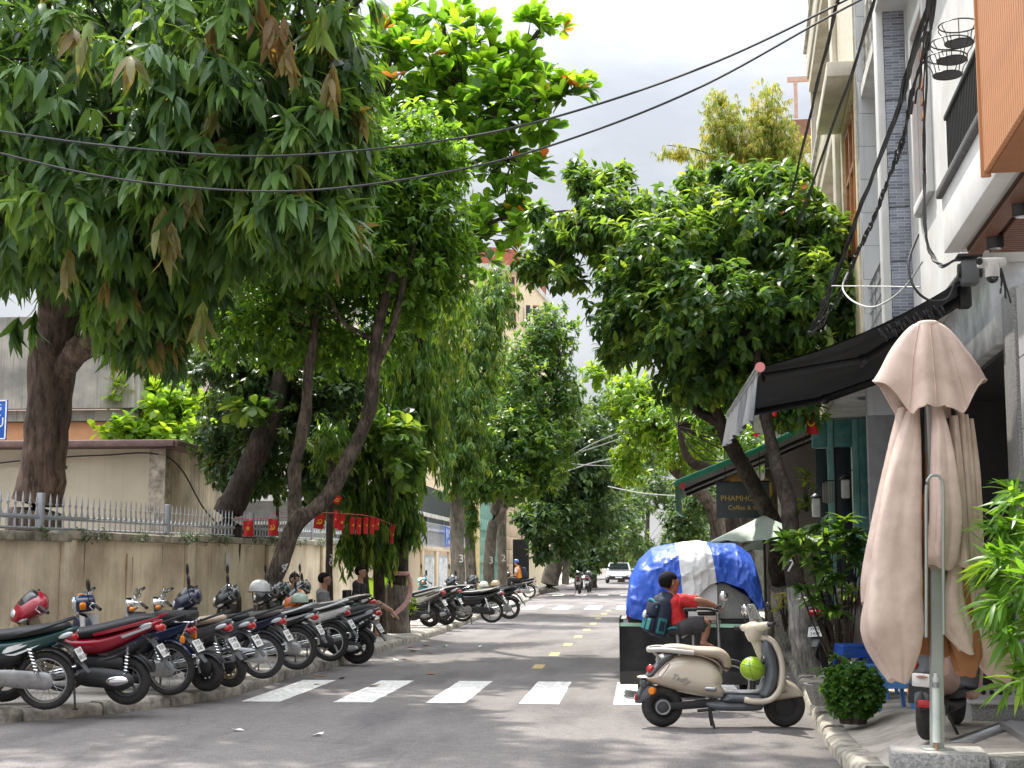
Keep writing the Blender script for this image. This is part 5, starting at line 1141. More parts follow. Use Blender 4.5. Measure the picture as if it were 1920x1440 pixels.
for i, (lab, tp, tr, sp, lm, bl, L_, sd) in enumerate((
    ('dark bushy tree beyond the parked far motorbikes', [(1110, 1085, 92), (1112, 1000, 92)], [.3, .15], [(1120, 1020, 92, 60, 45, 3, 240), (1090, 1060, 90, 45, 25, 2, 110), (1150, 980, 96, 50, 55, 3, 200)], LM_DARK, BLF, .4, 101),
    ('hazy tree over the white car at the street end', [(1165, 1080, 128), (1165, 980, 128)], [.3, .2], [(1170, 990, 128, 45, 50, 4, 230), (1190, 940, 135, 40, 45, 4, 160), (1150, 930, 125, 40, 45, 4, 160), (1200, 1030, 135, 28, 25, 3, 90)], LM_FAR, BLF, .5, 102),
    ('hazy tree arching over the far end of the street', [(1285, 1080, 140), (1280, 980, 140)], [.35, .2], [(1270, 930, 140, 50, 30, 4, 190), (1225, 905, 140, 40, 28, 4, 130), (1290, 990, 138, 28, 45, 3, 110), (1215, 855, 145, 40, 40, 4, 140)], LM_FAR, BLF, .55, 103),
    ('dark round tree just above the blue tarpaulin', [(1285, 1085, 66), (1282, 1000, 66)], [.22, .15], [(1282, 975, 66, 42, 55, 2, 260), (1310, 930, 64, 30, 35, 1.5, 90)], LM_DARK, BLD, .3, 104),
    ('bright young tree leaning in from the right behind the large crown', [(1345, 985, 42), (1310, 920, 42), (1265, 880, 42), (1235, 830, 42), (1225, 760, 42)], [.22, .2, .16, .13, .07], [(1185, 745, 43, 55, 55, 1.7, 190), (1240, 790, 42, 80, 55, 1.9, 260), (1320, 800, 40, 75, 50, 1.6, 190), (1180, 860, 44, 35, 55, 1.3, 110), (1290, 850, 41, 60, 35, 1.3, 120), (1120, 700, 44, 30, 25, .9, 40)], LM_SUN, BLD, .24, 105),
    ('brown limbed tree between bright tree and cafe sign', [(1375, 990, 36), (1370, 900, 36), (1330, 880, 36), (1290, 860, 36), (1272, 800, 36)], [.2, .18, .14, .11, .05], [(1350, 780, 35, 60, 50, 1.4, 170), (1400, 850, 34, 45, 40, 1.2, 100), (1290, 760, 37, 55, 40, 1.2, 120)], LM_LIGHT, BLD, .2, 106),
    ('far tree mass left of the white car', [(1080, 1080, 150), (1090, 980, 150)], [.4, .2], [(1095, 990, 150, 60, 70, 4, 240), (1150, 1040, 155, 45, 40, 4, 170), (1040, 1020, 140, 40, 50, 4, 140)], LM_FAR, BLF, .6, 108),
    ('low far hedge tree right of the white car', [(1225, 1080, 175), (1225, 1040, 175)], [.3, .2], [(1215, 1045, 175, 26, 30, 4, 120), (1262, 1030, 170, 26, 50, 4, 150), (1180, 1040, 178, 24, 32, 4, 100), (1310, 1020, 160, 40, 60, 4, 190)], LM_FAR, BLF, .7, 109),
    ('dense roadside tree right of the far street end', [(1330, 1085, 80), (1330, 980, 80)], [.3, .2], [(1325, 1000, 80, 50, 80, 3, 260), (1380, 960, 70, 60, 110, 3, 330), (1400, 1050, 60, 40, 60, 2, 130)], LM_FAR, BLD, .42, 110),
    ('far tree closing the street behind the bright one', [(1210, 1085, 170), (1215, 950, 170)], [.4, .2], [(1165, 880, 150, 45, 60, 5, 170), (1130, 900, 120, 40, 60, 4, 160), (1320, 900, 100, 50, 70, 4, 200)], LM_FAR, BLF, .6, 107))):
    quick_tree('street_tree', lab, tp, tr, BARK3 if i != 4 else BARK2, sp, lm, bl, 7, L_, sd, nt=30)
quick_tree('wispy_tree', 'tall wispy yellow-green tree against the terracotta house', [(1400, 1000, 38), (1400, 600, 38), (1395, 400, 38), (1390, 230, 38)], [.2, .16, .09, .03], BARK3,
    [(1355, 245, 38, 48, 80, 1, 110), (1440, 230, 38, 50, 85, 1, 120), (1395, 280, 38, 90, 60, 1, 110), (1480, 290, 38, 50, 60, 1, 70), (1270, 285, 38, 45, 14, .6, 18), (1470, 280, 38, 35, 55, .9, 50), (1310, 320, 38, 30, 45, .8, 30), (1395, 310, 38, 60, 50, 1, 70), (1345, 185, 38, 20, 22, .5, 12)], LM_WISP, blade(.07, .3, .2, 'one'), 13, .20, 111, droop=1.2, lift=0, nt=0, shell=.7, dens=2.6, limbs=(((( 1392, 300, 38), (1350, 220, 38), (1340, 170, 38)), [.05, .03, .01]), (((1392, 320, 38), (1440, 240, 38), (1450, 160, 38)), [.05, .03, .01]), (((1393, 330, 38), (1320, 285, 38), (1250, 272, 38)), [.04, .025, .01]), (((1395, 350, 38), (1450, 310, 38), (1480, 260, 38)), [.04, .025, .01])))
# ---- 7. the large dark tree over the right pavement
r = np.random.default_rng(27)
BL7 = blade(.22, .35, .25, 'oval')
b0 = Vector((at(1512, 1057, 20).x, 20, .125)); rt = thing('street_tree', 'large dense tree with forked black trunk over the blue cart and cafe', 'tree', b0)
trunk([(b0.x, b0.y, .1), *P_((1500, 1180, 20), (1490, 1090, 20), (1484, 1020, 20.2), (1478, 940, 20.6), (1455, 870, 21), (1440, 800, 21.4), (1420, 700, 21.8), (1430, 600, 22))], [.165, .14, .125, .12, .115, .10, .085, .065, .03], BARK3, 'trunk', rt, b0, 12, 5, .05, 5)
trunk([(b0.x+.005, b0.y-.01, .1), *P_((1501, 1190, 19.98), (1492, 1100, 19.97))], [.175, .15, .132], LIME, 'lime_wash', rt, b0, 12, 5, .05, 5)
numerals('2', 1481, 1037, 19.86, .24, rt, b0, -.2, .1); numerals('7', 1482, 1062, 19.86, .24, rt, b0, -.2, .1)
sp = [(1130, 420, 24, 85, 70, 1.4, 210), (1250, 490, 23, 140, 100, 2.0, 480), (1430, 430, 23, 135, 85, 2, 400), (1340, 590, 22.5, 190, 105, 2.2, 640), (1500, 560, 22, 100, 100, 1.6, 270), (1190, 590, 23, 90, 95, 1.4, 240), (1380, 700, 23, 110, 60, 1.4, 240), (1105, 345, 24, 36, 45, .7, 50), (1045, 450, 24.5, 48, 55, .9, 90), (1150, 660, 24, 30, 40, .7, 40), (1555, 460, 22, 45, 70, 1, 90), (1590, 550, 21.6, 40, 55, .8, 60), (1420, 345, 23, 80, 36, 1.1, 100), (1530, 670, 22, 70, 50, 1.1, 110), (1480, 770, 22, 60, 30, .8, 50), (1060, 520, 24, 40, 25, .8, 40), (1270, 400, 23.4, 90, 40, 1.2, 110), (1300, 720, 23, 80, 45, 1.2, 120), (1200, 400, 23.8, 30, 50, .7, 40), (1075, 320, 24, 16, 34, .3, 16), (1135, 335, 24, 22, 30, .4, 18), (1005, 400, 24.5, 26, 22, .4, 18), (1000, 500, 24.4, 36, 36, .6, 40), (1290, 345, 23.4, 26, 30, .5, 20), (1350, 318, 23, 26, 26, .4, 18), (1480, 330, 22.8, 40, 26, .6, 30), (1600, 610, 21.5, 36, 36, .6, 34), (1170, 330, 24, 14, 22, .3, 10), (1545, 400, 22, 26, 30, .5, 20)]
C, A = blobs(sp, r, 1.05, .58, .35); cv = r.uniform(0, .92, len(C)); cv = np.where(r.uniform(0, 1, len(C)) > .93, .97, cv)
fr = foliage(C, A, cv, 8, .20, BL7, r, (.4, 1.5), .45, .04, internode=.13); leaves(fr, BL7, LM_MID, rt, b0, 300)
b1 = Vector((at(1478, 1057, 25.6).x, 25.6, .125)); rt2 = thing('street_tree', 'leaning black trunk left of the numbered tree reaching out over the tarpaulin', 'tree', b1)
trunk([(b1.x, b1.y, .1), *P_((1466, 1130, 25.4), (1460, 1050, 25), (1450, 985, 24.6), (1410, 905, 24.2), (1376, 845, 24), (1352, 795, 23.8), (1335, 740, 23.6), (1345, 660, 23.4), (1370, 580, 23.2))], [.22, .185, .16, .15, .14, .13, .12, .10, .07, .03], BARK3, 'trunk', rt2, b1, 12, 5, .06, 6)
trunk([(b1.x+.01, b1.y-.02, .1), *P_((1470, 1140, 25.3), (1463, 1100, 25.1))], [.24, .20, .18], LIME, 'lime_wash', rt2, b1, 12, 5, .06, 6)
trunk(P_((1352, 795, 23.8), (1310, 770, 23.6), (1270, 720, 23.4), (1230, 640, 23.2), (1180, 520, 23.2), (1120, 400, 23.6)), [.095, .085, .07, .05, .035, .015], BARK3, 'limb', rt2, b1, 10, 5, .05, 9)
trunk(P_((1340, 750, 23.6), (1375, 720, 23.4), (1400, 690, 23.2), (1440, 600, 23), (1460, 480, 22.8)), [.09, .08, .07, .05, .02], BARK3, 'limb', rt2, b1, 10, 5, .05, 10)
C2, A2 = blobs([(1240, 560, 23.2, 120, 90, 1.2, 150), (1330, 640, 23, 100, 70, 1.2, 120)], r, 1, .5, .35)
fr = foliage(C2, A2, r.uniform(0, .8, len(C2)), 7, .22, BL7, r, (.4, 1.5), .45, .04, internode=.13); leaves(fr, BL7, LM_MID, rt2, b1, 100)
twigs(C, P_((1270, 720, 23.4), (1230, 640, 23.2), (1180, 520, 23.2), (1120, 400, 23.6), (1440, 600, 23), (1460, 480, 22.8), (1345, 660, 23.4), (1370, 580, 23.2), (1430, 600, 22)), BARK3, rt, b0, r, 170, .009)
po = thing('utility_pole', 'plain grey concrete pole standing behind the two black trunks', 'pole', (at(1449, 1057, 26.5).x, 26.5, .125))
MB().cyl((0, 0, 0), (0, 0, 4.6), .13, .1, n=14).build('shaft', BARK4, po); MB().torus((0, 0, 3.2), (0, 0, 1), .12, .012, 16, 6).build('strap', STEEL, po)
# ---- 8. plants at street level
def plant(name, label, base, tips, lm, bl, per, L_, droop, seed, single=120, spread=(.5, 1.5), stem=.012, lift=.6, cat='plant', group=None, internode=.0, pull=0, bark=None):
    """stems from base to each tip, a rosette of leaves round every tip"""
    rr = np.random.default_rng(seed); b = Vector(base); t = thing(name, label, cat, b, 0, group)
    for k, tp in enumerate(tips):
        q = Vector(tp)-b; mid = q*.5 + Vector((rr.normal(0, .03), rr.normal(0, .03), .06))
        MB().tube([tuple(x) for x in cr_interp([(0, 0, 0), tuple(mid), tuple(q)], 4)], [stem*1.3]*4+[stem]*4+[stem*.5], 6).build('stem', bark or BARK3, t, smooth=1.5)
    C = np.array([tuple(x) for x in tips]); A = np.array([[0, 0, 1.]])*lift + unit(C - np.array(b) + 1e-6)*.5 + rr.normal(0, .2, C.shape)
    fr = foliage(C, A, rr.uniform(0, .95, len(C)), per, L_, bl, rr, spread, droop, .08, internode=internode); leaves(fr, bl, lm, t, b, single, 'foliage'); return t
sb = gr(1575, 1300, .13); sb = Vector((at(1578, 1057, 17).x, 17, .15))
tips = [at(*p) for p in ((1470, 1010, 16.9), (1500, 1000, 17), (1540, 985, 16.8), (1570, 1000, 17.2), (1600, 1000, 17), (1520, 1030, 16.7), (1560, 1035, 16.8), (1590, 1040, 17), (1612, 1065, 17), (1540, 1070, 16.7), (1575, 1085, 16.8), (1500, 1105, 16.7), (1525, 1050, 16.8), (1610, 1020, 17.1), (1550, 1010, 17.2), (1585, 975, 17.1), (1555, 1100, 16.8), (1480, 1030, 16.8), (1525, 1125, 16.8), (1600, 1110, 16.9), (1570, 1145, 16.8), (1490, 1035, 16.7), (1620, 1045, 17))]
plant('sapling', 'young glossy leaved sapling in front of the teal cafe door', sb, tips, LM_SAP, blade(.19, .4, .25, 'lance'), 16, .25, .35, 121, 300, stem=.009)
plant('sapling', 'small leafy shoot beside the blue stools', Vector((at(1560, 1057, 15.5).x, 15.5, .2)), [at(*p) for p in ((1550, 1255, 15.4), (1570, 1235, 15.5), (1595, 1245, 15.5), (1575, 1265, 15.4))], LM_SAP, blade(.17, .35, .25, 'lance'), 8, .2, .3, 122, 32, stem=.006)
# clipped ball bush in a pot
sb = gr(1600, 1352, .2); bb = thing('ball_bush', 'small clipped round bush beside the parasol foot', 'bush', sb)
rr = np.random.default_rng(123); C = unit(rr.normal(0, 1, (700, 3)))*np.array([.235, .23, .20])*rr.uniform(.68, 1.13, (700, 1))*(1+.10*np.sin(5*np.arange(700))[:, None]) + np.array(sb) + np.array([0, 0, .26])
fr = foliage(C, C - np.array(sb) - np.array([0, 0, .2]), rr.uniform(0, .9, len(C)), 6, .068, BLD, rr, (.3, 1.4), .1, .06); leaves(fr, blade(.3, .1, .2, 'oval'), LM_SAP, bb, sb, 200, 'foliage')
for k in range(7): MB().tube([(0, 0, 0), (.1*math.cos(k), .1*math.sin(k), .15), (.2*math.cos(k), .2*math.sin(k), .3)], [.012, .009, .005], 5).build('stem', BARK3, bb)
MB().lathe([(0, -.02), (.12, -.02), (.13, .05), (.11, .05), (0, .02)], n=16).build('root_rim', BARK3, bb, smooth=.5)
def pot(u, v, z, label, s=1., mat=None):
    p = gr(u, v, z); o = MB(Matrix.Translation(p) @ Matrix.Scale(s, 4)).lathe([(0, 0), (.13, 0), (.15, .03), (.21, .2), (.22, .21), (.19, .21), (.14, .05), (0, .05)], n=8).build('stone_pot', mat or GREYSTONE, smooth=.4)
    tag(o, label, 'pot'); return p
pot(1548, 1322, .19, 'grey stone planter half hidden behind the round bush', 1.0)
# bamboo bush at the right edge
bbb = Vector((at(1935, 1057, 9.2).x, 9.2, .3)); rr = np.random.default_rng(124)
bam = thing('bamboo_bush', 'bright green bamboo bush at the right edge of the picture', 'bush', bbb)
tips = []
for k in range(190): tips.append(at(rr.uniform(1815, 2080), rr.uniform(905, 1300), rr.uniform(8.6, 9.9)))
tips = [t for t in tips if (lambda uv: uv > 0)(1)]
keep = []
for t in tips:
    u, v, f = pix(np.array([tuple(t)])); lim = np.interp(v[0], [900, 960, 1050, 1150, 1250, 1310], [1905, 1865, 1850, 1862, 1890, 1900])
    if u[0] > lim - 10: keep.append(t)
C = np.array([tuple(t) for t in keep]); A = np.tile(np.array([[-.75, -.25, .15]]), (len(C), 1)) + rr.normal(0, .45, C.shape)
BLB = blade(.085, .3, .2, 'lance'); fr = foliage(C, A, rr.uniform(0, .95, len(C)), 9, .24, BLB, rr, (.15, 1.0), .25, .08, internode=.1); leaves(fr, BLB, LM_BAM, bam, bbb, 300, 'foliage')
for k in range(12):
    q = Vector(keep[k*7 % len(keep)]) - bbb; s0 = Vector((rr.uniform(-.1, .5), rr.uniform(-.3, .3), -.02)); MB().tube([tuple(x) for x in cr_interp([tuple(s0), tuple(s0*.6 + q*.4 + Vector((.1, 0, .35))), tuple(q)], 5)], .009, 6).build('cane', M('bamboo cane', (.22, .28, .07), .5), bam)
c = MB(); c.lathe([(0, -.02), (.24, -.02), (.3, .2), (.33, .22), (.28, .22), (.24, .03), (0, .03)], (.35, 0, 0), n=14); c.build('planter', GREYSTONE, bam, smooth=.5)
# banana-like plant and small shrubs by the far chairs
bp = Vector((at(728, 1057, 31.8).x, 31.8, .13)); bn = thing('banana_plant', 'broad leaved banana plant behind the limewashed trunk', 'plant', bp)
for (u0, v0, u1, v1, wd) in ((716, 1150, 730, 1035, .26), (722, 1150, 762, 1050, .22), (712, 1150, 690, 1060, .22), (725, 1160, 776, 1110, .2), (720, 1160, 748, 1020, .18)):
    a, c = at(u0, v0, 31.8)-bp, at(u1, v1, 31.6)-bp; m = MB()
    def fn(s, t, a=a, c=c, wd=wd):
        ax = c-a; p = a + ax*s + Vector((0, 0, -.25*s*s)); wv = ax.cross(Vector((0, 1, .2))).normalized(); return p + wv*(t-.5)*2*wd*math.sin(math.pi*min(1, .12+s*.9))**.7 + Vector((0, .12*abs(t-.5), 0))
    m.grid(fn, 10, 4); o = m.build('large_leaf', LM_MID, bn, smooth=1.2); o.data.attributes.new('rnd', 'FLOAT', 'POINT').data.foreach_set('value', [.8]*len(o.data.vertices))
plant('shrub', 'small yellow-green shrub at the foot of the limewashed trunk', Vector((at(768, 1057, 31.8).x, 31.8, .13)), [at(u, v, 31.7) for u, v in ((766, 1110), (772, 1125), (764, 1135), (775, 1145), (768, 1150), (780, 1130))], LM_SUN, BLD, 9, .13, .1, 125, 50)
rr = np.random.default_rng(126)
for i, (u0, u1, v0, v1, Y, lab, lm) in enumerate(((1440, 1475, 1080, 1260, 26.6, 'climbing leafy plant hanging beside the cart end', LM_MID), (1450, 1470, 1010, 1090, 27, 'vine on the pole behind the pale parasol', LM_DARK), (1495, 1530, 880, 960, 25.5, 'hanging green plant under the cafe roof', LM_SUN))):
    plant('climbing_plant', lab, at((u0+u1)/2, v1, Y) if v1 < 1200 else Vector((at((u0+u1)/2, 1057, Y).x, Y, .13)), [at(rr.uniform(u0, u1), rr.uniform(v0, v1), Y + rr.uniform(-.2, .2)) for k in range(20)], lm, BLD, 6, .16, .3, 127+i, 40, stem=.005)
plant('drying_plant', 'yellowing leafy bunch tied between the two limewashed trunks', Vector((at(1470, 1057, 22).x, 22, .6)), [at(u, v, 21.9) for u, v in ((1462, 1140), (1470, 1130), (1478, 1135), (1468, 1120), (1480, 1115))], LM_WISP, BLA, 6, .3, .5, 131, 24)
plant('ground_plant', 'low leafy clump under the stained outbuilding eaves', Vector((-9.6, 30, .13)), [Vector((-9.6+.3*k, 30+.2*(k % 3), 1.6+.2*(k % 2))) for k in range(6)], LM_MID, BLD, 9, .2, .3, 132, 30)
# ---------------------------------------------------------------- motorbikes
def paint(name, col, **k): return M(name, col, k.pop('rough', .28), var=.05, coat=.7, scale=3, **k)
P_GREEN = paint('dark teal paint', (.008, .055, .05)); P_RED = paint('crimson paint', (.30, .006, .022)); P_NAVY = paint('navy paint', (.008, .011, .04)); P_BLUE = paint('blue cub paint', (.008, .02, .065))
P_BLACK = paint('gloss black paint', (.012, .012, .013)); P_WHITE = paint('gloss white paint', (.72, .72, .70)); P_SILVER = M('silver paint', (.50, .51, .52), .32, .5, .06); P_TEAL = paint('bright teal paint', (.02, .22, .24))
P_GREY = paint('matt grey paint', (.10, .105, .11), rough=.5); P_BEIGE = M('beige vinyl', (.46, .36, .27), .55, var=.1); P_BROWN = M('worn brown vinyl', (.10, .085, .08), .6, var=.15); P_CHAMP = M('champagne paint', (.42, .35, .22), .35, .3, .06); P_ORANGE = paint('orange paint', (.75, .16, .01))
ALU = M('cast aluminium', (.34, .34, .34), .42, .8, .2, scale=12); ENGB = M('engine black', (.035, .035, .037), .5, .3, .25)
def band(m, cx, cz, R, a0, a1, wd, th=.008, n=16, crown=.35):
    """curved mudguard over a wheel"""
    pr = [(-wd/2, -crown*wd*.5), (-wd*.42, -.01), (-wd*.2, 0), (wd*.2, 0), (wd*.42, -.01), (wd/2, -crown*wd*.5)]; k = len(pr)
    for s in (0, 1):
        vs = []
        for i in range(n+1):
            a = a0 + (a1-a0)*i/n
            for y, d in pr: rr = R + d - s*th; vs.append((cx + rr*math.cos(a), y, cz + rr*math.sin(a)))
        m.add(vs, [(i*k+j, (i+1)*k+j, (i+1)*k+j+1, i*k+j+1) for i in range(n) for j in range(k-1)])
def wheel(t, cx, R, rt, kind, rimmat, T=None, name='wheel', y=0.):
    T = T or Matrix(); o = MB(T).torus((cx, y, R), (0, 1, 0), R-rt, rt, 32, 10, .95).build(name, RUBBER, t)
    m = MB(T); m.torus((cx, y, R), (0, 1, 0), R-rt*1.9, rt*.42, 32, 6, 1.5); m.build('rim', rimmat, o)
    hub = MB(T); hub.cyl((cx, y-.055, R), (cx, y+.055, R), R*.2, n=16); hub.cyl((cx, y-.08, R), (cx, y+.08, R), .014, n=8); hub.build('hub', ALU if kind != 'black' else ENGB, o)
    m = MB(T); r1 = R-rt*2.1
    if kind == 'spoke':
        for k in range(24):
            a = k*math.pi/12; b = a + (.55 if k % 2 else -.55); s = .035 if (k//2) % 2 else -.035
            m.cyl((cx + R*.19*math.cos(a), y+s, R + R*.19*math.sin(a)), (cx + r1*math.cos(b), y, R + r1*math.sin(b)), .0022, n=4, cap=False)
        m.build('spokes', STEEL, o)
    else:
        ns = 5 if kind == 'alloy' else 7
        for k in range(ns):
            a = 2*math.pi*k/ns
            pts = [(cx + q*math.cos(a + c), y, R + q*math.sin(a + c)) for q, c in ((R*.16, 0), (R*.4, .1), (r1, .28))]
            m.sweep(pts, [.018, .014, .016], [.02, .013, .02], 6, up=(0, 1, 0))
        m.build('spokes', rimmat, o)
    return o
def plate(t, c, tilt, l1, l2, w_=.19, h_=.14, yaw=0.):
    """rear number plate facing backwards"""
    T = Matrix.Translation(c) @ Matrix.Rotation(yaw, 4, 'Z') @ Matrix.Rotation(tilt, 4, 'Y')
    o = MB(T).box((0, 0, 0), (.005, w_, h_), bev=.002).build('number_plate', WHITEP, t)
    Q = T @ Matrix.Translation((-.0035, 0, 0)) @ Matrix.Rotation(R_(-90), 4, 'Z') @ Matrix.Rotation(R_(90), 4, 'X')
    text(l1, h_*.40, INK, 'plate_text', o, Q @ Matrix.Translation((0, h_*.22, 0)), .0006); text(l2, h_*.46, INK, 'plate_text', o, Q @ Matrix.Translation((0, -h_*.22, 0)), .0006)
    return o
def motorbike(label, pos, head=math.pi, lean=-.10, steer=.5, style='underbone', body=P_BLACK, seat=VINYL, R=.285, rt=.038, wk='spoke', rim=STEEL, wb=1.22, shield=None, cowl=None, tail_stripe=None, chain=ALU,
              front='cowl', mirrors=(1, 1), pl=('77-H1', '045.52'), lamp=REDLENS, rail=BLACKPL, rack=None, z=None, shieldcol=None, group='motorbikes parked along the left kerb', fatrear=None, detail=True, fender=None, extra=None, seat_up=0.):
    shield = shield or body; cowl = cowl or body; fender = fender or body
    t = thing('motorbike', label, 'motorbike', pos, 0, group, rot=(lean, 0, head)); t.scale = (1.05,)*3
    Rr = R; rr = fatrear or rt
    wheel(t, 0, Rr, rr, wk, rim, name='rear_wheel')
    # ---- turning front end
    H = Vector((wb-.19, 0, .84)); ax = Vector((-.42, 0, 1)).normalized()
    T = Matrix.Translation(H) @ Matrix.Rotation(steer, 4, ax) @ Matrix.Translation(-H)
    wheel(t, wb, R, rt, wk if wk != 'black' else 'black', rim, T, 'front_wheel')
    m = MB(T)
    for s in (-.075, .075): m.cyl((wb, s, R), (wb-.20, s, .80), .019, .024, n=10)
    m.box((wb-.195, 0, .80), (.06, .2, .05), bev=.01); m.build('front_fork', ALU if style != 'scooter' else ENGB, t)
    m = MB(T); band(m, wb, R, R+.028, R_(10), R_(150), .12); m.build('front_mudguard', fender, t)
    hz = 1.0; hx = wb-.28
    m = MB(T); m.tube([tuple(q) for q in cr_interp([(hx-.10, -.34, hz+.015), (hx-.05, -.2, hz+.03), (hx, -.08, hz), (hx, .08, hz), (hx-.05, .2, hz+.03), (hx-.10, .34, hz+.015)], 4)], .012, 8); hb = m.build('handlebar', CHROME if front in ('round', 'box') else BLACKPL, t)
    for s in (-1, 1):
        MB(T).cyl((hx-.055, s*.235, hz+.028), (hx-.105, s*.36, hz+.014), .018, n=10).build('grip', RUBBER, t)
        MB(T).tube([(hx-.03, s*.19, hz+.03), (hx+.0, s*.26, hz+.025), (hx-.03, s*.36, hz+.02)], .006, 5).build('brake_lever', ALU, t)
        if (mirrors[0] if s > 0 else mirrors[1]):
            m = MB(T); m.tube([tuple(q) for q in cr_interp([(hx-.02, s*.2, hz+.03), (hx+.01, s*.24, hz+.13), (hx+.0, s*.27, hz+.22)], 3)], .006, 6); st = m.build('mirror', BLACKPL, t)
            mm = MB(T @ Matrix.Translation((hx, s*.275, hz+.27)) @ Matrix.Rotation(R_(8*s), 4, 'Z')); mm.ball((0, 0, 0), (.022, .055, .075), 12, 8); mm.build('mirror_head', BLACKPL, st)
    fx = hx + .03
    if front == 'cowl':
        m = MB(T); o = smooth_poly([(hx-.12, hz-.02), (hx-.10, hz+.05), (hx-.02, hz+.085), (hx+.10, hz+.02), (hx+.17, hz-.09), (hx+.13, hz-.15), (hx, hz-.11), (hx-.09, hz-.08)], 3)
        m.pillow([(hx+.02+(x-hx-.02)*1.3, hz-.03+(z-hz+.03)*1.35) for x, z in o], [(hx-.05, hz), (hx+.08, hz-.06)], lambda x, z: .17, 6, .5); cw = m.build('headlight_cowl', cowl, t, smooth=1.2)
        m = MB(T); m.pillow(smooth_poly([(hx-.10, hz+.075), (hx-.03, hz+.135), (hx+.03, hz+.125), (hx+.14, hz+.02), (hx+.10, hz+.0), (hx, hz+.06)], 2), [(hx-.03, hz+.10), (hx+.09, hz+.03)], .10, 4); m.build('visor', M('smoked visor', (.025, .027, .03), .15, coat=.5), cw, smooth=1.2)
        m = MB(T); m.ball((hx+.155, 0, hz-.085), (.06, .105, .055), 14, 8, rot=(0, R_(35), 0)); m.build('headlight', CLEARLENS, cw)
        for s in (-1, 1): MB(T).ball((hx+.10, s*.135, hz-.10), (.06, .035, .028), 10, 6, rot=(0, R_(30), 0)).build('turn_signal', AMBER if style == 'box' else CLEARLENS, cw)
    elif front == 'box':
        m = MB(T); m.box((hx+.03, 0, hz-.02), (.22, .19, .17), bev=.05); cw = m.build('headlight_cowl', cowl, t, smooth=1.0)
        m = MB(T); m.box((hx+.135, 0, hz-.03), (.035, .165, .15), bev=.03); m.build('headlight', CLEARLENS, cw)
        for s in (-1, 1): MB(T).box((hx+.06, s*.15, hz-.0), (.07, .07, .075), bev=.02).build('turn_signal', AMBER, cw)
        m = MB(T); m.torus((hx+.155, 0, hz-.03), (1, 0, 0), .07, .007, 16, 5); m.build('headlight_ring', CHROME, cw)
    elif front == 'round':
        m = MB(T); m.lathe([(0, -.09), (.05, -.085), (.085, -.02), (.09, .03), (.084, .035)], (hx+.07, 0, hz-.05), (1, 0, 0), 18); cw = m.build('headlight_shell', CHROME, t)
        MB(T).ball((hx+.10, 0, hz-.05), (.02, .083, .083), 16, 8).build('headlight', CLEARLENS, cw)
        for s in (-1, 1): MB(T).ball((hx+.05, s*.16, hz-.05), (.035, .03, .03), 10, 7).build('turn_signal', AMBER, t)
        m = MB(T); m.lathe([(0, .02), (.04, .02), (.045, 0), (.03, -.03), (0, -.03)], (hx-.02, 0, hz+.06), (-.4, 0, 1), 14); m.build('dial', CHROME, t)
        MB(T).tube([(hx, -.06, hz+.0), (hx-.02, -.06, hz+.1), (hx-.02, .06, hz+.1), (hx, .06, hz)], .01, 6).build('bar_riser', CHROME, t)
    # ---- frame and body
    sb = MB()
    sb.sweep([(wb-.2, 0, .84), (wb-.24, 0, .72), (wb-.36, 0, .50), (.62, 0, .40), (.42, 0, .42), (.30, 0, .60), (0, 0, .70)], [.03]*7, [.035]*7, 8, k=3); sb.build('main_frame', ENGB, t)
    if style in ('underbone', 'cub'):
        # leg shield: a curved plate either side of the frame
        m = MB()
        def sh_(a, b):
            s = (b-.5)*2; zc = .33 + .55*a; xc = wb-.40 + .13*a + .10*math.sin(a*2.6)*.6
            return (xc + .05 - .13*abs(s)**2, s*(.15+.10*math.sin(min(1, a*1.2+.15)*math.pi)**.8), zc - .03*abs(s))
        m.grid(sh_, 10, 10); m.grid(lambda a, b: tuple(Vector(sh_(a, b)) + Vector((-.012, 0, 0))), 10, 10); m.build('leg_shield', shieldcol or shield, t, smooth=1.2)
        m = MB(); m.pillow(smooth_poly([(wb-.16, .86), (wb-.08, .62), (wb-.20, .50), (wb-.36, .58), (wb-.30, .82)], 3), [(wb-.22, .78), (wb-.22, .62)], .09, 5); m.build('front_cover', shield, t, smooth=1.2)
        m = MB(); m.pillow(smooth_poly([(.66, .46), (.78, .40), (wb-.28, .52), (wb-.26, .66), (.80, .56), (.70, .62), (.60, .60)], 3), [(.70, .52), (wb-.34, .56)], .085, 5); m.build('center_cover', body, t, smooth=1.2)
        o = [(.72, .66), (.45, .67), (.20, .70), (-.05, .755), (-.27, .805), (-.31, .78), (-.24, .71), (-.05, .61), (.15, .545), (.35, .50), (.55, .48), (.70, .56)]
        m = MB(); m.pillow(smooth_poly(o, 3), [(.58, .60), (.2, .635), (-.2, .765)], lambda x, z: .085 + .035*max(0, min(1, (x+.3)*1.6)), 5, .42); tl = m.build('side_panel', body, t, smooth=1.1)
        if tail_stripe:
            for s in (-1, 1):
                m = MB(); m.prism([(.30, .66), (.05, .70), (-.24, .775), (-.22, .755), (.05, .665), (.28, .635)], s*.117-.006, s*.117+.006, .003); m.build('trim_stripe', tail_stripe, tl)
        m = MB(); m.sweep([(.74, 0, .70), (.62, 0, .715), (.45, 0, .72), (.25, 0, .745), (.0, 0, .785), (-.18, 0, .81), (-.24, 0, .80)], [.06, .10, .125, .135, .13, .10, .03], [.02, .045, .05, .052, .045, .038, .015], 14, .75, k=3); m.build('seat', seat, t, smooth=1.2)
        m = MB(); m.pillow(smooth_poly([(.20, .60), (.45, .58), (.68, .60), (.76, .46), (.66, .40), (.40, .42), (.22, .47)], 3), [(.34, .51), (.62, .50)], .10, 4, .4); m.build('air_cleaner_cover', BLACKPL, t, smooth=1.1)
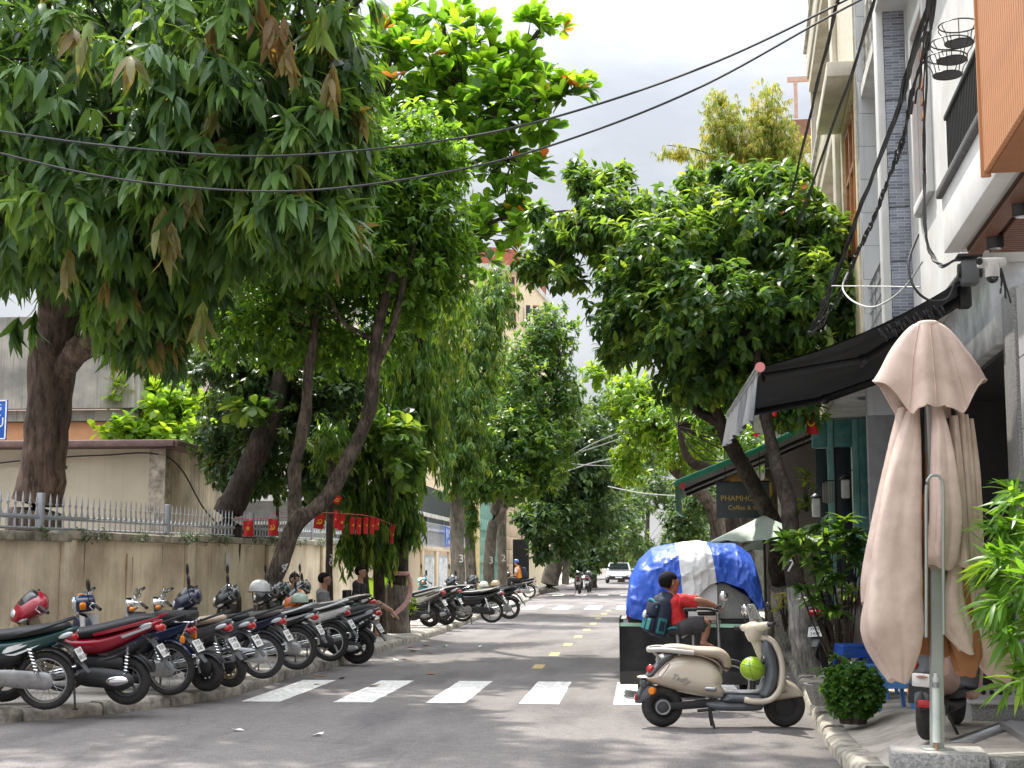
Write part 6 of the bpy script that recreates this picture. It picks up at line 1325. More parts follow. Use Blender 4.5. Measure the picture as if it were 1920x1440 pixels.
        # engine, exhaust, chain case
        m = MB(); m.cyl((.55, -.11, .33), (.55, .12, .33), .095, n=18); m.cyl((.68, -.09, .32), (.68, .10, .32), .075, n=16); m.box((.62, 0, .32), (.25, .17, .15), bev=.02); m.sweep([(.74, 0, .34), (.92, 0, .38)], .07, .065, 10, .7); en = m.build('engine', ALU, t)
        m = MB(); m.pillow(smooth_poly([(-.10, .285), (-.06, .365), (.10, .385), (.42, .40), (.50, .33), (.42, .25), (.10, .215), (-.06, .21)], 3), [(.0, .29), (.42, .325)], .018, 4, y0=.095); m.build('chain_case', chain, t, smooth=1.2)
        m = MB(); m.tube([tuple(q) for q in cr_interp([(.86, -.08, .36), (.72, -.11, .22), (.45, -.13, .22), (.2, -.14, .27)], 4)], .02, 8); m.cyl((.25, -.14, .26), (-.26, -.15, .36), .045, .05, n=14); m.build('exhaust', CHROME, t)
        m = MB(); m.sweep([(.52, .07, .36), (0, .07, R)], .012, .02, 6); m.sweep([(.52, -.07, .36), (0, -.07, R)], .012, .02, 6); m.build('swing_arm', ENGB, t)
        for s in (-1, 1):
            m = MB(); m.cyl((.02, s*.115, R+.02), (.13, s*.115, .60), .012, n=8); sh = m.build('shock_absorber', ALU, t)
            m = MB(); n_ = 60; m.tube([(.045+.07*i/n_ + .0*i, s*.115 + .026*math.cos(i*.75), R+.08 + .22*i/n_ + .0) if False else (.045+.07*i/n_ + .026*math.sin(i*.75), s*.115 + .026*math.cos(i*.75), R+.09+.23*i/n_) for i in range(n_+1)], .0055, 5); m.build('spring', CHROME, sh)
            m = MB(); m.cyl((.60, s*.12, .27), (.60, s*.24, .27), .016, n=8); m.build('foot_peg', RUBBER, t)
        m = MB(); band(m, 0, Rr, Rr+.045, R_(35), R_(150), .13, n=14); m.build('rear_mudguard', body if style == 'cub' else BLACKPL, t)
        m = MB(); m.sweep([(-.12, 0, .66), (-.24, 0, .60), (-.33, 0, .47), (-.42, 0, .36)], [.07, .07, .06, .04], [.012]*4, 8, .7, up=(1, 0, 0), k=3); m.build('rear_flap', GREYPL, t)
        pc, ptilt = (-.325, 0, .535), R_(-30)
        m = MB(); m.tube([tuple(q) for q in cr_interp([(.25, .13, .74), (.0, .155, .80), (-.2, .14, .865), (-.28, .0, .885), (-.2, -.14, .865), (.0, -.155, .80), (.25, -.13, .74)], 4)], .014, 8); m.build('grab_rail', rail, t)
        if style == 'cub':
            m = MB(); 
            for y in (-.11, -.04, .04, .11): m.tube([(.10, y, .80), (-.33, y, .80)], .007, 6)
            for x in (.05, -.12, -.3): m.tube([(x, -.12, .80), (x, .12, .80)], .007, 6)
            m.tube([(-.28, .12, .80), (-.18, .12, .60)], .008, 6); m.tube([(-.28, -.12, .80), (-.18, -.12, .60)], .008, 6); m.build('luggage_rack', CHROME, t)
            m = MB(); m.box((-.08, 0, .855), (.46, .23, .09), bev=.03); m.build('pillion_seat', seat, t)
    else:
        # scooter: flowing side panel, footboard, swing engine
        m = MB(); o = [(.62, .70), (.40, .68), (.15, .72), (-.12, .79), (-.33, .855), (-.36, .83), (-.26, .75), (-.10, .655), (.12, .55), (.30, .50), (.50, .52), (.62, .58)]
        m.pillow(smooth_poly(o, 3), [(.52, .61), (.2, .64), (-.25, .81)], lambda x, z: .10 + .05*max(0, min(1, (x+.35)*1.5)), 5, .42); tl = m.build('side_panel', body, t, smooth=1.1)
        if tail_stripe:
            for s in (-1, 1):
                m = MB(); m.prism([(.02, .705), (-.30, .815), (-.28, .785), (-.12, .725), (.0, .68)], s*.128-.008, s*.128+.008, .004); m.build('trim_stripe', tail_stripe, tl)
                m = MB(); m.prism([(.30, .725), (-.38, .905), (-.36, .875), (.0, .765), (.28, .70)], s*.142-.009, s*.142+.009, .005); m.build('side_grab', body if tail_stripe is not P_SILVER or True else P_SILVER, tl)
        m = MB(); m.sweep([(.70, 0, .66), (.62, 0, .705), (.45, 0, .72), (.25, 0, .755), (.0, 0, .82), (-.2, 0, .87), (-.30, 0, .875)], [.07, .12, .14, .145, .14, .11, .05], [.03, .05, .055, .058, .055, .04, .015], 14, .75, k=3); m.build('seat', seat, t, smooth=1.2)
        m = MB(); m.pillow(smooth_poly([(.66, .42), (.52, .50), (.20, .50), (-.18, .66), (-.30, .74), (-.22, .62), (.05, .44), (.30, .36), (.60, .30)], 3), [(.5, .41), (.1, .49)], .13, 4); m.build('under_panel', BLACKPL, t, smooth=1.1)
        m = MB(); m.box((.80, 0, .30), (.46, .30, .09), bev=.03); m.build('footboard', BLACKPL, t)
        m = MB()
        def sh_(a, b):
            s = (b-.5)*2; return (wb-.34 + .16*a - .02*math.sin(a*3) - .10*abs(s)**2.2 + .05, s*(.20 + .05*math.sin(a*math.pi) - .06*a), .30 + .60*a)
        m.grid(sh_, 10, 10); m.grid(lambda a, b: tuple(Vector(sh_(a, b)) + Vector((-.03, 0, 0))), 10, 10); m.build('leg_shield', shieldcol or shield, t, smooth=1.2)
        m = MB(); m.pillow(smooth_poly([(wb-.17, .90), (wb+.01, .68), (wb-.03, .52), (wb-.22, .42), (wb-.30, .62)], 3), [(wb-.17, .80), (wb-.16, .58)], .14, 5); m.build('nose_cover', shield, t, smooth=1.1)
        m = MB(); m.pillow(smooth_poly([(-.12, .245), (-.06, .34), (.12, .38), (.36, .39), (.50, .33), (.44, .22), (.2, .19), (.0, .17)], 3), [(.0, .255), (.38, .30)], .05, 4, y0=.12); en = m.build('engine', ENGB, t, smooth=1.1)
        m = MB(); m.pillow(smooth_poly([(-.07, .26), (-.02, .31), (.12, .30), (.16, .25), (.06, .215)], 3), [(.0, .262), (.10, .258)], .022, 3, y0=.165); m.build('gear_cover', chain, en, smooth=1.1)
        m = MB(); m.box((.22, .05, .44), (.46, .16, .12), bev=.04); m.build('air_box', BLACKPL, t)
        m = MB(); m.cyl((.30, -.16, .27), (-.22, -.17, .36), .055, .06, n=14); m.build('exhaust', ENGB, t)
        for s in (-1, 1):
            m = MB(); m.cyl((-.02, s*.12, R+.03), (-.05, s*.12, .60), .012, n=8); sh = m.build('shock_absorber', ALU, t)
            m = MB(); m.tube([(-.03-.02*i/50 + .026*math.sin(i*.75), s*.12 + .026*math.cos(i*.75), R+.09+.2*i/50) for i in range(51)], .0055, 5); m.build('spring', CHROME if s > 0 else ENGB, sh)
        m = MB(); band(m, 0, Rr, Rr+.05, R_(60), R_(160), .13, n=12); m.build('rear_mudguard', BLACKPL, t)
        m = MB(); m.sweep([(-.16, 0, .72), (-.28, 0, .62), (-.36, 0, .48), (-.45, 0, .36)], [.075, .075, .065, .04], [.014]*4, 8, .7, up=(1, 0, 0), k=3); m.build('rear_flap', GREYPL, t)
        pc, ptilt = (-.355, 0, .545), R_(-32)
    plate(t, (pc[0]-.012, pc[1], pc[2]), -ptilt, *pl)
    zt = .73 if style != 'scooter' else .80
    m = MB(); m.ball((-.25 if style != 'scooter' else -.33, 0, zt-.02), (.07, .095, .045), 14, 8, rot=(0, R_(-25), 0)); tlm = m.build('tail_light', lamp, t)
    for s in (-1, 1):
        if style == 'cub': 
            m = MB(); m.cyl((-.22, s*.08, .62), (-.22, s*.14, .62), .008, n=6); m.box((-.225, s*.155, .62), (.05, .04, .08), bev=.015); m.build('turn_signal', AMBER, t)
        else:
            m = MB(); m.ball((-.22, s*.095, zt), (.075, .028, .026), 10, 7, rot=(0, R_(20), 0)); m.build('turn_signal', CLEARLENS, tlm)
    m = MB(); m.tube([(.50, .10, .24), (.47, .17, .12), (.44, .235, .0)], .011, 6); m.box((.435, .24, .006), (.05, .03, .012)); m.build('side_stand', BLACKPL, t)
    if style != 'scooter': m = MB(); m.tube([(.62, .11, .27), (.72, .15, .255), (.78, .15, .25)], .01, 6); m.build('gear_pedal', ALU, t)
    return t
PARK = 0.132
def bp_(u, v, z=PARK): p = gr(u, v, z); return Vector((p.x, p.y, z))
b1 = motorbike('dark teal underbone motorbike nearest the left picture edge', bp_(85, 1331), R_(185), pl=('77-H1', '045.52'), body=P_GREEN, seat=VINYL, steer=.4)
dec = M('white decal film', (.75, .76, .75), .3)
# swoosh decal on its side panel
for s in (1,):
    m = MB(); m.prism(smooth_poly([(.38, .56), (.33, .62), (.18, .655), (.22, .63), (.14, .645), (.20, .61), (.30, .575)], 2), s*.112, s*.121, 0); m.build('decal', dec, b1)
    m = MB(); m.prism(smooth_poly([(.36, .55), (.28, .555), (.12, .61), (.02, .645), (.12, .595), (.26, .54)], 2), s*.112, s*.1205, 0); m.build('decal', dec, b1)
b2 = motorbike('crimson scooter with black seat, second from the left in the kerb row', bp_(238, 1322), R_(181), style='scooter', body=P_RED, R=.245, rt=.052, wk='alloy', rim=GREYPL, wb=1.25, pl=('77-D1', '111.88'), tail_stripe=P_SILVER, shield=P_CHAMP, cowl=P_RED, chain=CHROME, steer=.55, mirrors=(0, 0))
b3 = motorbike('old dark blue cub motorbike with chrome rack and red square tail lamp', bp_(318, 1304), R_(174), style='cub', body=P_BLUE, shieldcol=P_WHITE, shield=P_BLUE, cowl=P_BLUE, front='box', R=.288, rt=.036, pl=('77-F5', '2187'), mirrors=(1, 0), steer=.6)
b4 = motorbike('small black electric bike with fat tyres and round chrome headlamp', bp_(388, 1297), R_(172), style='underbone', body=P_GREY, front='round', R=.205, rt=.06, wk='black', rim=ENGB, wb=1.12, pl=('77-MĐ', '1120'), chain=ENGB, rail=BLACKPL, mirrors=(0, 0), steer=.55, seat=P_BEIGE)
b5 = motorbike('black small wheeled bike with beige seat and black headlamp fork', bp_(432, 1289), R_(173), style='underbone', body=P_GREY, front='round', R=.20, rt=.055, wk='black', rim=M('brass coloured rim', (.5, .42, .25), .4, .6), wb=1.1, pl=('77-MĐ', '0931'), chain=ENGB, seat=VINYL, mirrors=(0, 0), steer=.45)
b6 = motorbike('navy underbone motorbike with brown seat and polished engine cover', bp_(492, 1273), R_(175), body=P_NAVY, seat=P_BROWN, wk='alloy', rim=P_SILVER, R=.285, rt=.042, pl=('77-K3', '4092'), chain=P_SILVER, fender=P_SILVER, mirrors=(1, 1), steer=.45)
b7 = motorbike('black underbone motorbike with silver tail stripe near the leaning trunk', bp_(556, 1256), R_(175), body=P_BLACK, tail_stripe=P_SILVER, rail=P_SILVER, wk='spoke', R=.29, rt=.042, pl=('77-L2', '3310'), mirrors=(1, 1), steer=.4)
b8 = motorbike('white tailed motorbike with polished alloy wheel beside the silver one', bp_(619, 1240), R_(174), style='underbone', body=P_WHITE, shield=P_BLACK, cowl=P_BLACK, rail=P_WHITE, wk='alloy', rim=P_SILVER, R=.285, rt=.042, pl=('77-P1', '6605'), mirrors=(1, 1), steer=.45, chain=ENGB)
b9 = motorbike('grey and black scooter at the far end of the near kerb row', Vector((gr(684, 1243, 0).x, gr(684, 1243, 0).y - .6, .02)), R_(173), style='scooter', body=P_GREY, tail_stripe=P_SILVER, R=.27, rt=.06, wk='alloy', rim=ENGB, wb=1.25, pl=('77-N1', '520.36'), chain=P_SILVER, shield=P_ORANGE, cowl=P_ORANGE, mirrors=(1, 1), steer=.4)
motorbike('plain dark motorbike standing behind the grey and black scooter', Vector((at(668, 1057, 25.3).x, 25.3, PARK)), R_(170), style='scooter', body=P_BLACK, shield=P_BLACK, cowl=P_BLACK, R=.26, rt=.05, wk='alloy', rim=ENGB, pl=('77-E1', '903.11'), mirrors=(1, 1), steer=.5)
motorbike('dark green motorbike half hidden behind the leaning trunk', Vector((at(640, 1057, 23.2).x, 23.2, PARK)), R_(172), body=M('deep green gloss', (.01, .03, .02), .3, coat=.6), wk='alloy', rim=ENGB, pl=('77-G1', '1182'), mirrors=(1, 1), steer=.4)
g2 = 'motorbikes parked beyond the limewashed trunk'
motorbike('white and black scooter, first of the farther group past the limewashed trunk', bp_(806, 1176), R_(168), style='scooter', body=P_WHITE, shield=P_BLACK, cowl=P_BLACK, R=.25, rt=.052, wk='alloy', rim=GREYPL, pl=('77-S1', '701.61'), chain=ALU, group=g2, steer=.4, tail_stripe=P_BLACK)
motorbike('dull black scooter, second of the farther group', bp_(836, 1172), R_(172), style='scooter', body=P_BLACK, R=.25, rt=.05, wk='alloy', rim=ENGB, pl=('77-C2', '188.07'), group=g2, steer=.4, shield=P_TEAL, cowl=P_TEAL)
motorbike('teal cub with chrome rail in the farther group', bp_(867, 1166), R_(174), style='cub', body=P_TEAL, front='box', R=.285, rt=.034, pl=('77-F2', '0917'), group=g2, rail=CHROME, mirrors=(1, 1))
motorbike('black motorbike with thin orange side lines in the farther group', bp_(922, 1168), R_(176), body=P_BLACK, R=.285, rt=.036, pl=('77-K8', '2206'), group=g2, chain=ENGB)
motorbike('last black motorbike of the farther group beside the tan helmet', bp_(955, 1161), R_(174), body=P_BLACK, R=.285, rt=.038, pl=('77-V1', '3361'), group=g2, wk='alloy', rim=ENGB, chain=ALU)
rb = gr(992, 1121, 0); RB = Vector((at(992, 1057, 64).x, 64, .08))
motorbike('black motorbike with silver engine carrying the rider in the blue hat', RB, R_(178), 0., 0., body=P_BLACK, tail_stripe=P_SILVER, R=.29, rt=.038, pl=('77-H2', '4410'), group='ridden motorbikes', chain=ALU)
g3 = 'far motorbikes standing in front of the dark bushes'
for (u, v, lab, h, c) in ((1086, 1114, 'dark red and black scooter seen from behind at the far kerb', 92, P_BLACK), (1103, 1111, 'second far scooter seen from behind, right of the first', 88, P_GREY)):
    motorbike(lab, gr(u, v, .02), R_(h), -.06, .25, style='scooter', body=c, R=.25, rt=.055, wk='alloy', rim=ENGB, pl=('77-T1', '0552'), group=g3, mirrors=(1, 1))
pk_ = Vector((at(1552, 1057, 19.4).x, 19.4, .16))
motorbike('black scooter with white plate parked behind the limewashed trunk', pk_, R_(62), -.08, .3, style='scooter', body=M('dusty maroon grey paint', (.2, .17, .16), .45), R=.25, rt=.05, wk='alloy', rim=ENGB, pl=('77-M9', '3458'), group='motorbikes on the right pavement', lamp=REDLENS)
# helmets lying on seats and mirrors
def helmet(pos, mat, label, rot=0., s=1.):
    t = thing('helmet', label, 'helmet', pos, rot, 'motorbike helmets left on the bikes')
    m = MB(Matrix.Scale(s, 4)); m.lathe([(0, .125), (.05, .122), (.095, .10), (.125, .06), (.138, .01), (.138, -.03), (.128, -.035), (.12, 0), (.10, .06), (0, .10)], n=20); m.build('shell', mat, t, smooth=1.)
    m = MB(Matrix.Scale(s, 4)); m.grid(lambda a, b: ((.135+.06*b)*math.cos(R_(-50+100*a)), (.135+.03*b)*math.sin(R_(-50+100*a)), -.02-.015*b), 8, 2); m.grid(lambda a, b: ((.135+.06*b)*math.cos(R_(-50+100*a)), (.135+.03*b)*math.sin(R_(-50+100*a)), -.026-.015*b), 8, 2); m.build('peak', mat, t)
    MB(Matrix.Scale(s, 4)).torus((0, 0, -.03), (0, 0, 1), .137, .007, 20, 5).build('rim_trim', BLACKPL, t)
    m = MB(Matrix.Scale(s, 4)); m.tube([tuple(q) for q in cr_interp([(0, .13, -.02), (.03, .07, -.15), (.03, -.07, -.15), (0, -.13, -.02)], 4)], .006, 5); m.build('strap', BLACKPL, t)
helmet(at(907, 1098, 40.2), M('off white helmet shell', (.66, .63, .56), .3, coat=.5), 'off white helmet resting on a black bike seat', 2.8)
helmet(at(929, 1096, 41.0), M('tan helmet shell', (.50, .36, .22), .35, coat=.4), 'tan helmet resting on the next black bike', 2.5)
helmet(at(487, 1105, 20.3), M('pale grey helmet shell', (.52, .52, .51), .35, coat=.4), 'pale grey helmet hung on a mirror left of the leaning trunk', 2.6, 1.1)
helmet(at(562, 1126, 22.2), M('mint helmet shell', (.40, .52, .42), .35, coat=.4), 'mint green helmet right of the leaning trunk', 3.0, 1.0)
# ---------------------------------------------------------------- cream electric scooter in the road
SCP0 = gr(1242, 1363, 0.)
def scooter(name, label, loc, head, lean, bodyc, seatc, darkc, full=True, group='electric scooters'):
    t = thing(name, label, 'scooter', loc, 0, group, rot=(lean, 0, head)); k = 1.0
    BODY, SEAT, DK = bodyc, seatc, darkc
    R = .205; wb = 1.205
    def pw(cx, nm, T=None):
        T = T or Matrix()
        o = MB(T).torus((cx, 0, R), (0, 1, 0), R-.058, .058, 40, 12, 1.0).build(nm, RUBBER, t)
        m = MB(T); m.lathe([(.148, -.05), (.142, -.045), (.125, -.02), (.11, -.012), (.05, -.016), (.0, -.016)], (cx, 0, R), (0, -1, 0), 32); m.lathe([(.148, -.05), (.142, -.045), (.125, -.02), (.11, -.012), (.05, -.016), (.0, -.016)], (cx, 0, R), (0, 1, 0), 32); m.build('rim', ENGB, o)
        for s in (-1, 1): MB(T).torus((cx, s*.043, R), (0, 1, 0), .142, .006, 32, 6).build('rim_edge', ENGB, o)
        return o
    rw = pw(0, 'rear_wheel')
    MB().lathe([(0, .115), (.048, .115), (.055, .11)], (.0, 0, R), (0, -1, 0), 24).build('motor_cap', M('dark motor cap', (.05, .052, .055), .5), rw)
    MB().lathe([(.055, .113), (.06, .12), (.072, .12), (.078, .11), (.078, .04), (.055, .04)], (.0, 0, R), (0, -1, 0), 28).build('motor_ring', STEEL, rw)
    # steering
    H = Vector((.985, 0, .90)); ax = Vector((-.30, 0, 1)).normalized(); T = Matrix.Translation(H) @ Matrix.Rotation(.42, 4, ax) @ Matrix.Translation(-H)
    if not full: T = Matrix()
    fw = pw(wb, 'front_wheel', Matrix.Translation((0, 0, 0)))
    for k_ in range(15):
        a = R_(-150 + 170*k_/14); 
        m = MB(); m.box((wb + .112*math.cos(a), -.024, R+.112*math.sin(a)), (.03, .006, .011), rot=(0, -a, 0), bev=.002); m.build('rim_fin', STEEL, fw)
    # rear body shell
    from mathutils.bvhtree import BVHTree
    o = smooth_poly([(-.185, .475), (-.12, .50), (-.04, .58), (.06, .665), (.18, .70), (.34, .70), (.48, .655), (.575, .56), (.60, .46), (.585, .40), (.62, .345), (.60, .285), (.45, .295), (.28, .32), (.10, .365), (-.06, .415)], 4)
    m = MB(); m.pillow(o, [(.03, .515), (.46, .445)], lambda x, z: .155, 12, .5); bd = m.build('rear_body', BODY, t, smooth=1.3); bv_ = BVHTree.FromPolygons(m.v, m.f)
    def sy(x, z, d=-.15):
        h_ = bv_.ray_cast(Vector((x, -1, z)), Vector((0, 1, 0))); return h_[0].y if h_[0] is not None else d
    if full:
        m = MB(); arc = [(.22 + .20*math.cos(R_(a)), 0, .465 + .185*math.sin(R_(a))) for a in range(100, -15, -8)]; arc = [(x, sy(x, z) - .001, z) for x, _, z in arc]; m = MB()
        m = MB(); cap = [(.435, -.128, .385), (.52, -.115, .38)]; m.sweep([(x, sy(x, z) - .002, z) for x, z in ((.405, .392), (.42, .390), (.505, .383), (.52, .381))], [.006, .018, .018, .006], [.01, .022, .022, .01], 10); m.build('chrome_badge', STEEL, bd)
        rim_ = M('pinkish trim line', (.25, .13, .16), .4)
        m = MB(); pts = smooth_poly([(-.05, .52), (-.01, .575), (.045, .625), (.065, .615), (.03, .57), (-.005, .525), (-.03, .50)], 3); m.tube([(x, sy(x, z) - .002, z) for x, z in pts], .004, 5, closed=True); m.build('reflector_trim', rim_, bd)
        tx = text('Tadly', .085, STEEL, 'badge_script', bd, Matrix(), .004, shear=.35); Q_ = Matrix.Translation((.165, 0, .485)) @ Matrix.Rotation(R_(18), 4, 'Y') @ TF
        for v in tx.data.vertices:
            c_2 = v.co.z; p = Q_ @ Vector((v.co.x, v.co.y, 0)); v.co = (p.x, sy(p.x, p.z) - .002 - max(0, c_2), p.z)
    # seat
    m = MB(); m.sweep([(.0, 0, .765), (.06, 0, .775), (.18, 0, .77), (.32, 0, .745), (.46, 0, .73), (.56, 0, .715), (.625, 0, .66), (.635, 0, .585), (.62, 0, .545)], [.06, .105, .125, .135, .14, .135, .125, .10, .05], [.02, .032, .04, .045, .055, .06, .055, .04, .015], 16, .8, k=4); m.build('seat', SEAT, t, smooth=1.3)
    m = MB(); m.sweep([(.02, 0, .745), (.2, 0, .735), (.38, 0, .705), (.53, 0, .64), (.595, 0, .56)], [.07, .125, .135, .13, .08], [.01]*5, 12, .8, k=3); m.build('seat_base', SEAT, t, smooth=1.2)
    # grab rail
    m = MB(); q = cr_interp([(.30, -.165, .735), (.12, -.165, .755), (-.03, -.15, .765), (-.115, -.10, .758), (-.135, 0, .755), (-.115, .10, .758), (-.03, .15, .765), (.12, .165, .755), (.30, .165, .735)], 5); m.sweep([tuple(x) for x in q], .018, .024, 10); 
    for s in (-1, 1): m.tube([(-.10, s*.10, .755), (-.035, s*.085, .68), (-.045, s*.07, .64)], .014, 8)
    m.build('grab_rail', M('pale silver rail', (.50, .47, .43), .4, .3), t, smooth=1.2)
    # dark tail panel
    m = MB(); m.pillow(smooth_poly([(.10, .72), (-.04, .70), (-.06, .62), (-.17, .505), (-.11, .495), (-.02, .56), (.10, .675)], 3), [(.06, .70), (-.03, .63), (-.12, .515)], .105, 5); m.build('tail_panel', DK, t, smooth=1.2)
    m = MB(); m.ball((-.115, -.075, .565), (.03, .025, .042), 10, 8, rot=(0, R_(35), 0)); m.ball((-.115, .075, .565), (.03, .025, .042), 10, 8, rot=(0, R_(35), 0)); m.build('tail_light', REDLENS, t)
    m = MB(); m.sweep([(-.10, 0, .485), (-.20, 0, .49), (-.245, 0, .485)], [.10, .07, .03], [.022, .015, .01], 10, k=3); m.build('tail_lip', BODY, t, smooth=1.2)
    # plate hanger, mudflap, signals
    m = MB(); m.sweep([(-.12, 0, .46), (-.20, 0, .38), (-.23, 0, .28), (-.25, 0, .25)], [.06, .06, .05, .02], [.03, .02, .012, .006], 10, .7, up=(1, 0, 0), k=3); m.box((-.19, 0, .43), (.05, .15, .07), bev=.01); m.build('plate_hanger', GREYPL, t)
    m = MB(); m.pillow(smooth_poly([(-.27, .235), (-.10, .26), (-.02, .36), (-.12, .42), (-.22, .39)], 3), [(-.14, .33), (-.10, .36)], .06, 4); m.build('rear_mudguard', DK, t, smooth=1.2)
    MB().box((-.265, -.03, .295), (.02, .10, .055), bev=.006).build('reflector', REDLENS, t)
    for s in (-1, 1): MB().lathe([(0, .03), (.03, .028), (.037, .015), (.037, -.02)], (-.105, s*.095, .362), (-.5, s, 0), 16).build('turn_signal', AMBER, t)
    # floor, lower skirt
    m = MB(); m.pillow(smooth_poly([(.60, .30), (.62, .345), (.75, .345), (.98, .335), (1.02, .28), (.98, .245), (.60, .25)], 3), [(.68, .30), (.92, .295)], .15, 5, .35); m.build('floor_side', DK, t, smooth=1.1)
    m = MB(); m.box((.80, 0, .345), (.42, .25, .012), bev=.005); m.build('floor_mat', DK, t)
    m = MB(); m.pillow(smooth_poly([(.40, .255), (.52, .165), (.92, .158), (1.0, .20), (1.05, .27), (.75, .262)], 3), [(.56, .21), (.92, .215)], .125, 5, .35); m.build('lower_skirt', DK, t, smooth=1.1)
    m = MB(); m.sweep([(.05, .06, R), (.30, .06, .225), (.5, .05, .24)], .02, .03, 8); m.sweep([(.0, -.07, R), (.30, -.07, .225), (.5, -.05, .24)], .025, .04, 8); m.build('swing_arm', ENGB, t)
    m = MB(); m.cyl((.34, -.06, .165), (.52, -.06, .18), .016, n=8); m.tube([(.47, -.06, .18), (.48, -.10, .09), (.50, -.14, .0)], .013, 6); m.tube([(.47, .06, .18), (.48, .10, .09), (.50, .14, .0)], .013, 6); m.build('kickstand', BLACKPL, t)
    # leg shield and apron
    m = MB(); m.pillow(smooth_poly([(1.0, .87), (1.06, .835), (1.115, .74), (1.14, .60), (1.14, .48), (1.10, .36), (1.0, .29), (.93, .335), (.97, .40), (1.01, .60), (.97, .75)], 4), [(1.02, .80), (1.07, .62), (1.06, .46), (1.0, .34)], .205, 6, .4); m.build('inner_shield', DK, t, smooth=1.2)
    out = cr_interp([(.975, 0, .885), (1.06, 0, .86), (1.125, 0, .77), (1.158, 0, .64), (1.155, 0, .48), (1.11, 0, .355), (1.02, 0, .283), (.88, 0, .272), (.79, 0, .285)], 4)
    m = MB()
    for s in (-1, 1):
        wds = np.interp(np.linspace(0, 1, len(out)), [0, .2, .5, .8, 1], [.08, .17, .20, .19, .165]); m.sweep([(x[0], s*wd_, x[2]) for x, wd_ in zip(out, wds)], [.03]*len(out), np.interp(np.linspace(0, 1, len(out)), [0, .3, .7, 1], [.015, .02, .028, .03]), 10, up=(0, 1, 0))
    m.build('shield_edge', BODY, t, smooth=1.3)
    m = MB(); m.pillow(smooth_poly([(1.02, .88), (1.10, .82), (1.17, .70), (1.19, .50), (1.12, .34), (1.10, .45), (1.13, .60), (1.09, .76)], 4), [(1.06, .84), (1.145, .66), (1.145, .50), (1.12, .38)], .18, 6, .5); m.build('apron', BODY, t, smooth=1.2)
    # front mudguard
    m = MB(); m.pillow(smooth_poly([(1.00, .285), (1.12, .50), (1.20, .475), (1.31, .42), (1.39, .33), (1.39, .305), (1.30, .285), (1.17, .262), (1.06, .25)], 4), [(1.08, .32), (1.20, .36), (1.32, .325)], .095, 6, .5); m.build('front_mudguard', BODY, t, smooth=1.3)
    m = MB(); m.ball((1.19, -.13, .50), (.05, .018, .012), 10, 6); m.ball((1.19, .13, .50), (.05, .018, .012), 10, 6); m.build('foot_rest', M('pale peg', (.6, .58, .5), .5), t)
    # steering column and handlebar housing
    m = MB(T); m.sweep([(1.03, 0, .52), (.99, 0, .66), (.955, 0, .78), (.93, 0, .86)], [.03, .04, .05, .06], [.035, .042, .05, .06], 14, .8, up=(1, 0, 0), k=4); m.build('steering_column', BODY, t, smooth=1.3)
    m = MB(T); m.sweep([(.925, 0, .845), (.915, 0, .91), (.925, 0, .965), (.95, 0, 1.01)], [.07, .105, .13, .07], [.065, .085, .095, .05], 16, .8, up=(1, 0, 0), k=4); m.sweep([(.93, -.25, .985), (.92, -.17, .975), (.92, 0, .965), (.92, .17, .975), (.93, .25, .985)], [.03, .045, .07, .045, .03], [.032, .045, .06, .045, .032], 12, k=4); hd = m.build('handlebar_housing', BODY, t, smooth=1.3)
    m = MB(T); m.lathe([(0, .05), (.06, .045), (.075, .02), (.08, -.02)], (.985, 0, .94), (1, 0, -.1), 20); m.build('headlight', CLEARLENS, hd)
    m = MB(T); m.ball((.90, 0, 1.012), (.065, .09, .016), 16, 8, rot=(0, R_(-18), 0)); m.build('dashboard', GLASS, hd)
    for s in (-1, 1):
        MB(T).cyl((.93, s*.25, .985), (.915, s*.37, .99), .02, n=12).build('grip', RUBBER, hd); MB(T).cyl((.932, s*.238, .985), (.93, s*.252, .985), .024, n=12).build('grip_ring', REDLENS if s > 0 else BODY, hd)
        MB(T).tube([(.96, s*.2, .975), (.99, s*.27, .97), (.97, s*.37, .975)], .006, 6).build('brake_lever', BLACKPL, hd)
        if full:
            m = MB(T); m.tube([(.93, s*.17, 1.0), (.935, s*.20, 1.07), (.94, s*.22, 1.12)], .006, 6); st = m.build('mirror', BLACKPL, hd); m = MB(T); m.ball((.945, s*.225, 1.155), (.018, .05, .055), 14, 8, rot=(0, R_(-10), R_(12*s))); m.build('mirror_head', BLACKPL if s < 0 else CHROME, st)
    if full:
        ACR = M('clear acrylic screen', (.9, .92, .93), .05, trans=.9, var=.02)
        m = MB(T)
        def ws(a, b): s = (b-.5)*2; return (1.0 - .07*a - .05*s*s, s*(.11-.03*a)*math.sqrt(max(0, 1-.75*a**4)), 1.0 + .20*a)
        m.grid(ws, 8, 8); m.grid(lambda a, b: tuple(Vector(ws(a, b)) + Vector((.005, 0, 0))), 8, 8); m.build('windscreen', ACR, t, smooth=1.3)
        m = MB(T); m.tube([ws(i/8, 0) for i in range(9)] + [ws(1, i/8) for i in range(1, 9)] + [ws(1-i/8, 1) for i in range(1, 9)], .0035, 5); m.build('screen_edge', M('screen edge tint', (.45, .5, .52), .2), t)
        MB().lathe([(0, .022), (.02, .022), (.028, .012), (.028, -.02)], (1.012, -.10, .70), (-.6, -1, 0), 16).build('key_lock', CHROME, t)
        for y in (-.03, .0): MB().sweep([(1.0, -.09+y, .44), (.99, -.10+y, .37)], .004, .004, 6).build('chrome_strip', CHROME, t)
        for z_ in (.585, .40): MB().ball((1.075, -.165, z_), .01, 8, 6).build('screw_cap', BLACKPL, t)
    return t
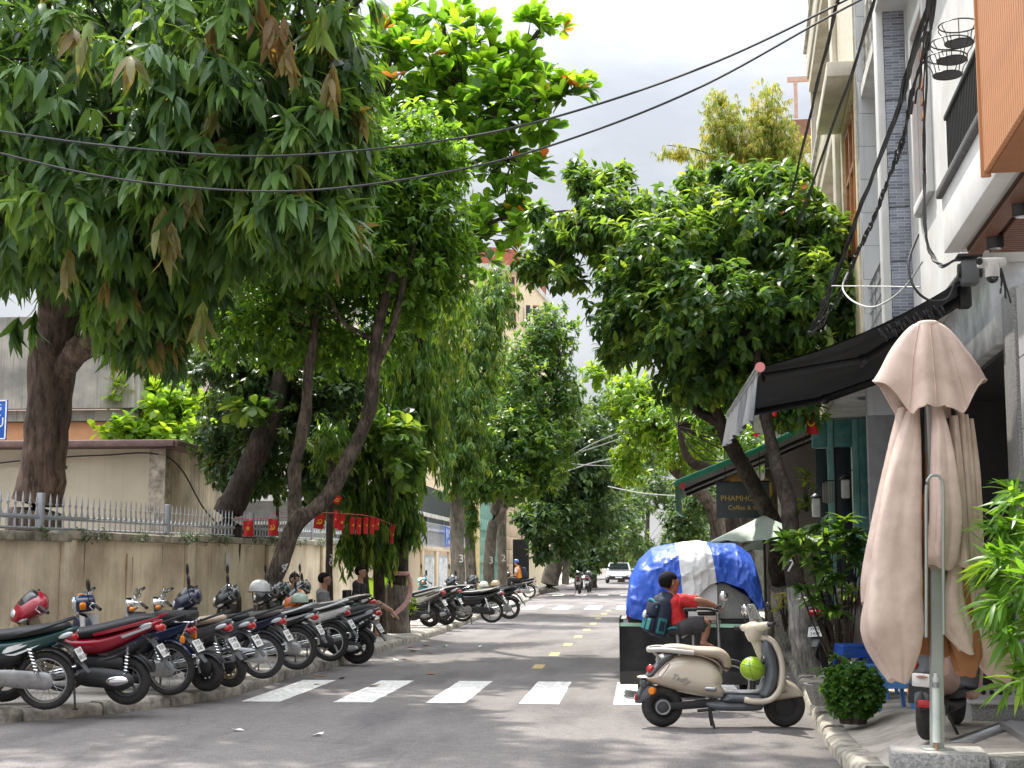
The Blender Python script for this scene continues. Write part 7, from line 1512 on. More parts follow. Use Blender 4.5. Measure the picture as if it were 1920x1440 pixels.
CREAMP = M('cream scooter paint', (.58, .51, .405), .22, var=.03, coat=.6, scale=2); TANV = M('tan seat vinyl', (.40, .325, .25), .55, var=.06); SLATE = M('slate grey plastic', (.115, .125, .14), .5, var=.06)
sc = scooter('electric_scooter', 'cream electric scooter with grey footwell standing sideways in the road', (SCP0.x, SCP0.y, 0), R_(4), .03, CREAMP, TANV, SLATE)
# lime helmet-like ball on the bag hook
hp = Vector((SCP0.x, SCP0.y, 0)) + Matrix.Rotation(R_(4), 3, 'Z') @ Vector((.88, -.12, .575))
gb = thing('green_helmet', 'round lime green helmet hanging from the cream scooter hook', 'helmet', hp)
LIMEC = M('lime green gloss', (.30, .48, .02), .28, var=.06, coat=.6)
m = MB(); m.ball((0, 0, 0), (.122, .118, .118), 28, 18, fn=lambda d: 1 - .04*max(0, -d.z)**2); m.build('shell', LIMEC, gb, smooth=1.5)
m = MB(); m.torus((.0, 0, 0), (.35, .3, 1), .1195, .0035, 40, 5); m.build('seam', M('darker lime seam', (.2, .36, .02), .4), gb); MB().torus((.0, 0, .0), (1, -.25, .2), .120, .003, 40, 5).build('seam', MATS['darker lime seam'], gb)
MB().ball((.095, -.035, .06), (.025, .03, .025), 12, 8).build('opening', BLACKPL, gb); MB().tube([(.09, -.01, .08), (.10, .03, .13), (.11, .06, .12)], .006, 6).build('strap', BLACKPL, gb)
# pinkish scooter behind the parasol
PINK = M('rose beige scooter paint', (.42, .24, .18), .35, var=.05, coat=.5)
ps = gr(1738, 1388, .28)
s2 = scooter('electric_scooter', 'rose beige electric scooter seen from behind below the folded parasol', (ps.x, ps.y, .28), R_(68), .05, PINK, M('dark brown vinyl', (.08, .04, .025), .5), M('charcoal plastic', (.03, .03, .032), .5), False)
MB().box((-.215, 0, .36), (.012, .2, .15), bev=.004).build('plate_back', BLACKPL, s2); MB().box((-.215, 0, .46), (.03, .15, .10), bev=.02).build('white_lamp', P_WHITE, s2)
# ---------------------------------------------------------------- people
SKIN = M('brown skin', (.32, .155, .095), .5, var=.05, scale=8); SKIN2 = M('light brown skin', (.40, .22, .145), .5, var=.05, scale=8)
HAIR = M('black hair', (.004, .0035, .0035), .8, var=.3, scale=40, bump=.6, bscale=70, spec=.25)
EYEW = M('eye white', (.7, .68, .65), .3); LIP = M('lip', (.30, .11, .09), .5)
def vec(*a): return Vector(a)
def head(mb, c, r, f, up=Vector((0, 0, 1))):
    """skull, jaw, nose, ears added to the skin volume; f = facing direction"""
    f = Vector(f).normalized(); s = up.cross(f).normalized(); u = f.cross(s)
    T0 = mb.T; mb.T = T0 @ Matrix(((f.x, s.x, u.x, c[0]), (f.y, s.y, u.y, c[1]), (f.z, s.z, u.z, c[2]), (0, 0, 0, 1)))
    mb.ball((-.04*r/.1, 0, .018*r/.1), (r*.98, r*.80, r*.98), 18, 12); mb.ball((r*.28, 0, -r*.42), (r*.52, r*.52, r*.62), 14, 10); mb.ball((r*.45, 0, r*.05), (r*.42, r*.58, r*.55), 14, 10)
    mb.sweep([(r*.80, 0, r*.22), (r*.98, 0, -r*.10), (r*.80, 0, -r*.2)], [r*.08, r*.15, r*.1], [r*.08, r*.15, r*.08], 8); mb.ball((r*.74, 0, -r*.48), (r*.16, r*.24, r*.12), 10, 6); mb.ball((r*.66, 0, -r*.85), (r*.2, r*.24, r*.16), 10, 6)
    for k in (-1, 1): mb.ball((-r*.05, k*r*.80, -r*.10), (r*.16, r*.07, r*.25), 10, 8)
    Q = mb.T; mb.T = T0; return Q
def face_bits(Q, r, parent):
    for k in (-1, 1):
        MB(Q).ball((r*.80, k*r*.32, r*.06), (r*.07, r*.13, r*.055), 10, 6).build('eye', HAIR, parent)
        MB(Q).sweep([(r*.84, k*r*.14, r*.25), (r*.84, k*r*.34, r*.30), (r*.72, k*r*.52, r*.24)], r*.04, r*.035, 6).build('eyebrow', HAIR, parent)
    MB(Q).ball((r*.86, 0, -r*.47), (r*.05, r*.2, r*.045), 10, 6).build('mouth', LIP, parent)
def hair(Q, r, parent, long=0., low=-.25):
    m = MB(Q); m.ball((-r*.40, 0, r*.20), (r*1.09, r*.90, r*1.06), 30, 22, fn=lambda d: (1.0 if (d.z > .02 + .42*max(0, d.x) or (d.x < .26 and d.z > low*3.1 and not (abs(d.y) > .5 and d.x > .12 and d.z < -.02))) else .82) + .035*mnoise.noise(Vector((d.x*9, d.y*9, d.z*3))))
    if long: m.sweep([(-r*.7, 0, r*.2), (-r*.95, 0, -r*.6), (-r*.9, 0, -r*1.8)], [r*.6, r*.62, r*.4], [r*.3, r*.26, r*.15], 12, k=3)
    return m.build('hair', HAIR, parent, smooth=1.6)
def hand(mb, w_, d, palm_n, s=1., curl=.9):
    """palm, four curled fingers and a thumb from wrist w_ along d"""
    d = Vector(d).normalized(); n = Vector(palm_n).normalized(); sd_ = d.cross(n).normalized(); w_ = Vector(w_)
    mb.sweep([w_, w_+d*.035*s, w_+d*.075*s], [.020*s, .034*s, .034*s], [.014*s, .015*s, .012*s], 10, .8, up=n)
    for i, l in enumerate((.058, .066, .062, .048)):
        b = w_ + d*.072*s + sd_*(.026-.0175*i)*s; p = [b]; a = 0
        for q in (.45, .32, .23): a += curl*.75; p.append(p[-1] + (d*math.cos(a) + n*math.sin(a))*l*q*s)
        mb.tube(p, [.0085*s, .008*s, .0075*s, .006*s], 7)
    b = w_ + d*.03*s + sd_*.03*s; mb.tube([b, b + (sd_*.7 + d*.6)*.03*s, b + (sd_*.55+d*.75+n*.6)*.055*s], [.011*s, .010*s, .007*s], 7)
# ---- boy on the vendor's tricycle
Yb = 16.3; BO = at(1272, 1175, Yb)
def b_(u, v, dy=0.): return at(u, v, Yb + dy) - BO
boy = thing('person', 'boy in red shirt and dark shorts with navy backpack reaching for the tricycle handlebar', 'person', BO)
fd = Vector((.93, .30, -.12))
hc = b_(1259, 1093)
m = MB(); Q = head(m, hc, .102, fd)
m.sweep([b_(1256, 1108), b_(1259, 1122)], [.05, .055], [.055, .06], 12)
m.sweep([b_(1260, 1120), b_(1264, 1140), b_(1270, 1162), b_(1274, 1178)], [.11, .115, .105, .11], [.06, .075, .075, .08], 14, k=3, up=(1, 0, 0))
# near arm reaching to the right, far arm parallel
for dy, (s0, e0, w0) in ((-.13, ((1281, 1127), (1313, 1126), (1343, 1137))), (.15, ((1270, 1124), (1300, 1130), (1338, 1136)))):
    m.sweep([b_(*s0, dy), b_(*e0, dy*1.15), b_(*w0, dy*.7)], [.046, .036, .026], [.046, .038, .026], 10, k=4)
    hand(m, b_(*w0, dy*.7), (b_(*w0, dy*.7)-b_(*e0, dy*1.15)), (0, .1, -1), .85, .8)
for dy in (-.10, .12):
    m.sweep([b_(1276, 1176, dy), b_(1302, 1168, dy*1.2), b_(1323, 1168, dy*1.3), b_(1323, 1186, dy*1.3), b_(1319, 1202, dy*1.3)], [.075, .065, .052, .045, .032], [.075, .068, .055, .048, .034], 12, k=4, up=(0, 1, 0))
    m.sweep([b_(1313, 1207, dy*1.3), b_(1320, 1206, dy*1.3), b_(1334, 1210, dy*1.3)], [.03, .035, .03], [.022, .028, .012], 10, .8, k=3)
    for i in range(5): m.ball(b_(1336.5-abs(i-1)*.7, 1210.3, dy*1.3 + (i-2)*.014), (.014, .008, .009), 8, 6)
bodyo = remeshed(m, 'body', SKIN, boy, .009, 3)
face_bits(Q, .102, boy); hair(Q, .102, boy)
REDSH = M('red cotton shirt', (.55, .022, .022), .75, var=.08, scale=10, bump=.3, bscale=30); SHORT = M('charcoal shorts', (.045, .042, .045), .8, var=.2, scale=8, bump=.3, bscale=25)
m = MB(); m.sweep([b_(1259, 1117), b_(1262, 1124), b_(1265, 1140), b_(1271, 1160), b_(1275, 1176)], [.075, .155, .15, .135, .14], [.06, .08, .098, .10, .105], 18, .85, k=4, up=(1, 0, 0))
for dy, (s0, e0) in ((-.12, ((1276, 1124), (1308, 1128))), (.14, ((1266, 1123), (1296, 1129)))): m.sweep([b_(*s0, dy), b_((s0[0]+e0[0])/2, (s0[1]+e0[1])/2+1, dy), b_(*e0, dy)], [.066, .068, .07], [.07, .075, .078], 12, k=3)
sh = remeshed(m, 'shirt', REDSH, boy, .010, 3)
for v in sh.data.vertices: v.co += v.normal*(.006*mnoise.noise(v.co*22) + .008*mnoise.noise(v.co*9))
m = MB(); m.sweep([b_(1273, 1166), b_(1276, 1180), b_(1277, 1188)], [.135, .145, .12], [.10, .115, .10], 14, .85, k=3, up=(1, 0, 0))
for dy in (-.105, .125): m.sweep([b_(1277, 1179, dy*.9), b_(1298, 1172, dy*1.15), b_(1321, 1170, dy*1.3)], [.095, .092, .088], [.085, .09, .088], 14, .9, k=3, up=(0, 0, 1)); m.sweep([b_(1312, 1168, dy*1.25), b_(1321, 1178, dy*1.3)], [.07, .075], [.08, .07], 12)
st = remeshed(m, 'shorts', SHORT, boy, .010, 3)
for v in st.data.vertices: v.co += v.normal*(.007*mnoise.noise(v.co*20))
# backpack
NAVYB = M('navy backpack cloth', (.014, .02, .042), .8, var=.2, scale=12, bump=.3, bscale=80); TEALB = M('teal backpack trim', (.02, .17, .18), .7)
bk = thing('backpack', 'navy and teal school backpack worn by the boy', 'backpack', BO)
q0, q1 = b_(1238, 1152, -.05), b_(1238, 1152)
tl_ = R_(14); BT = Matrix.Translation(b_(1238, 1155, -.03)) @ Matrix.Rotation(tl_, 4, 'Y') @ Matrix.Rotation(R_(24), 4, 'Z')
m = MB(BT); m.box((0, 0, 0), (.19, .30, .46), bev=.07); m.ball((.02, 0, .16), (.11, .15, .12), 14, 10); bagb = m.build('bag_body', NAVYB, bk, smooth=1.4)
m = MB(BT); m.box((-.115, -.01, .06), (.09, .22, .17), bev=.035); m.build('top_pocket', NAVYB, bk, smooth=1.3); MB(BT).sweep([(-.12, -.12, .08), (-.15, -.06, .145), (-.15, .06, .145), (-.12, .11, .08)], .01, .016, 8, k=4).build('pocket_piping', TEALB, bk)
m = MB(BT); m.box((-.11, -.01, -.12), (.08, .21, .17), bev=.03); m.build('front_pocket', NAVYB, bk, smooth=1.3)
for y in (-.07, .05): MB(BT).box((-.152, y, -.115), (.012, .085, .12), bev=.004).build('mesh_pocket', TEALB, bk)
MB(BT).box((-.03, -.155, -.10), (.10, .02, .17), bev=.008).build('side_pocket', TEALB, bk); MB(BT).box((-.03, -.168, -.10), (.06, .008, .11), bev=.002).build('side_mesh', NAVYB, bk)
MB(BT).ball((-.165, .06, -.02), (.015, .04, .045), 10, 7).build('white_charm', P_WHITE, bk)
for y in (-.11, .1): MB(BT).sweep([(.06, y, .20), (.17, y, .20), (.25, y, .08), (.22, y, -.08), (.10, y, -.18)], .028, .009, 8, k=4, up=(0, 1, 0)).build('shoulder_strap', NAVYB, bk)
# ---- seated people by the wall
def sitter(name, label, loc, rz, shirt, trouser, skin=SKIN2, seath=.44, lean=.0, longhair=0., cross=False, shorts=False, cap=None, look=0.):
    t = thing(name, label, 'person', loc, rz); m = MB(); H_ = vec(0, 0, seath+.10)
    ch = vec(.02+lean, 0, seath+.55); nk = ch + vec(.02, 0, .09); hd = nk + vec(.035, 0, .16)
    Q = head(m, hd, .105, (math.cos(look), math.sin(look), -.05)); m.sweep([nk-vec(0, 0, .05), nk+vec(.01, 0, .08)], .055, .058, 12)
    m.sweep([H_, H_.lerp(ch, .5), ch, nk-vec(0, 0, .02)], [.13, .125, .14, .07], [.09, .09, .095, .06], 14, k=3, up=(1, 0, 0))
    legs = []
    for s in (-1, 1):
        kn = vec(.46, s*.11, seath+.08); an = vec(.42, s*.11, .09)
        if cross and s < 0: kn = vec(.47, s*.02, seath+.20); an = vec(.78, .10, seath+.02)
        m.sweep([vec(.0, s*.09, seath+.08), vec(.24, s*.10, (seath+kn.z)/2+.05), kn], [.085, .075, .06], [.085, .075, .06], 12, k=3)
        m.sweep([kn, kn.lerp(an, .35)+vec(-.015, 0, 0), an], [.058, .056, .035], [.058, .058, .036], 12, k=3); legs.append((kn, an))
        fdr = vec(1, 0, -.15) if not (cross and s < 0) else vec(.6, .1, -.5); fdr.normalize()
        m.sweep([an - fdr*.05 - vec(0, 0, .035), an + fdr*.06 - vec(0, 0, .04), an+fdr*.17 - vec(0, 0, .06)], [.035, .042, .035], [.035, .03, .014], 10, .8, k=3)
        shd = ch + vec(0, s*.18, .02); el = vec(.10+lean, s*.25, seath+.28); wr = vec(.33, s*.14, seath+.22)
        m.sweep([shd, el, wr], [.05, .042, .028], [.05, .042, .028], 10, k=4); hand(m, wr, vec(1, -s*.2, -.2), vec(0, 0, -1), 1., .45)
    remeshed(m, 'body', skin, t, .013, 3); face_bits(Q, .105, t)
    if cap:
        m = MB(Q); m.lathe([(.0, .135), (.06, .13), (.105, .09), (.128, .02), (.128, -.02), (.12, -.02), (.10, .06), (0, .12)], (-.01, 0, .02), n=18); m.build('helmet_shell', cap, t, smooth=1.2)
        hair(Q, .10, t, longhair)
    else: hair(Q, .105, t, longhair)
    m = MB(); m.sweep([nk-vec(.01, 0, .03), ch+vec(0, 0, .02), ch-vec(0, 0, .15), H_+vec(0, 0, .02)], [.09, .185, .165, .16], [.07, .115, .12, .125], 16, .85, k=4, up=(1, 0, 0))
    for s in (-1, 1): shd = ch + vec(0, s*.17, .02); el = vec(.10+lean, s*.25, seath+.28); m.sweep([shd, shd.lerp(el, .75)], [.075, .07], [.075, .07], 12, k=2)
    o = remeshed(m, 'shirt', shirt, t, .016, 3)
    for v in o.data.vertices: v.co += v.normal*.008*mnoise.noise(v.co*14)
    m = MB(); m.sweep([H_+vec(0, 0, .08), H_ - vec(0, 0, .06)], [.155, .16], [.12, .125], 14, .85, up=(1, 0, 0))
    for s, (kn, an) in zip((-1, 1), legs):
        m.sweep([vec(0, s*.09, seath+.07), kn if not shorts else vec(0, s*.09, seath+.07).lerp(kn, .75)], [.105, .08], [.10, .08], 12)
        if not shorts: m.sweep([kn, an+vec(0, 0, .03)], [.078, .06], [.078, .06], 12)
    remeshed(m, 'trousers' if not shorts else 'shorts', trouser, t, .016, 3)
    return t
def chair(loc, rz, label, col, h=.44):
    t = thing('chair', label, 'chair', loc, rz, 'chairs on the left pavement')
    MB().box((.02, 0, h-.02), (.42, .42, .03), bev=.012).build('seat', col, t); MB().box((-.20, 0, h+.30), (.03, .40, .28), bev=.012).build('backrest', col, t)
    for x in (-.17, .2):
        for y in (-.18, .18): MB().cyl((x, y, 0), (x*.9, y*.95, h if x > 0 else h+.42), .014, n=8).build('leg', IRON, t)
    return t
DSH = M('dark green shirt', (.02, .045, .035), .8, var=.15); GSH = M('grey shirt', (.20, .20, .215), .8, var=.12); DTR = M('dark trousers', (.02, .02, .025), .8)
for (u, v, Y, rz, lab, shm, lk) in ((548, 1092, 26.0, R_(-25), 'man in dark shirt sitting behind the bikes right of the leaning trunk', DSH, -.5), (604, 1092, 26.6, R_(5), 'man in grey shirt sitting behind the bikes left of the thin numbered trunk', GSH, -.1)):
    p = at(u, 1057, Y); sh_ = 1.6 + (1057-v)/F*Y - .80 - .12
    sitter('person', lab, (p.x, Y, .13), rz, shm, DTR, seath=max(.38, sh_-.21), look=lk); chair(Vector((p.x, Y, .13)), rz, 'dark chair under the man in the %s shirt' % ('dark' if shm is DSH else 'grey'), IRON, max(.38, sh_-.21))
p = at(668, 1057, 29.2); cw_ = Vector((p.x, 29.2, .13))
sitter('person', 'person in black top and shorts sitting cross-legged in the shade of the mast trees', cw_, R_(-14), M('black top', (.012, .012, .015), .8), M('black shorts', (.015, .015, .017), .8), SKIN2, .50, .05, 0, True, True)
chair(cw_, R_(-14), 'black framed chair under the person in the black top', IRON, .50)
# sandal
MB(Matrix.Translation(gr(738, 1178, .14))).box((0, 0, .02), (.24, .09, .03), bev=.012).build('sandal', IRON, label='dark sandal on the pavement by the limewashed trunk', cat='sandal')
# rider
rp_ = Vector((RB.x - .42, RB.y, RB.z + .05))
rd = sitter('person', 'rider in blue helmet with orange vest and dark backpack on the far motorbike', rp_, R_(180), M('pale pink sleeves', (.62, .48, .42), .8), DTR, SKIN2, .72, .08, 1.0, cap=M('blue helmet', (.03, .09, .28), .35, coat=.4))
for nm, mt_, x0, w_, zz in (('vest', M('orange vest', (.55, .20, .02), .75), .01, .19, 0),):
    m = MB(); m.sweep([(.0, 0, 1.36), (.08, 0, 1.24), (.04, 0, 1.05), (.0, 0, .84)], [.10, .20, .185, .18], [.09, .135, .14, .145], 16, .85, k=3, up=(1, 0, 0)); m.build(nm, mt_, rd, smooth=1.4)
rbk = thing('backpack', 'black backpack on the far rider', 'backpack', rp_, R_(180)); MB().box((-.20, 0, 1.08), (.18, .30, .46), bev=.06).build('bag_body', NAVYB, rbk, smooth=1.4); MB().box((-.31, 0, 1.0), (.06, .22, .22), bev=.025).build('front_pocket', NAVYB, rbk, smooth=1.3)
for y in (-.12, .12): MB().sweep([(-.14, y, 1.28), (.0, y, 1.33), (.14, y, 1.25), (.13, y, 1.05), (-.1, y, .92)], .025, .008, 8, k=3, up=(0, 1, 0)).build('shoulder_strap', NAVYB, rbk)
# ---------------------------------------------------------------- vendor tricycle with tarpaulin
CY = 17.7; cb0 = at(1300, 1057, CY); CB = Vector((cb0.x, CY, 0))
ct = thing('vendor_cart', 'street vendor cart with black skirt and mint stripe standing behind the cream scooter', 'cart', CB)
def c_(u, v, dy=0.): return at(u, v, CY) - CB + Vector((0, dy, 0))
SK = M('black skirt vinyl', (.008, .008, .009), .6, var=.25, scale=4, bump=.2, bscale=14, streak=.12, dirt=(.03, .03, .03), spec=.3); MINT = M('mint reflective tape', (.36, .62, .46), .5, var=.08)
x0, x1 = c_(1162, 1200).x, c_(1438, 1200).x; zt, zb = c_(1160, 1160).z, .16
def skf(a, b):   # wavy front panel
    x = x0 + (x1-x0)*a; z = zb + (zt-zb)*b; return (x, .012*math.sin(a*31) + .015*math.sin(a*9+b*2) - .02*(1-b), z - .015*a*(1 if b > .5 else -.4))
def side(xx): return lambda a, b: (xx + .01*math.sin(a*17) , a*1.25, zb + (zt-zb)*b)
m = MB(); m.grid(skf, 60, 12); m.grid(lambda a, b: tuple(Vector(skf(a, b)) + Vector((0, .006, 0))), 60, 12); m.build('skirt_front', SK, ct, smooth=1.4)
m = MB(); m.grid(side(x0), 30, 10); m.grid(lambda a, b: tuple(Vector(side(x0)(a, b))+Vector((.006, 0, 0))), 30, 10); m.build('skirt_side', SK, ct, smooth=1.4)
m = MB(); m.grid(side(x1), 30, 10); m.grid(lambda a, b: tuple(Vector(side(x1)(a, b))+Vector((-.006, 0, 0))), 30, 10); m.build('skirt_side', SK, ct, smooth=1.4)
m = MB(); f2 = lambda a, b: tuple(Vector(skf(a, .885 + .055*b)) + Vector((0, -.008, 0))); m.grid(f2, 60, 1); m.grid(lambda a, b: tuple(Vector(f2(a, b))+Vector((0, .003, 0))), 60, 1); m.build('mint_stripe', MINT, ct)
m = MB(); m.box(((x0+x1)/2, .62, zt-.03), (x1-x0-.02, 1.2, .04)); m.build('cart_top', STEEL, ct)
m = MB(); f3 = lambda a, b: tuple(Vector(skf(a, .0 + .2*b)) + Vector((0, -.006, 0))); m.grid(f3, 60, 2); m.build('skirt_hem', M('worn dark grey hem', (.035, .033, .031), .7, var=.3), ct, smooth=1.4)
for x in (x0+.25, x1-.25):
    w_ = MB().torus((x, .62, .27), (1, 0, 0), .23, .04, 28, 8).build('wheel', RUBBER, ct); MB().cyl((x-.05, .62, .27), (x+.05, .62, .27), .05, n=12).build('hub', STEEL, w_)
    m = MB(); [m.cyl((x, .62, .27), (x, .62+.22*math.cos(k*math.pi/8), .27+.22*math.sin(k*math.pi/8)), .003, n=4) for k in range(16)]; m.build('spokes', STEEL, w_)
MB().box(((x0+x1)/2, .6, .22), (x1-x0-.3, .9, .05)).build('chassis', IRON, ct)
# display case and metal boxes under the tarpaulin
m = MB(); q = [c_(1283, 1100), c_(1330, 1093), c_(1345, 1096), c_(1345, 1155), c_(1283, 1155)]; m.prism([(p.x, p.z) for p in q], -.03, .5, .006); m.build('steel_case', M('bright sheet steel', (.74, .76, .78), .4, .1, .08, scale=4), ct)
m = MB(); q = [c_(1346, 1092), c_(1362, 1094), c_(1405, 1120), c_(1418, 1160), c_(1346, 1160)]; m.prism([(p.x, p.z) for p in q], .0, .5, .006); m.build('glass_case', M('dusty display glass', (.20, .21, .20), .25, var=.3, scale=5), ct)
MB().box(c_(1262, 1150, .1), (1.0, .2, .12), bev=.02).build('counter', STEEL, ct); MB().box(c_(1330, 1155, -.04), (.22, .06, .10), bev=.01).build('cardboard_tag', M('cardboard', (.40, .33, .26), .9), ct)
REDF = M('red cart frame', (.30, .02, .015), .5); 
m = MB(); m.sweep([c_(1176, 1165, .1), c_(1186, 1110, .12), c_(1196, 1075, .15)], .02, .02, 6); m.sweep([c_(1190, 1165, .12), c_(1192, 1130, .14)], .06, .02, 6); m.build('red_post', REDF, ct)
MB().box(c_(1195, 1150, .2), (.22, .12, .2), bev=.02).build('red_box', REDF, ct)
# saddle, steering and frame in front of the cart
def s_(u, v, dy=0.): return at(u, v, Yb + dy) - CB
m = MB(); m.sweep([s_(1246, 1187), s_(1262, 1182), s_(1285, 1184), s_(1300, 1188)], [.10, .13, .09, .05], [.03, .045, .035, .02], 12, .8, k=3); m.build('saddle', VINYL, ct, smooth=1.3); MB().sweep([s_(1250, 1180, -.11), s_(1262, 1177, -.13), s_(1275, 1179, -.11)], .02, .016, 8, k=3).build('saddle_trim', TEALB, ct)
for a, b in (((1270, 1190), (1278, 1260)), ((1278, 1195), (1302, 1178)), ((1300, 1190), (1302, 1262)), ((1345, 1150), (1352, 1262)), ((1278, 1250), (1352, 1250))): MB().cyl(s_(*a), s_(*b), .018, n=10).build('frame_tube', STEEL, ct)
fwp = s_(1365, 1057); fw_ = MB().torus((fwp.x, fwp.y, .28), (0, 1, 0), .25, .03, 30, 8).build('front_wheel', RUBBER, ct); MB().torus((fwp.x, fwp.y, .28), (0, 1, 0), .21, .012, 30, 6).build('rim', STEEL, fw_)
m = MB(); m.tube([tuple(x) for x in cr_interp([tuple(s_(1292, 1142, -.30)), tuple(s_(1325, 1142, -.18)), tuple(s_(1345, 1146, 0)), tuple(s_(1340, 1138, .2)), tuple(s_(1318, 1136, .32))], 5)], .013, 8); m.build('handlebar', IRON, ct)
m = MB(); m.cyl(s_(1282, 1143, -.33), s_(1305, 1143, -.27), .02, n=10); m.cyl(s_(1352, 1136, -.09), s_(1338, 1139, -.09), .02, n=10); m.build('grip', RUBBER, ct)
m = MB(); m.tube([s_(1352, 1146, -.05), s_(1356, 1134, -.12), s_(1358, 1128, -.14)], .007, 6); mm_ = m.build('mirror', CHROME, ct); MB().ball(s_(1357, 1118, -.15), (.05, .03, .055), 16, 10).build('mirror_head', CHROME, mm_)
MB().box(s_(1325, 1150, -.02), (.20, .07, .05), bev=.015).build('clamp', IRON, ct)
# ---- the tarpaulin
tp = thing('tarpaulin', 'crumpled blue and white tarpaulin thrown over the vendor cart', 'tarpaulin', CB)
TB = M('blue tarpaulin', (.025, .095, .50), .5, var=.12, scale=5, bump=.12, bscale=40); TW = M('white tarpaulin stripe', (.62, .62, .60), .5, var=.08, scale=5, bump=.12, bscale=40)
topu = [1172, 1180, 1197, 1222, 1262, 1290, 1318, 1342, 1388, 1418, 1426, 1434]; topv = [1140, 1090, 1058, 1036, 1027, 1023, 1020, 1024, 1028, 1050, 1080, 1125]
botv = [1150, 1156, 1160, 1158, 1135, 1118, 1094, 1088, 1102, 1140, 1140, 1138]
def hull(u): return np.interp(u, topu, topv), np.interp(u, topu, botv)
def wr(p):
    v = Vector(p); f = abs(mnoise.noise(v*2.1 + Vector((3, 0, 0))))*1.3 - .3
    dd, _ = mnoise.voronoi(v*3.2 + Vector((1.7, 0, .4)) + mnoise.noise_vector(v*2)*.25); d2, _ = mnoise.voronoi(Vector((v.x*9, v.y*3, v.z*5)))
    return .05*f + .045*max(0, 1 - (dd[1]-dd[0])*1.6)**1.5 + .018*max(0, 1 - (d2[1]-d2[0])*2.2) + .006*mnoise.noise(v*18)
def tarp(a, b):
    """a across, b: 0 front hem, .55 ridge, 1 back hem"""
    u = 1172 + 262*a; tv, bv = hull(u); e = math.sin(math.pi*max(.02, min(.98, a)))**.35
    zt_ = c_(u, tv).z + 0; zb_ = c_(u, bv).z; x = c_(u, 1100).x + 13*CY/F*math.sin(math.pi*a)*max(0, 1-b/.5)
    if b < .5:
        k = b/.5; y = -.10 + (.48*k**3.2); z = zb_ + (zt_-zb_)*(1-(1-k)**1.55); 
    elif b < .72: k = (b-.5)/.22; y = .38 + .55*k; z = zt_ + .06*math.sin(k*math.pi)
    else: k = (b-.72)/.28; y = .93 + .35*math.sin(k*1.4); z = zt_ + (.80-zt_)*k
    if a < .02 or a > .98: y = .15 + y*.75
    d = wr((x, y, z)); zz = z + (.35*d if 0.05 < b < .95 else 0) - .012
    return (x + .35*d*(1 if a < .5 else -1)*.5, y - d*.9*(1 if b < .5 else .1), zz)
def isw(a, b):
    return 1 if .366 < a < .608 else 0
m = MB(); m.grid(tarp, 153, 84, mf=isw); m.build('cloth', [TB, TW], tp, smooth=.45)
m = MB()
for s in (0., 1.):   # closed ends
    m.grid(lambda a, b, s=s: (lambda f, k: tuple(f.lerp(k, a)))(Vector(tarp(s, .5*b)), Vector(tarp(s, 1-.28*b)) if False else Vector((tarp(s, .5*b)[0], .93+.1*b, tarp(s, .5*b)[2]))), 8, 12)
m.build('end_flap', TB, tp, smooth=.6)
# ---------------------------------------------------------------- white car far down the street
cp_ = gr(1160, 1094, 0); CAR = thing('parked_car', 'white car facing the camera at the far end of the street', 'car', (cp_.x, cp_.y, 0), R_(0)); CAR.scale = (1.14, 1.14, 1.08)
CW = paint('white car paint', (.72, .73, .74)); DG = M('car glass', (.02, .025, .03), .05, coat=.5)
m = MB(); sec = [(-.02, .30, .55, .86), (.25, .32, .78, .93), (1.2, .34, .98, .95), (2.6, .34, 1.02, .95), (4.2, .36, 1.0, .92)]
prof = lambda y, zb, zt, w_: [(-w_*.94, y, zb), (-w_, y, zb+.18), (-w_, y, zt-.2), (-w_*.9, y, zt), (w_*.9, y, zt), (w_, y, zt-.2), (w_, y, zb+.18), (w_*.94, y, zb)]
vs = []; [vs.extend(prof(*s_2)) for s_2 in sec]; fs = [(i*8+j, (i+1)*8+j, (i+1)*8+(j+1) % 8, i*8+(j+1) % 8) for i in range(4) for j in range(8)] + [tuple(range(8)), tuple(32+j for j in range(7, -1, -1))]; m.add(vs, fs); m.build('body', CW, CAR, smooth=.5)
m = MB(); sec = [(1.0, .98, 1.0, .86), (1.9, .98, 1.52, .72), (3.2, .98, 1.60, .70), (4.1, .98, 1.05, .78)]; vs = []
for y, zb_, zt_, w_ in sec: vs += [(-.9, y, zb_), (-w_, y, zt_), (w_, y, zt_), (.9, y, zb_)]
m.add(vs, [(i*4+j, (i+1)*4+j, (i+1)*4+(j+1) % 4, i*4+(j+1) % 4) for i in range(3) for j in range(4)] + [(0, 1, 2, 3), (15, 14, 13, 12)]); m.build('cabin', CW, CAR, smooth=.4)
m = MB(); m.add([(-.74, 1.02, 1.06), (.74, 1.02, 1.06), (.62, 1.82, 1.48), (-.62, 1.82, 1.48)], [(0, 1, 2, 3)]); m.T = Matrix.Translation((0, -.06, .03)); m.build('windscreen', DG, CAR)
m = MB(Matrix.Translation((0, -.07, .035))); m.add([(-.74, 1.02, 1.06), (.74, 1.02, 1.06), (.62, 1.82, 1.48), (-.62, 1.82, 1.48)], [(0, 1, 2, 3)]); m.build('windscreen', DG, CAR)
MB().box((0, -.04, .48), (1.3, .05, .16), bev=.02).build('grille', BLACKPL, CAR); MB().box((0, -.05, .34), (1.55, .06, .10), bev=.02).build('bumper_intake', BLACKPL, CAR); MB().box((0, -.07, .46), (.5, .02, .11)).build('number_plate', WHITEP, CAR)
MB().box((0, .03, .70), (1.6, .03, .03), bev=.01).build('light_bar', CLEARLENS, CAR)
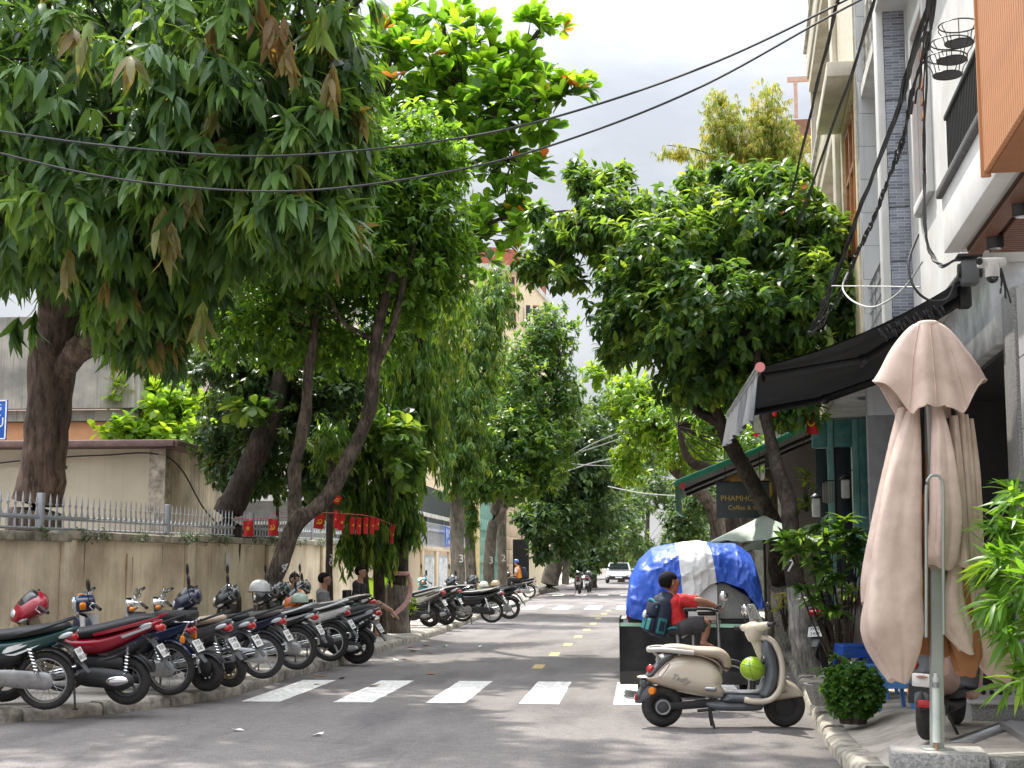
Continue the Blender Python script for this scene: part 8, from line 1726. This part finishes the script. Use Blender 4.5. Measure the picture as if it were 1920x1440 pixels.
for s in (-1, 1):
    MB().box((s*.68, .0, .60), (.32, .06, .10), bev=.03).build('headlight', CLEARLENS, CAR); MB().box((s*1.02, 1.35, 1.05), (.2, .1, .13), bev=.04).build('mirror', CW, CAR)
    for y in (.75, 3.4): w_ = MB().torus((s*.84, y, .34), (1, 0, 0), .23, .11, 24, 8).build('wheel', RUBBER, CAR); MB().cyl((s*.80, y, .34), (s*.93, y, .34), .19, n=16).build('rim', ALU, w_)
# ---------------------------------------------------------------- folded cantilever parasol on its granite block
PY_ = 9.9; pb = at(1757, 1405, PY_); PB = Vector((pb.x, PY_, pb.z))
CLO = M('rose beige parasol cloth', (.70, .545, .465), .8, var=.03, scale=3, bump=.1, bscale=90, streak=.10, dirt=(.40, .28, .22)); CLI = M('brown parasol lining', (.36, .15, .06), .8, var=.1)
POLE = M('grey green aluminium', (.38, .40, .375), .4, .4, .06)
pa = thing('parasol', 'tall folded rose beige cantilever parasol on a granite block', 'parasol', PB)
def p_(u, v, dy=0.): return at(u, v, PY_ + dy) - PB
def lobe(pts, hw, dep, seed, dy=0., n=56, pleat=5, amp=.10, open_=False):
    q = cr_interp([(*p_(u, v, dy + ddy), h*PY_/F, d) for (u, v, ddy), h, d in zip(pts, hw, dep)], 12); m = MB(); vs = []; L_ = len(q)
    for i, x in enumerate(q):
        c = Vector(x[:3]); t = i/(L_-1)
        for j in range(n):
            a = 2*math.pi*j/n; ca, sa = math.cos(a), math.sin(a); ph = (a*pleat/(2*math.pi) + seed + .35*math.sin(t*3+seed)) % 1
            tri = abs(ph*2-1)*2-1
            f = 1 + amp*tri*(.4+.6*t) + .04*mnoise.noise(Vector((ca*1.3+seed, sa*1.3, t*2.5))) + .022*mnoise.noise(Vector((ca*4+seed, sa*4, t*12))) + .03*mnoise.noise(Vector((ca*3+seed, sa*9, t*30)))
            vs.append(c + Vector((x[3]*math.copysign(abs(ca)**.85, ca)*f, x[4]*math.copysign(abs(sa)**.85, sa)*f, .02*math.sin(a*2+seed)*t*t)))
    fs = [(i*n+j, i*n+(j+1) % n, (i+1)*n+(j+1) % n, (i+1)*n+j) for i in range(L_-1) for j in range(n)]; fs += [tuple(range(n)), tuple((L_-1)*n + j for j in range(n-1, -1, -1))]
    return m.add(vs, fs)
def join(ms):
    m = MB()
    for k in ms: b_n = len(m.v); m.v += k.v; m.f += [tuple(b_n+i for i in f) for f in k.f]; m.mi += k.mi
    return m
join([lobe([(1712, 770, 0), (1700, 850, -.02), (1686, 970, -.04), (1676, 1100, -.05), (1672, 1190, -.05), (1684, 1276, -.03)], [11, 26, 40, 50, 52, 16], [.05, .09, .12, .13, .13, .05], .15, pleat=4, amp=.16),
      lobe([(1694, 765, .10), (1682, 840, .1), (1660, 960, .1), (1641, 1070, .1), (1630, 1134, .1)], [10, 17, 22, 22, 13], [.05, .08, .09, .09, .05], .6, pleat=3, amp=.14)]).build('canopy_fold', CLO, pa, smooth=1.0)
join([lobe([(1752, 738, -.05), (1764, 810, -.09), (1772, 900, -.10), (1774, 980, -.09), (1766, 1040, -.08), (1762, 1064, -.06)], [5, 15, 24, 27, 26, 20], [.03, .07, .08, .08, .07, .04], .3, pleat=5, amp=.22),
      lobe([(1788, 780, -.02), (1796, 900, -.03), (1800, 1000, -.04), (1803, 1060, -.04)], [7, 10, 13, 15], [.04, .06, .06, .05], .8, pleat=4, amp=.2)]).build('canopy_fold', CLO, pa, smooth=.9)
join([lobe([(1800+k*9, 770+8*k, .05+.03*k), (1808+k*9, 880, .06+.03*k), (1813+k*9, 980, .07+.03*k), (1815+k*10, 1065, .08+.03*k)], [6, 9, 10, 11], [.05, .08, .09, .08], .2+.3*k, pleat=2, amp=.12, n=24) for k in range(3)]).build('canopy_fold', CLO, pa, smooth=1.0)
join([lobe([(1802, 1010, .12), (1822, 1110, .13), (1846, 1190, .14), (1870, 1250, .15), (1882, 1290, .15)], [16, 26, 36, 30, 7], [.05, .07, .07, .05, .02], .45, pleat=3, amp=.15),
      lobe([(1792, 1050, .02), (1786, 1120, .03), (1794, 1180, .04), (1812, 1222, .05)], [10, 18, 26, 14], [.04, .06, .05, .03], .75, pleat=4, amp=.2)]).build('canopy_fold', CLO, pa, smooth=1.0)
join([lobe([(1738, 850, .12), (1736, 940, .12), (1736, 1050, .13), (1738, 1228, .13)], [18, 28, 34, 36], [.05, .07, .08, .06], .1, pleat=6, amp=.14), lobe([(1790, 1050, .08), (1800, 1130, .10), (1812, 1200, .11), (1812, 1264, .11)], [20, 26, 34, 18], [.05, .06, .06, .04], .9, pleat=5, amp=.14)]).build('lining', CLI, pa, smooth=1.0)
MB().sweep([p_(1728, 700, .06), p_(1730, 800, .06), p_(1732, 1190, .10)], .016, .016, 8).build('mast_tube', IRON, pa); MB().sweep([p_(1786, 720, .08), p_(1788, 820, .08)], .014, .014, 8).build('mast_tube', IRON, pa)
# the small upper tier
m = MB(); ap = p_(1739, 606)
hemz = lambda a: (p_(1739, 740).z - ap.z) + .10*math.cos(2*a)**1 - .13*math.exp(-((abs(math.sin(a))-.72)/.16)**2)*(1 if abs(math.cos(a)) > .3 else 0)
def tier(i, j):
    a = 2*math.pi*i; t = j; rr_ = .075 + (.30 + .075*math.cos(2*a) + .02*math.sin(6*a) - .05*math.exp(-((abs(math.sin(a))-.72)/.16)**2) - .075)*t**.85
    z = hemz(a)*t**1.25 ; return (ap.x + rr_*math.cos(a) + .012*mnoise.noise(Vector((math.cos(a)*2, math.sin(a)*2, t*3)))*t, ap.y + rr_*.85*math.sin(a), ap.z + z + .02*mnoise.noise(Vector((math.cos(a)*3, math.sin(a)*3, t*2)))*t)
m.grid(tier, 96, 18); m.grid(lambda i, j: tuple(Vector(tier(i, j)) - Vector((tier(i, j)[0]-ap.x, tier(i, j)[1]-ap.y, 0))*.02 - Vector((0, 0, .006))), 96, 18); m.lathe([(0, .012), (.06, .012), (.078, 0), (.078, -.02)], ap, n=24); m.build('upper_tier', CLO, pa, smooth=1.4); MB().tube([tier(k/96, 1) for k in range(96)], .006, 5, closed=True).build('hem_piping', CLO, pa); [MB().tube([tuple(Vector(tier(q, t/12)) + Vector((math.cos(6.283*q), math.sin(6.283*q), 0))*.003) for t in range(13)], .0035, 5).build('seam', CLO, pa) for q in (.62, .75, .88)]
m = MB(); m.sweep([p_(1745, 700), p_(1752, 900), p_(1755, 1060), p_(1757, 1404)], [.044]*4, [.032]*4, 12, .35, up=(0, 1, 0)); m.build('pole', POLE, pa, smooth=.5)
m = MB(); m.tube([tuple(x) for x in cr_interp([tuple(p_(1737, 1195, -.235)), tuple(p_(1737, 1050, -.235)), tuple(p_(1737, 920, -.235)), tuple(p_(1743, 895, -.235)), tuple(p_(1753, 891, -.235)), tuple(p_(1763, 896, -.235)), tuple(p_(1769, 920, -.235)), tuple(p_(1769, 1050, -.235)), tuple(p_(1770, 1190, -.2))], 6)], .0105, 8); m.build('arm_loop', POLE, pa, smooth=1.3)
m = MB(); m.cyl(p_(1754.5, 1290, -.07), p_(1756, 1392, -.07), .024, n=14); m.cyl(p_(1754, 1270, -.07), p_(1754.5, 1290, -.07), .02, .022, n=12); cr_ = m.build('crank_sleeve', M('white crank sleeve', (.66, .70, .66), .4), pa); MB().cyl(p_(1756, 1392, -.07), p_(1757.5, 1450, -.075), .012, n=10).build('crank_rod', M('copper rod', (.45, .25, .17), .35, .6), pa); MB().cyl(p_(1754, 1262, -.07), p_(1754, 1270, -.07), .014, n=10).build('crank_knob', P_WHITE, pa); MB().cyl(p_(1754.3, 1279, -.072), p_(1754.5, 1289, -.072), .0245, n=14).build('crank_ring', STEEL, pa)
MB().box((0, 0, .006), (.2, .16, .012), bev=.004).build('foot_plate', POLE, pa)
bl = thing('granite_block', 'speckled grey granite block under the parasol pole', 'block', (PB.x, PB.y, PB.z - .12), R_(-6))
MB().box((-.0, -.02, .06), (.60, .44, .119), bev=.008).build('stone', GREYSTONE, bl); MB().box((0, -.02, -.03), (.5, .36, .05)).build('stone_foot', DARKST, bl); MB().box((0, -.02, .1205), (.585, .425, .003)).build('polished_top', POLST, bl)
# drain grate, stone steps and pierced block beside it
dg = gr(1800, 1392, .285); de = gr(1930, 1345, .285); DD = (de-dg); LN = DD.length
gt_ = thing('drain_grate', 'steel slatted drain grate beside the parasol block', 'grate', dg, math.atan2(DD.y, DD.x))
MB().box((LN/2, 0, -.03), (LN, .16, .02)).build('drain_channel', IRON, gt_)
for k in range(int(LN/.062)+1): MB().box((.02+.062*k, 0, .0), (.022, .16, .016), rot=(0, 0, R_(28)), bev=.003).build('grate_bar', STEEL, gt_)
for y in (-.085, .085): MB().box((LN/2, y, .0), (LN, .014, .022)).build('grate_edge', STEEL, gt_)
rp1 = gr(1895, 1420, .33); rs = thing('stone_ramp', 'striped pale granite ramp slab at the lower right corner', 'ramp', (rp1.x+.05, rp1.y-.15, .28), R_(22)); MB().box((.1, 0, .03), (.75, .36, .10), bev=.01).build('slab', GREYSTONE, rs); MB().box((.1, 0, .0805), (.74, .35, .004)).build('slab_top', POLST, rs)
for k in range(4): MB().box((.1, -.11 + .06*k, .085), (.72, .012, .006), bev=.002).build('grip_strip', POLST, rs)
rp2 = gr(1885, 1335, .36); st_ = thing('stone_step', 'polished granite step behind the drain grate', 'step', (rp2.x+.15, rp2.y+.35, .27), R_(-4)); MB().box((.1, 0, .075), (1.0, .7, .15), bev=.008).build('riser', GREYSTONE, st_); MB().box((.1, 0, .155), (1.04, .74, .02), bev=.006).build('tread', POLST, st_)
bp2 = gr(1868, 1300, .42); pb2 = thing('pierced_block', 'row of pierced concrete blocks behind the pink scooter', 'block', (bp2.x, bp2.y+.1, .28), R_(-4))
m = MB(); m.box((0, 0, .10), (.9, .12, .2), bev=.008); m.build('block_row', CONC, pb2)
for i in range(12):
    for k in range(2): MB().cyl((-.40+.075*i, -.0615, .06+.085*k), (-.40+.075*i, -.058, .06+.085*k), .024, n=10).build('hole', IRON, pb2)
# plastic stools by the cafe
SB1 = M('deep blue stool plastic', (.015, .085, .42), .4, var=.04); SB2 = M('light blue stool plastic', (.10, .26, .58), .4, var=.04)
def stool(u, v, z, mat, label, h=.45, w_=.30, rz=.3):
    p = gr(u, v, z); t = thing('stool', label, 'stool', p, rz, 'blue plastic stools outside the cafe')
    m = MB(); m.box((0, 0, h-.02), (w_, w_, .04), bev=.016); m.build('seat', mat, t); a = w_/2
    for sx in (-1, 1):
        for sy in (-1, 1): m = MB(); m.sweep([(sx*a*1.15, sy*a*1.15, 0), (sx*a*.86, sy*a*.86, h-.03)], .026, .022, 4, 1); m.build('leg', mat, t)
    for s in (-1, 1):
        MB().box((s*a*.92, 0, h-.09), (.012, w_*.82, .10), bev=.004).build('side_panel', mat, t); MB().box((0, s*a*.92, h-.09), (w_*.82, .012, .10), bev=.004).build('side_panel', mat, t)
        MB().box((s*a*1.03, 0, h*.42), (.012, w_*.9, .03), bev=.004).build('stretcher', mat, t)
    return t
stool(1600, 1305, .2, SB1, 'dark blue plastic stool, tallest and farthest left', .55, .30, .2); stool(1618, 1312, .21, SB2, 'light blue plastic stool beside the dark blue one', .36, .32, .5); stool(1672, 1330, .24, SB2, 'light blue stool half hidden by the parasol cloth', .34, .28, .1); stool(1640, 1300, .22, SB2, 'light blue stool behind the others near the doorway', .36, .3, .9)
# cafe parasols (open, pale green)
PG = M('pale green parasol cloth', (.48, .57, .50), .75, var=.05); PGU = M('parasol underside', (.28, .36, .32), .8)
for (u, v, Y, hw, lab, tip) in ((1432, 966, 24, .93, 'open pale green parasol behind the black trunks', 40), (1470, 985, 28.5, .95, 'second pale green parasol half hidden behind the first', 38)):
    c = at(u, v, Y); t = thing('open_parasol', lab, 'parasol', (c.x, Y, .13), 0, 'open pale green parasols at the cafe'); zt_ = c.z-.13; m = MB(); n_ = 8
    rim = [(hw*math.cos(2*math.pi*k/n_+.3), hw*math.sin(2*math.pi*k/n_+.3), zt_ - tip*Y/F*1.25) for k in range(n_)]
    for k in range(n_):
        a_, b_2 = rim[k], rim[(k+1) % n_]; mid = tuple((Vector(a_)+Vector(b_2))/2*1.0 + Vector((0, 0, .03)))
        m.add([(0, 0, zt_), a_, mid, b_2], [(0, 1, 2), (0, 2, 3)]); lo = [tuple(Vector(p)-Vector((0, 0, .13))) for p in (a_, mid, b_2)]
    m.build('canopy', PG, t, smooth=0)
    for k in range(n_): MB().cyl((0, 0, zt_-.25), tuple(Vector(rim[k])*.98 - Vector((0, 0, .02 - 0))), .008, n=5).build('rib', IRON, t)
    MB().cyl((0, 0, 0), (0, 0, zt_+.06), .022, n=10).build('pole', IRON, t); MB().lathe([(0, 0), (.22, 0), (.2, .08), (.04, .1)], n=14).build('base', CONC, t)
# cafe board
c = at(1393, 938, 25.2); sg = thing('cafe_sign', 'dark slate cafe board with gold lettering hung between the trunks', 'sign', c, R_(3)); wS, hS = 98*25.2/F, 66*25.2/F
SLB = M('slate sign board', (.055, .065, .072), .5, var=.15, scale=5); GOLD = M('gold sign lettering', (.62, .40, .06), .45)
MB().box((0, 0, 0), (wS, .04, hS), bev=.008).build('board', SLB, sg); MB().box((0, .0, hS/2+.015), (wS+.04, .06, .03)).build('frame_bar', IRON, sg)
text('PHAMHOUSE', .135, GOLD, 'lettering', sg, Matrix.Translation((.01, -.0215, .03)) @ TF); text('Coffee & tea', .11, GOLD, 'lettering', sg, Matrix.Translation((.02, -.0215, -.13)) @ TF)
for x in (-.3, .3): MB().cyl((x, 0, hS/2), (x, 0, hS/2+.6), .008, n=6).build('hanger', IRON, sg)
lp = at(1385, 898, 25.4); ll = thing('lamp_shade', 'orange basket lampshade above the cafe board', 'lamp', lp); MB().lathe([(.03, .10), (.14, .06), (.27, -.02), (.30, -.06), (.28, -.06), (.12, .04)], n=18).build('shade', M('straw lampshade', (.55, .30, .09), .7), ll, smooth=1); MB().cyl((0, 0, .1), (0, 0, .7), .006, n=6).build('cord', IRON, ll)
lp = at(1437, 917, 25.3); ll = thing('lantern', 'yellow hanging lantern right of the cafe board', 'lamp', lp); MB().lathe([(.03, .18), (.09, .12), (.10, -.1), (.05, -.16)], n=12).build('shade', M('yellow lantern paper', (.70, .42, .06), .6), ll); MB().cyl((0, 0, .18), (0, 0, .5), .005, n=6).build('cord', IRON, ll)
# second awning: green edged cloth of the cafe
GAW = M('green awning cloth', (.03, .25, .15), .7, var=.15); UAW = M('striped awning underside', (.16, .17, .16), .8, var=.3, scale=3)
a0, a1 = at(1268, 908, 25), at(1562, 778, 25); b0_, b1_ = a0 + Vector((.25, 5, .0)), a1 + Vector((.3, 5, 0)); t = thing('awning', 'green edged cafe awning sloping out over the road below the tree', 'awning', (a0+a1)/2); O_ = (a0+a1)/2
fa = lambda a, b: tuple(a0.lerp(a1, a).lerp(b0_.lerp(b1_, a), b) - O_ + Vector((0, 0, -.05*math.sin(math.pi*a))))
m = MB(); m.grid(fa, 10, 10); m.grid(lambda a, b: tuple(Vector(fa(a, b))-Vector((0, 0, .012))), 10, 10); m.build('cloth', UAW, t)
MB().sweep([Vector(fa(0, 0))+Vector((0, -.03, .02)), Vector(fa(.5, 0))+Vector((0, -.03, .02)), Vector(fa(1, 0))+Vector((0, -.03, .02))], .02, .05, 8).build('edge_trim', GAW, t)
m = MB(); va = lambda a, b: tuple(Vector(fa(0, a)) + Vector((-.02+.03*math.sin(a*30)*b, 0, -.46*b*(1-.15*a)))); m.grid(va, 40, 4); m.grid(lambda a, b: tuple(Vector(va(a, b))+Vector((.006, 0, 0))), 40, 4); m.build('valance', M('mint valance cloth', (.20, .48, .34), .7), t)
MB().cyl(fa(0, 0), fa(0, 1), .035, n=10).build('front_bar', GAW, t); MB().cyl(Vector(fa(0, 0))+Vector((.1, -.05, -.03)), Vector(fa(0, 0))+Vector((.1, -.02, -.03)), .06, n=12).build('bar_end_cap', REDLENS, t)
for k in (.35, .7): MB().sweep([Vector(fa(.04, k))-Vector((0, 0, .06)), Vector(fa(.98, k))-Vector((0, 0, .08))], .025, .035, 6).build('support_arm', IRON, t)
# small red things in the tree: flag on the canopy, red bows
c = at(1518, 792, 22); fl = thing('small_flag', 'small red flag with yellow emblem hanging under the canopy edge', 'flag', c); m = MB(); ff = lambda a, b: (.16*(a-.5)+.05*b, .02*math.sin(a*6), .16-.34*b); m.grid(ff, 6, 6); m.grid(lambda a, b: tuple(Vector(ff(a, b))+Vector((0, .004, 0))), 6, 6); m.build('cloth', FLAGRED, fl); MB().torus((.02, -.03, .0), (0, 1, 0), .05, .012, 14, 5, a0=0, a1=4.5).build('emblem', FLAGY, fl); MB().cyl((.1, .01, .3), (-.1, .01, -.3), .008, n=6).build('stick', IRON, fl)
c = at(1505, 790, 22.4); gf = thing('green_cloth', 'bright green cloth scrap beside the small red flag', 'cloth', c); m = MB(); m.grid(lambda a, b: (.22*(a-.5), .02*math.sin(a*5), .12*a-.16*b+.05), 5, 5); m.build('cloth', GAW, gf)
for i, (u, v) in enumerate(((1452, 768), (1462, 738), (1418, 814))):
    c = at(u, v, 21.2); rb_ = thing('red_bow', ('red cloth bow hanging below the awning valance', 'faded red ribbon among the leaves above the bow', 'tiny red tag on the branch left of the bow')[i], 'ribbon', c); m = MB(); s_3 = (.10, .07, .05)[i]
    m.ball((-.5*s_3, 0, 0), (.55*s_3, .2*s_3, .4*s_3), 8, 6); m.ball((.5*s_3, 0, .1*s_3), (.55*s_3, .2*s_3, .4*s_3), 8, 6); m.ball((0, 0, -.5*s_3), (.35*s_3, .15*s_3, .6*s_3), 8, 6); m.build('bow', FLAGRED, rb_)
# paving edge planter stones by the bush and a dark pot
pot(1600, 1350, .21, 'low pot under the round bush', .55, IRON)
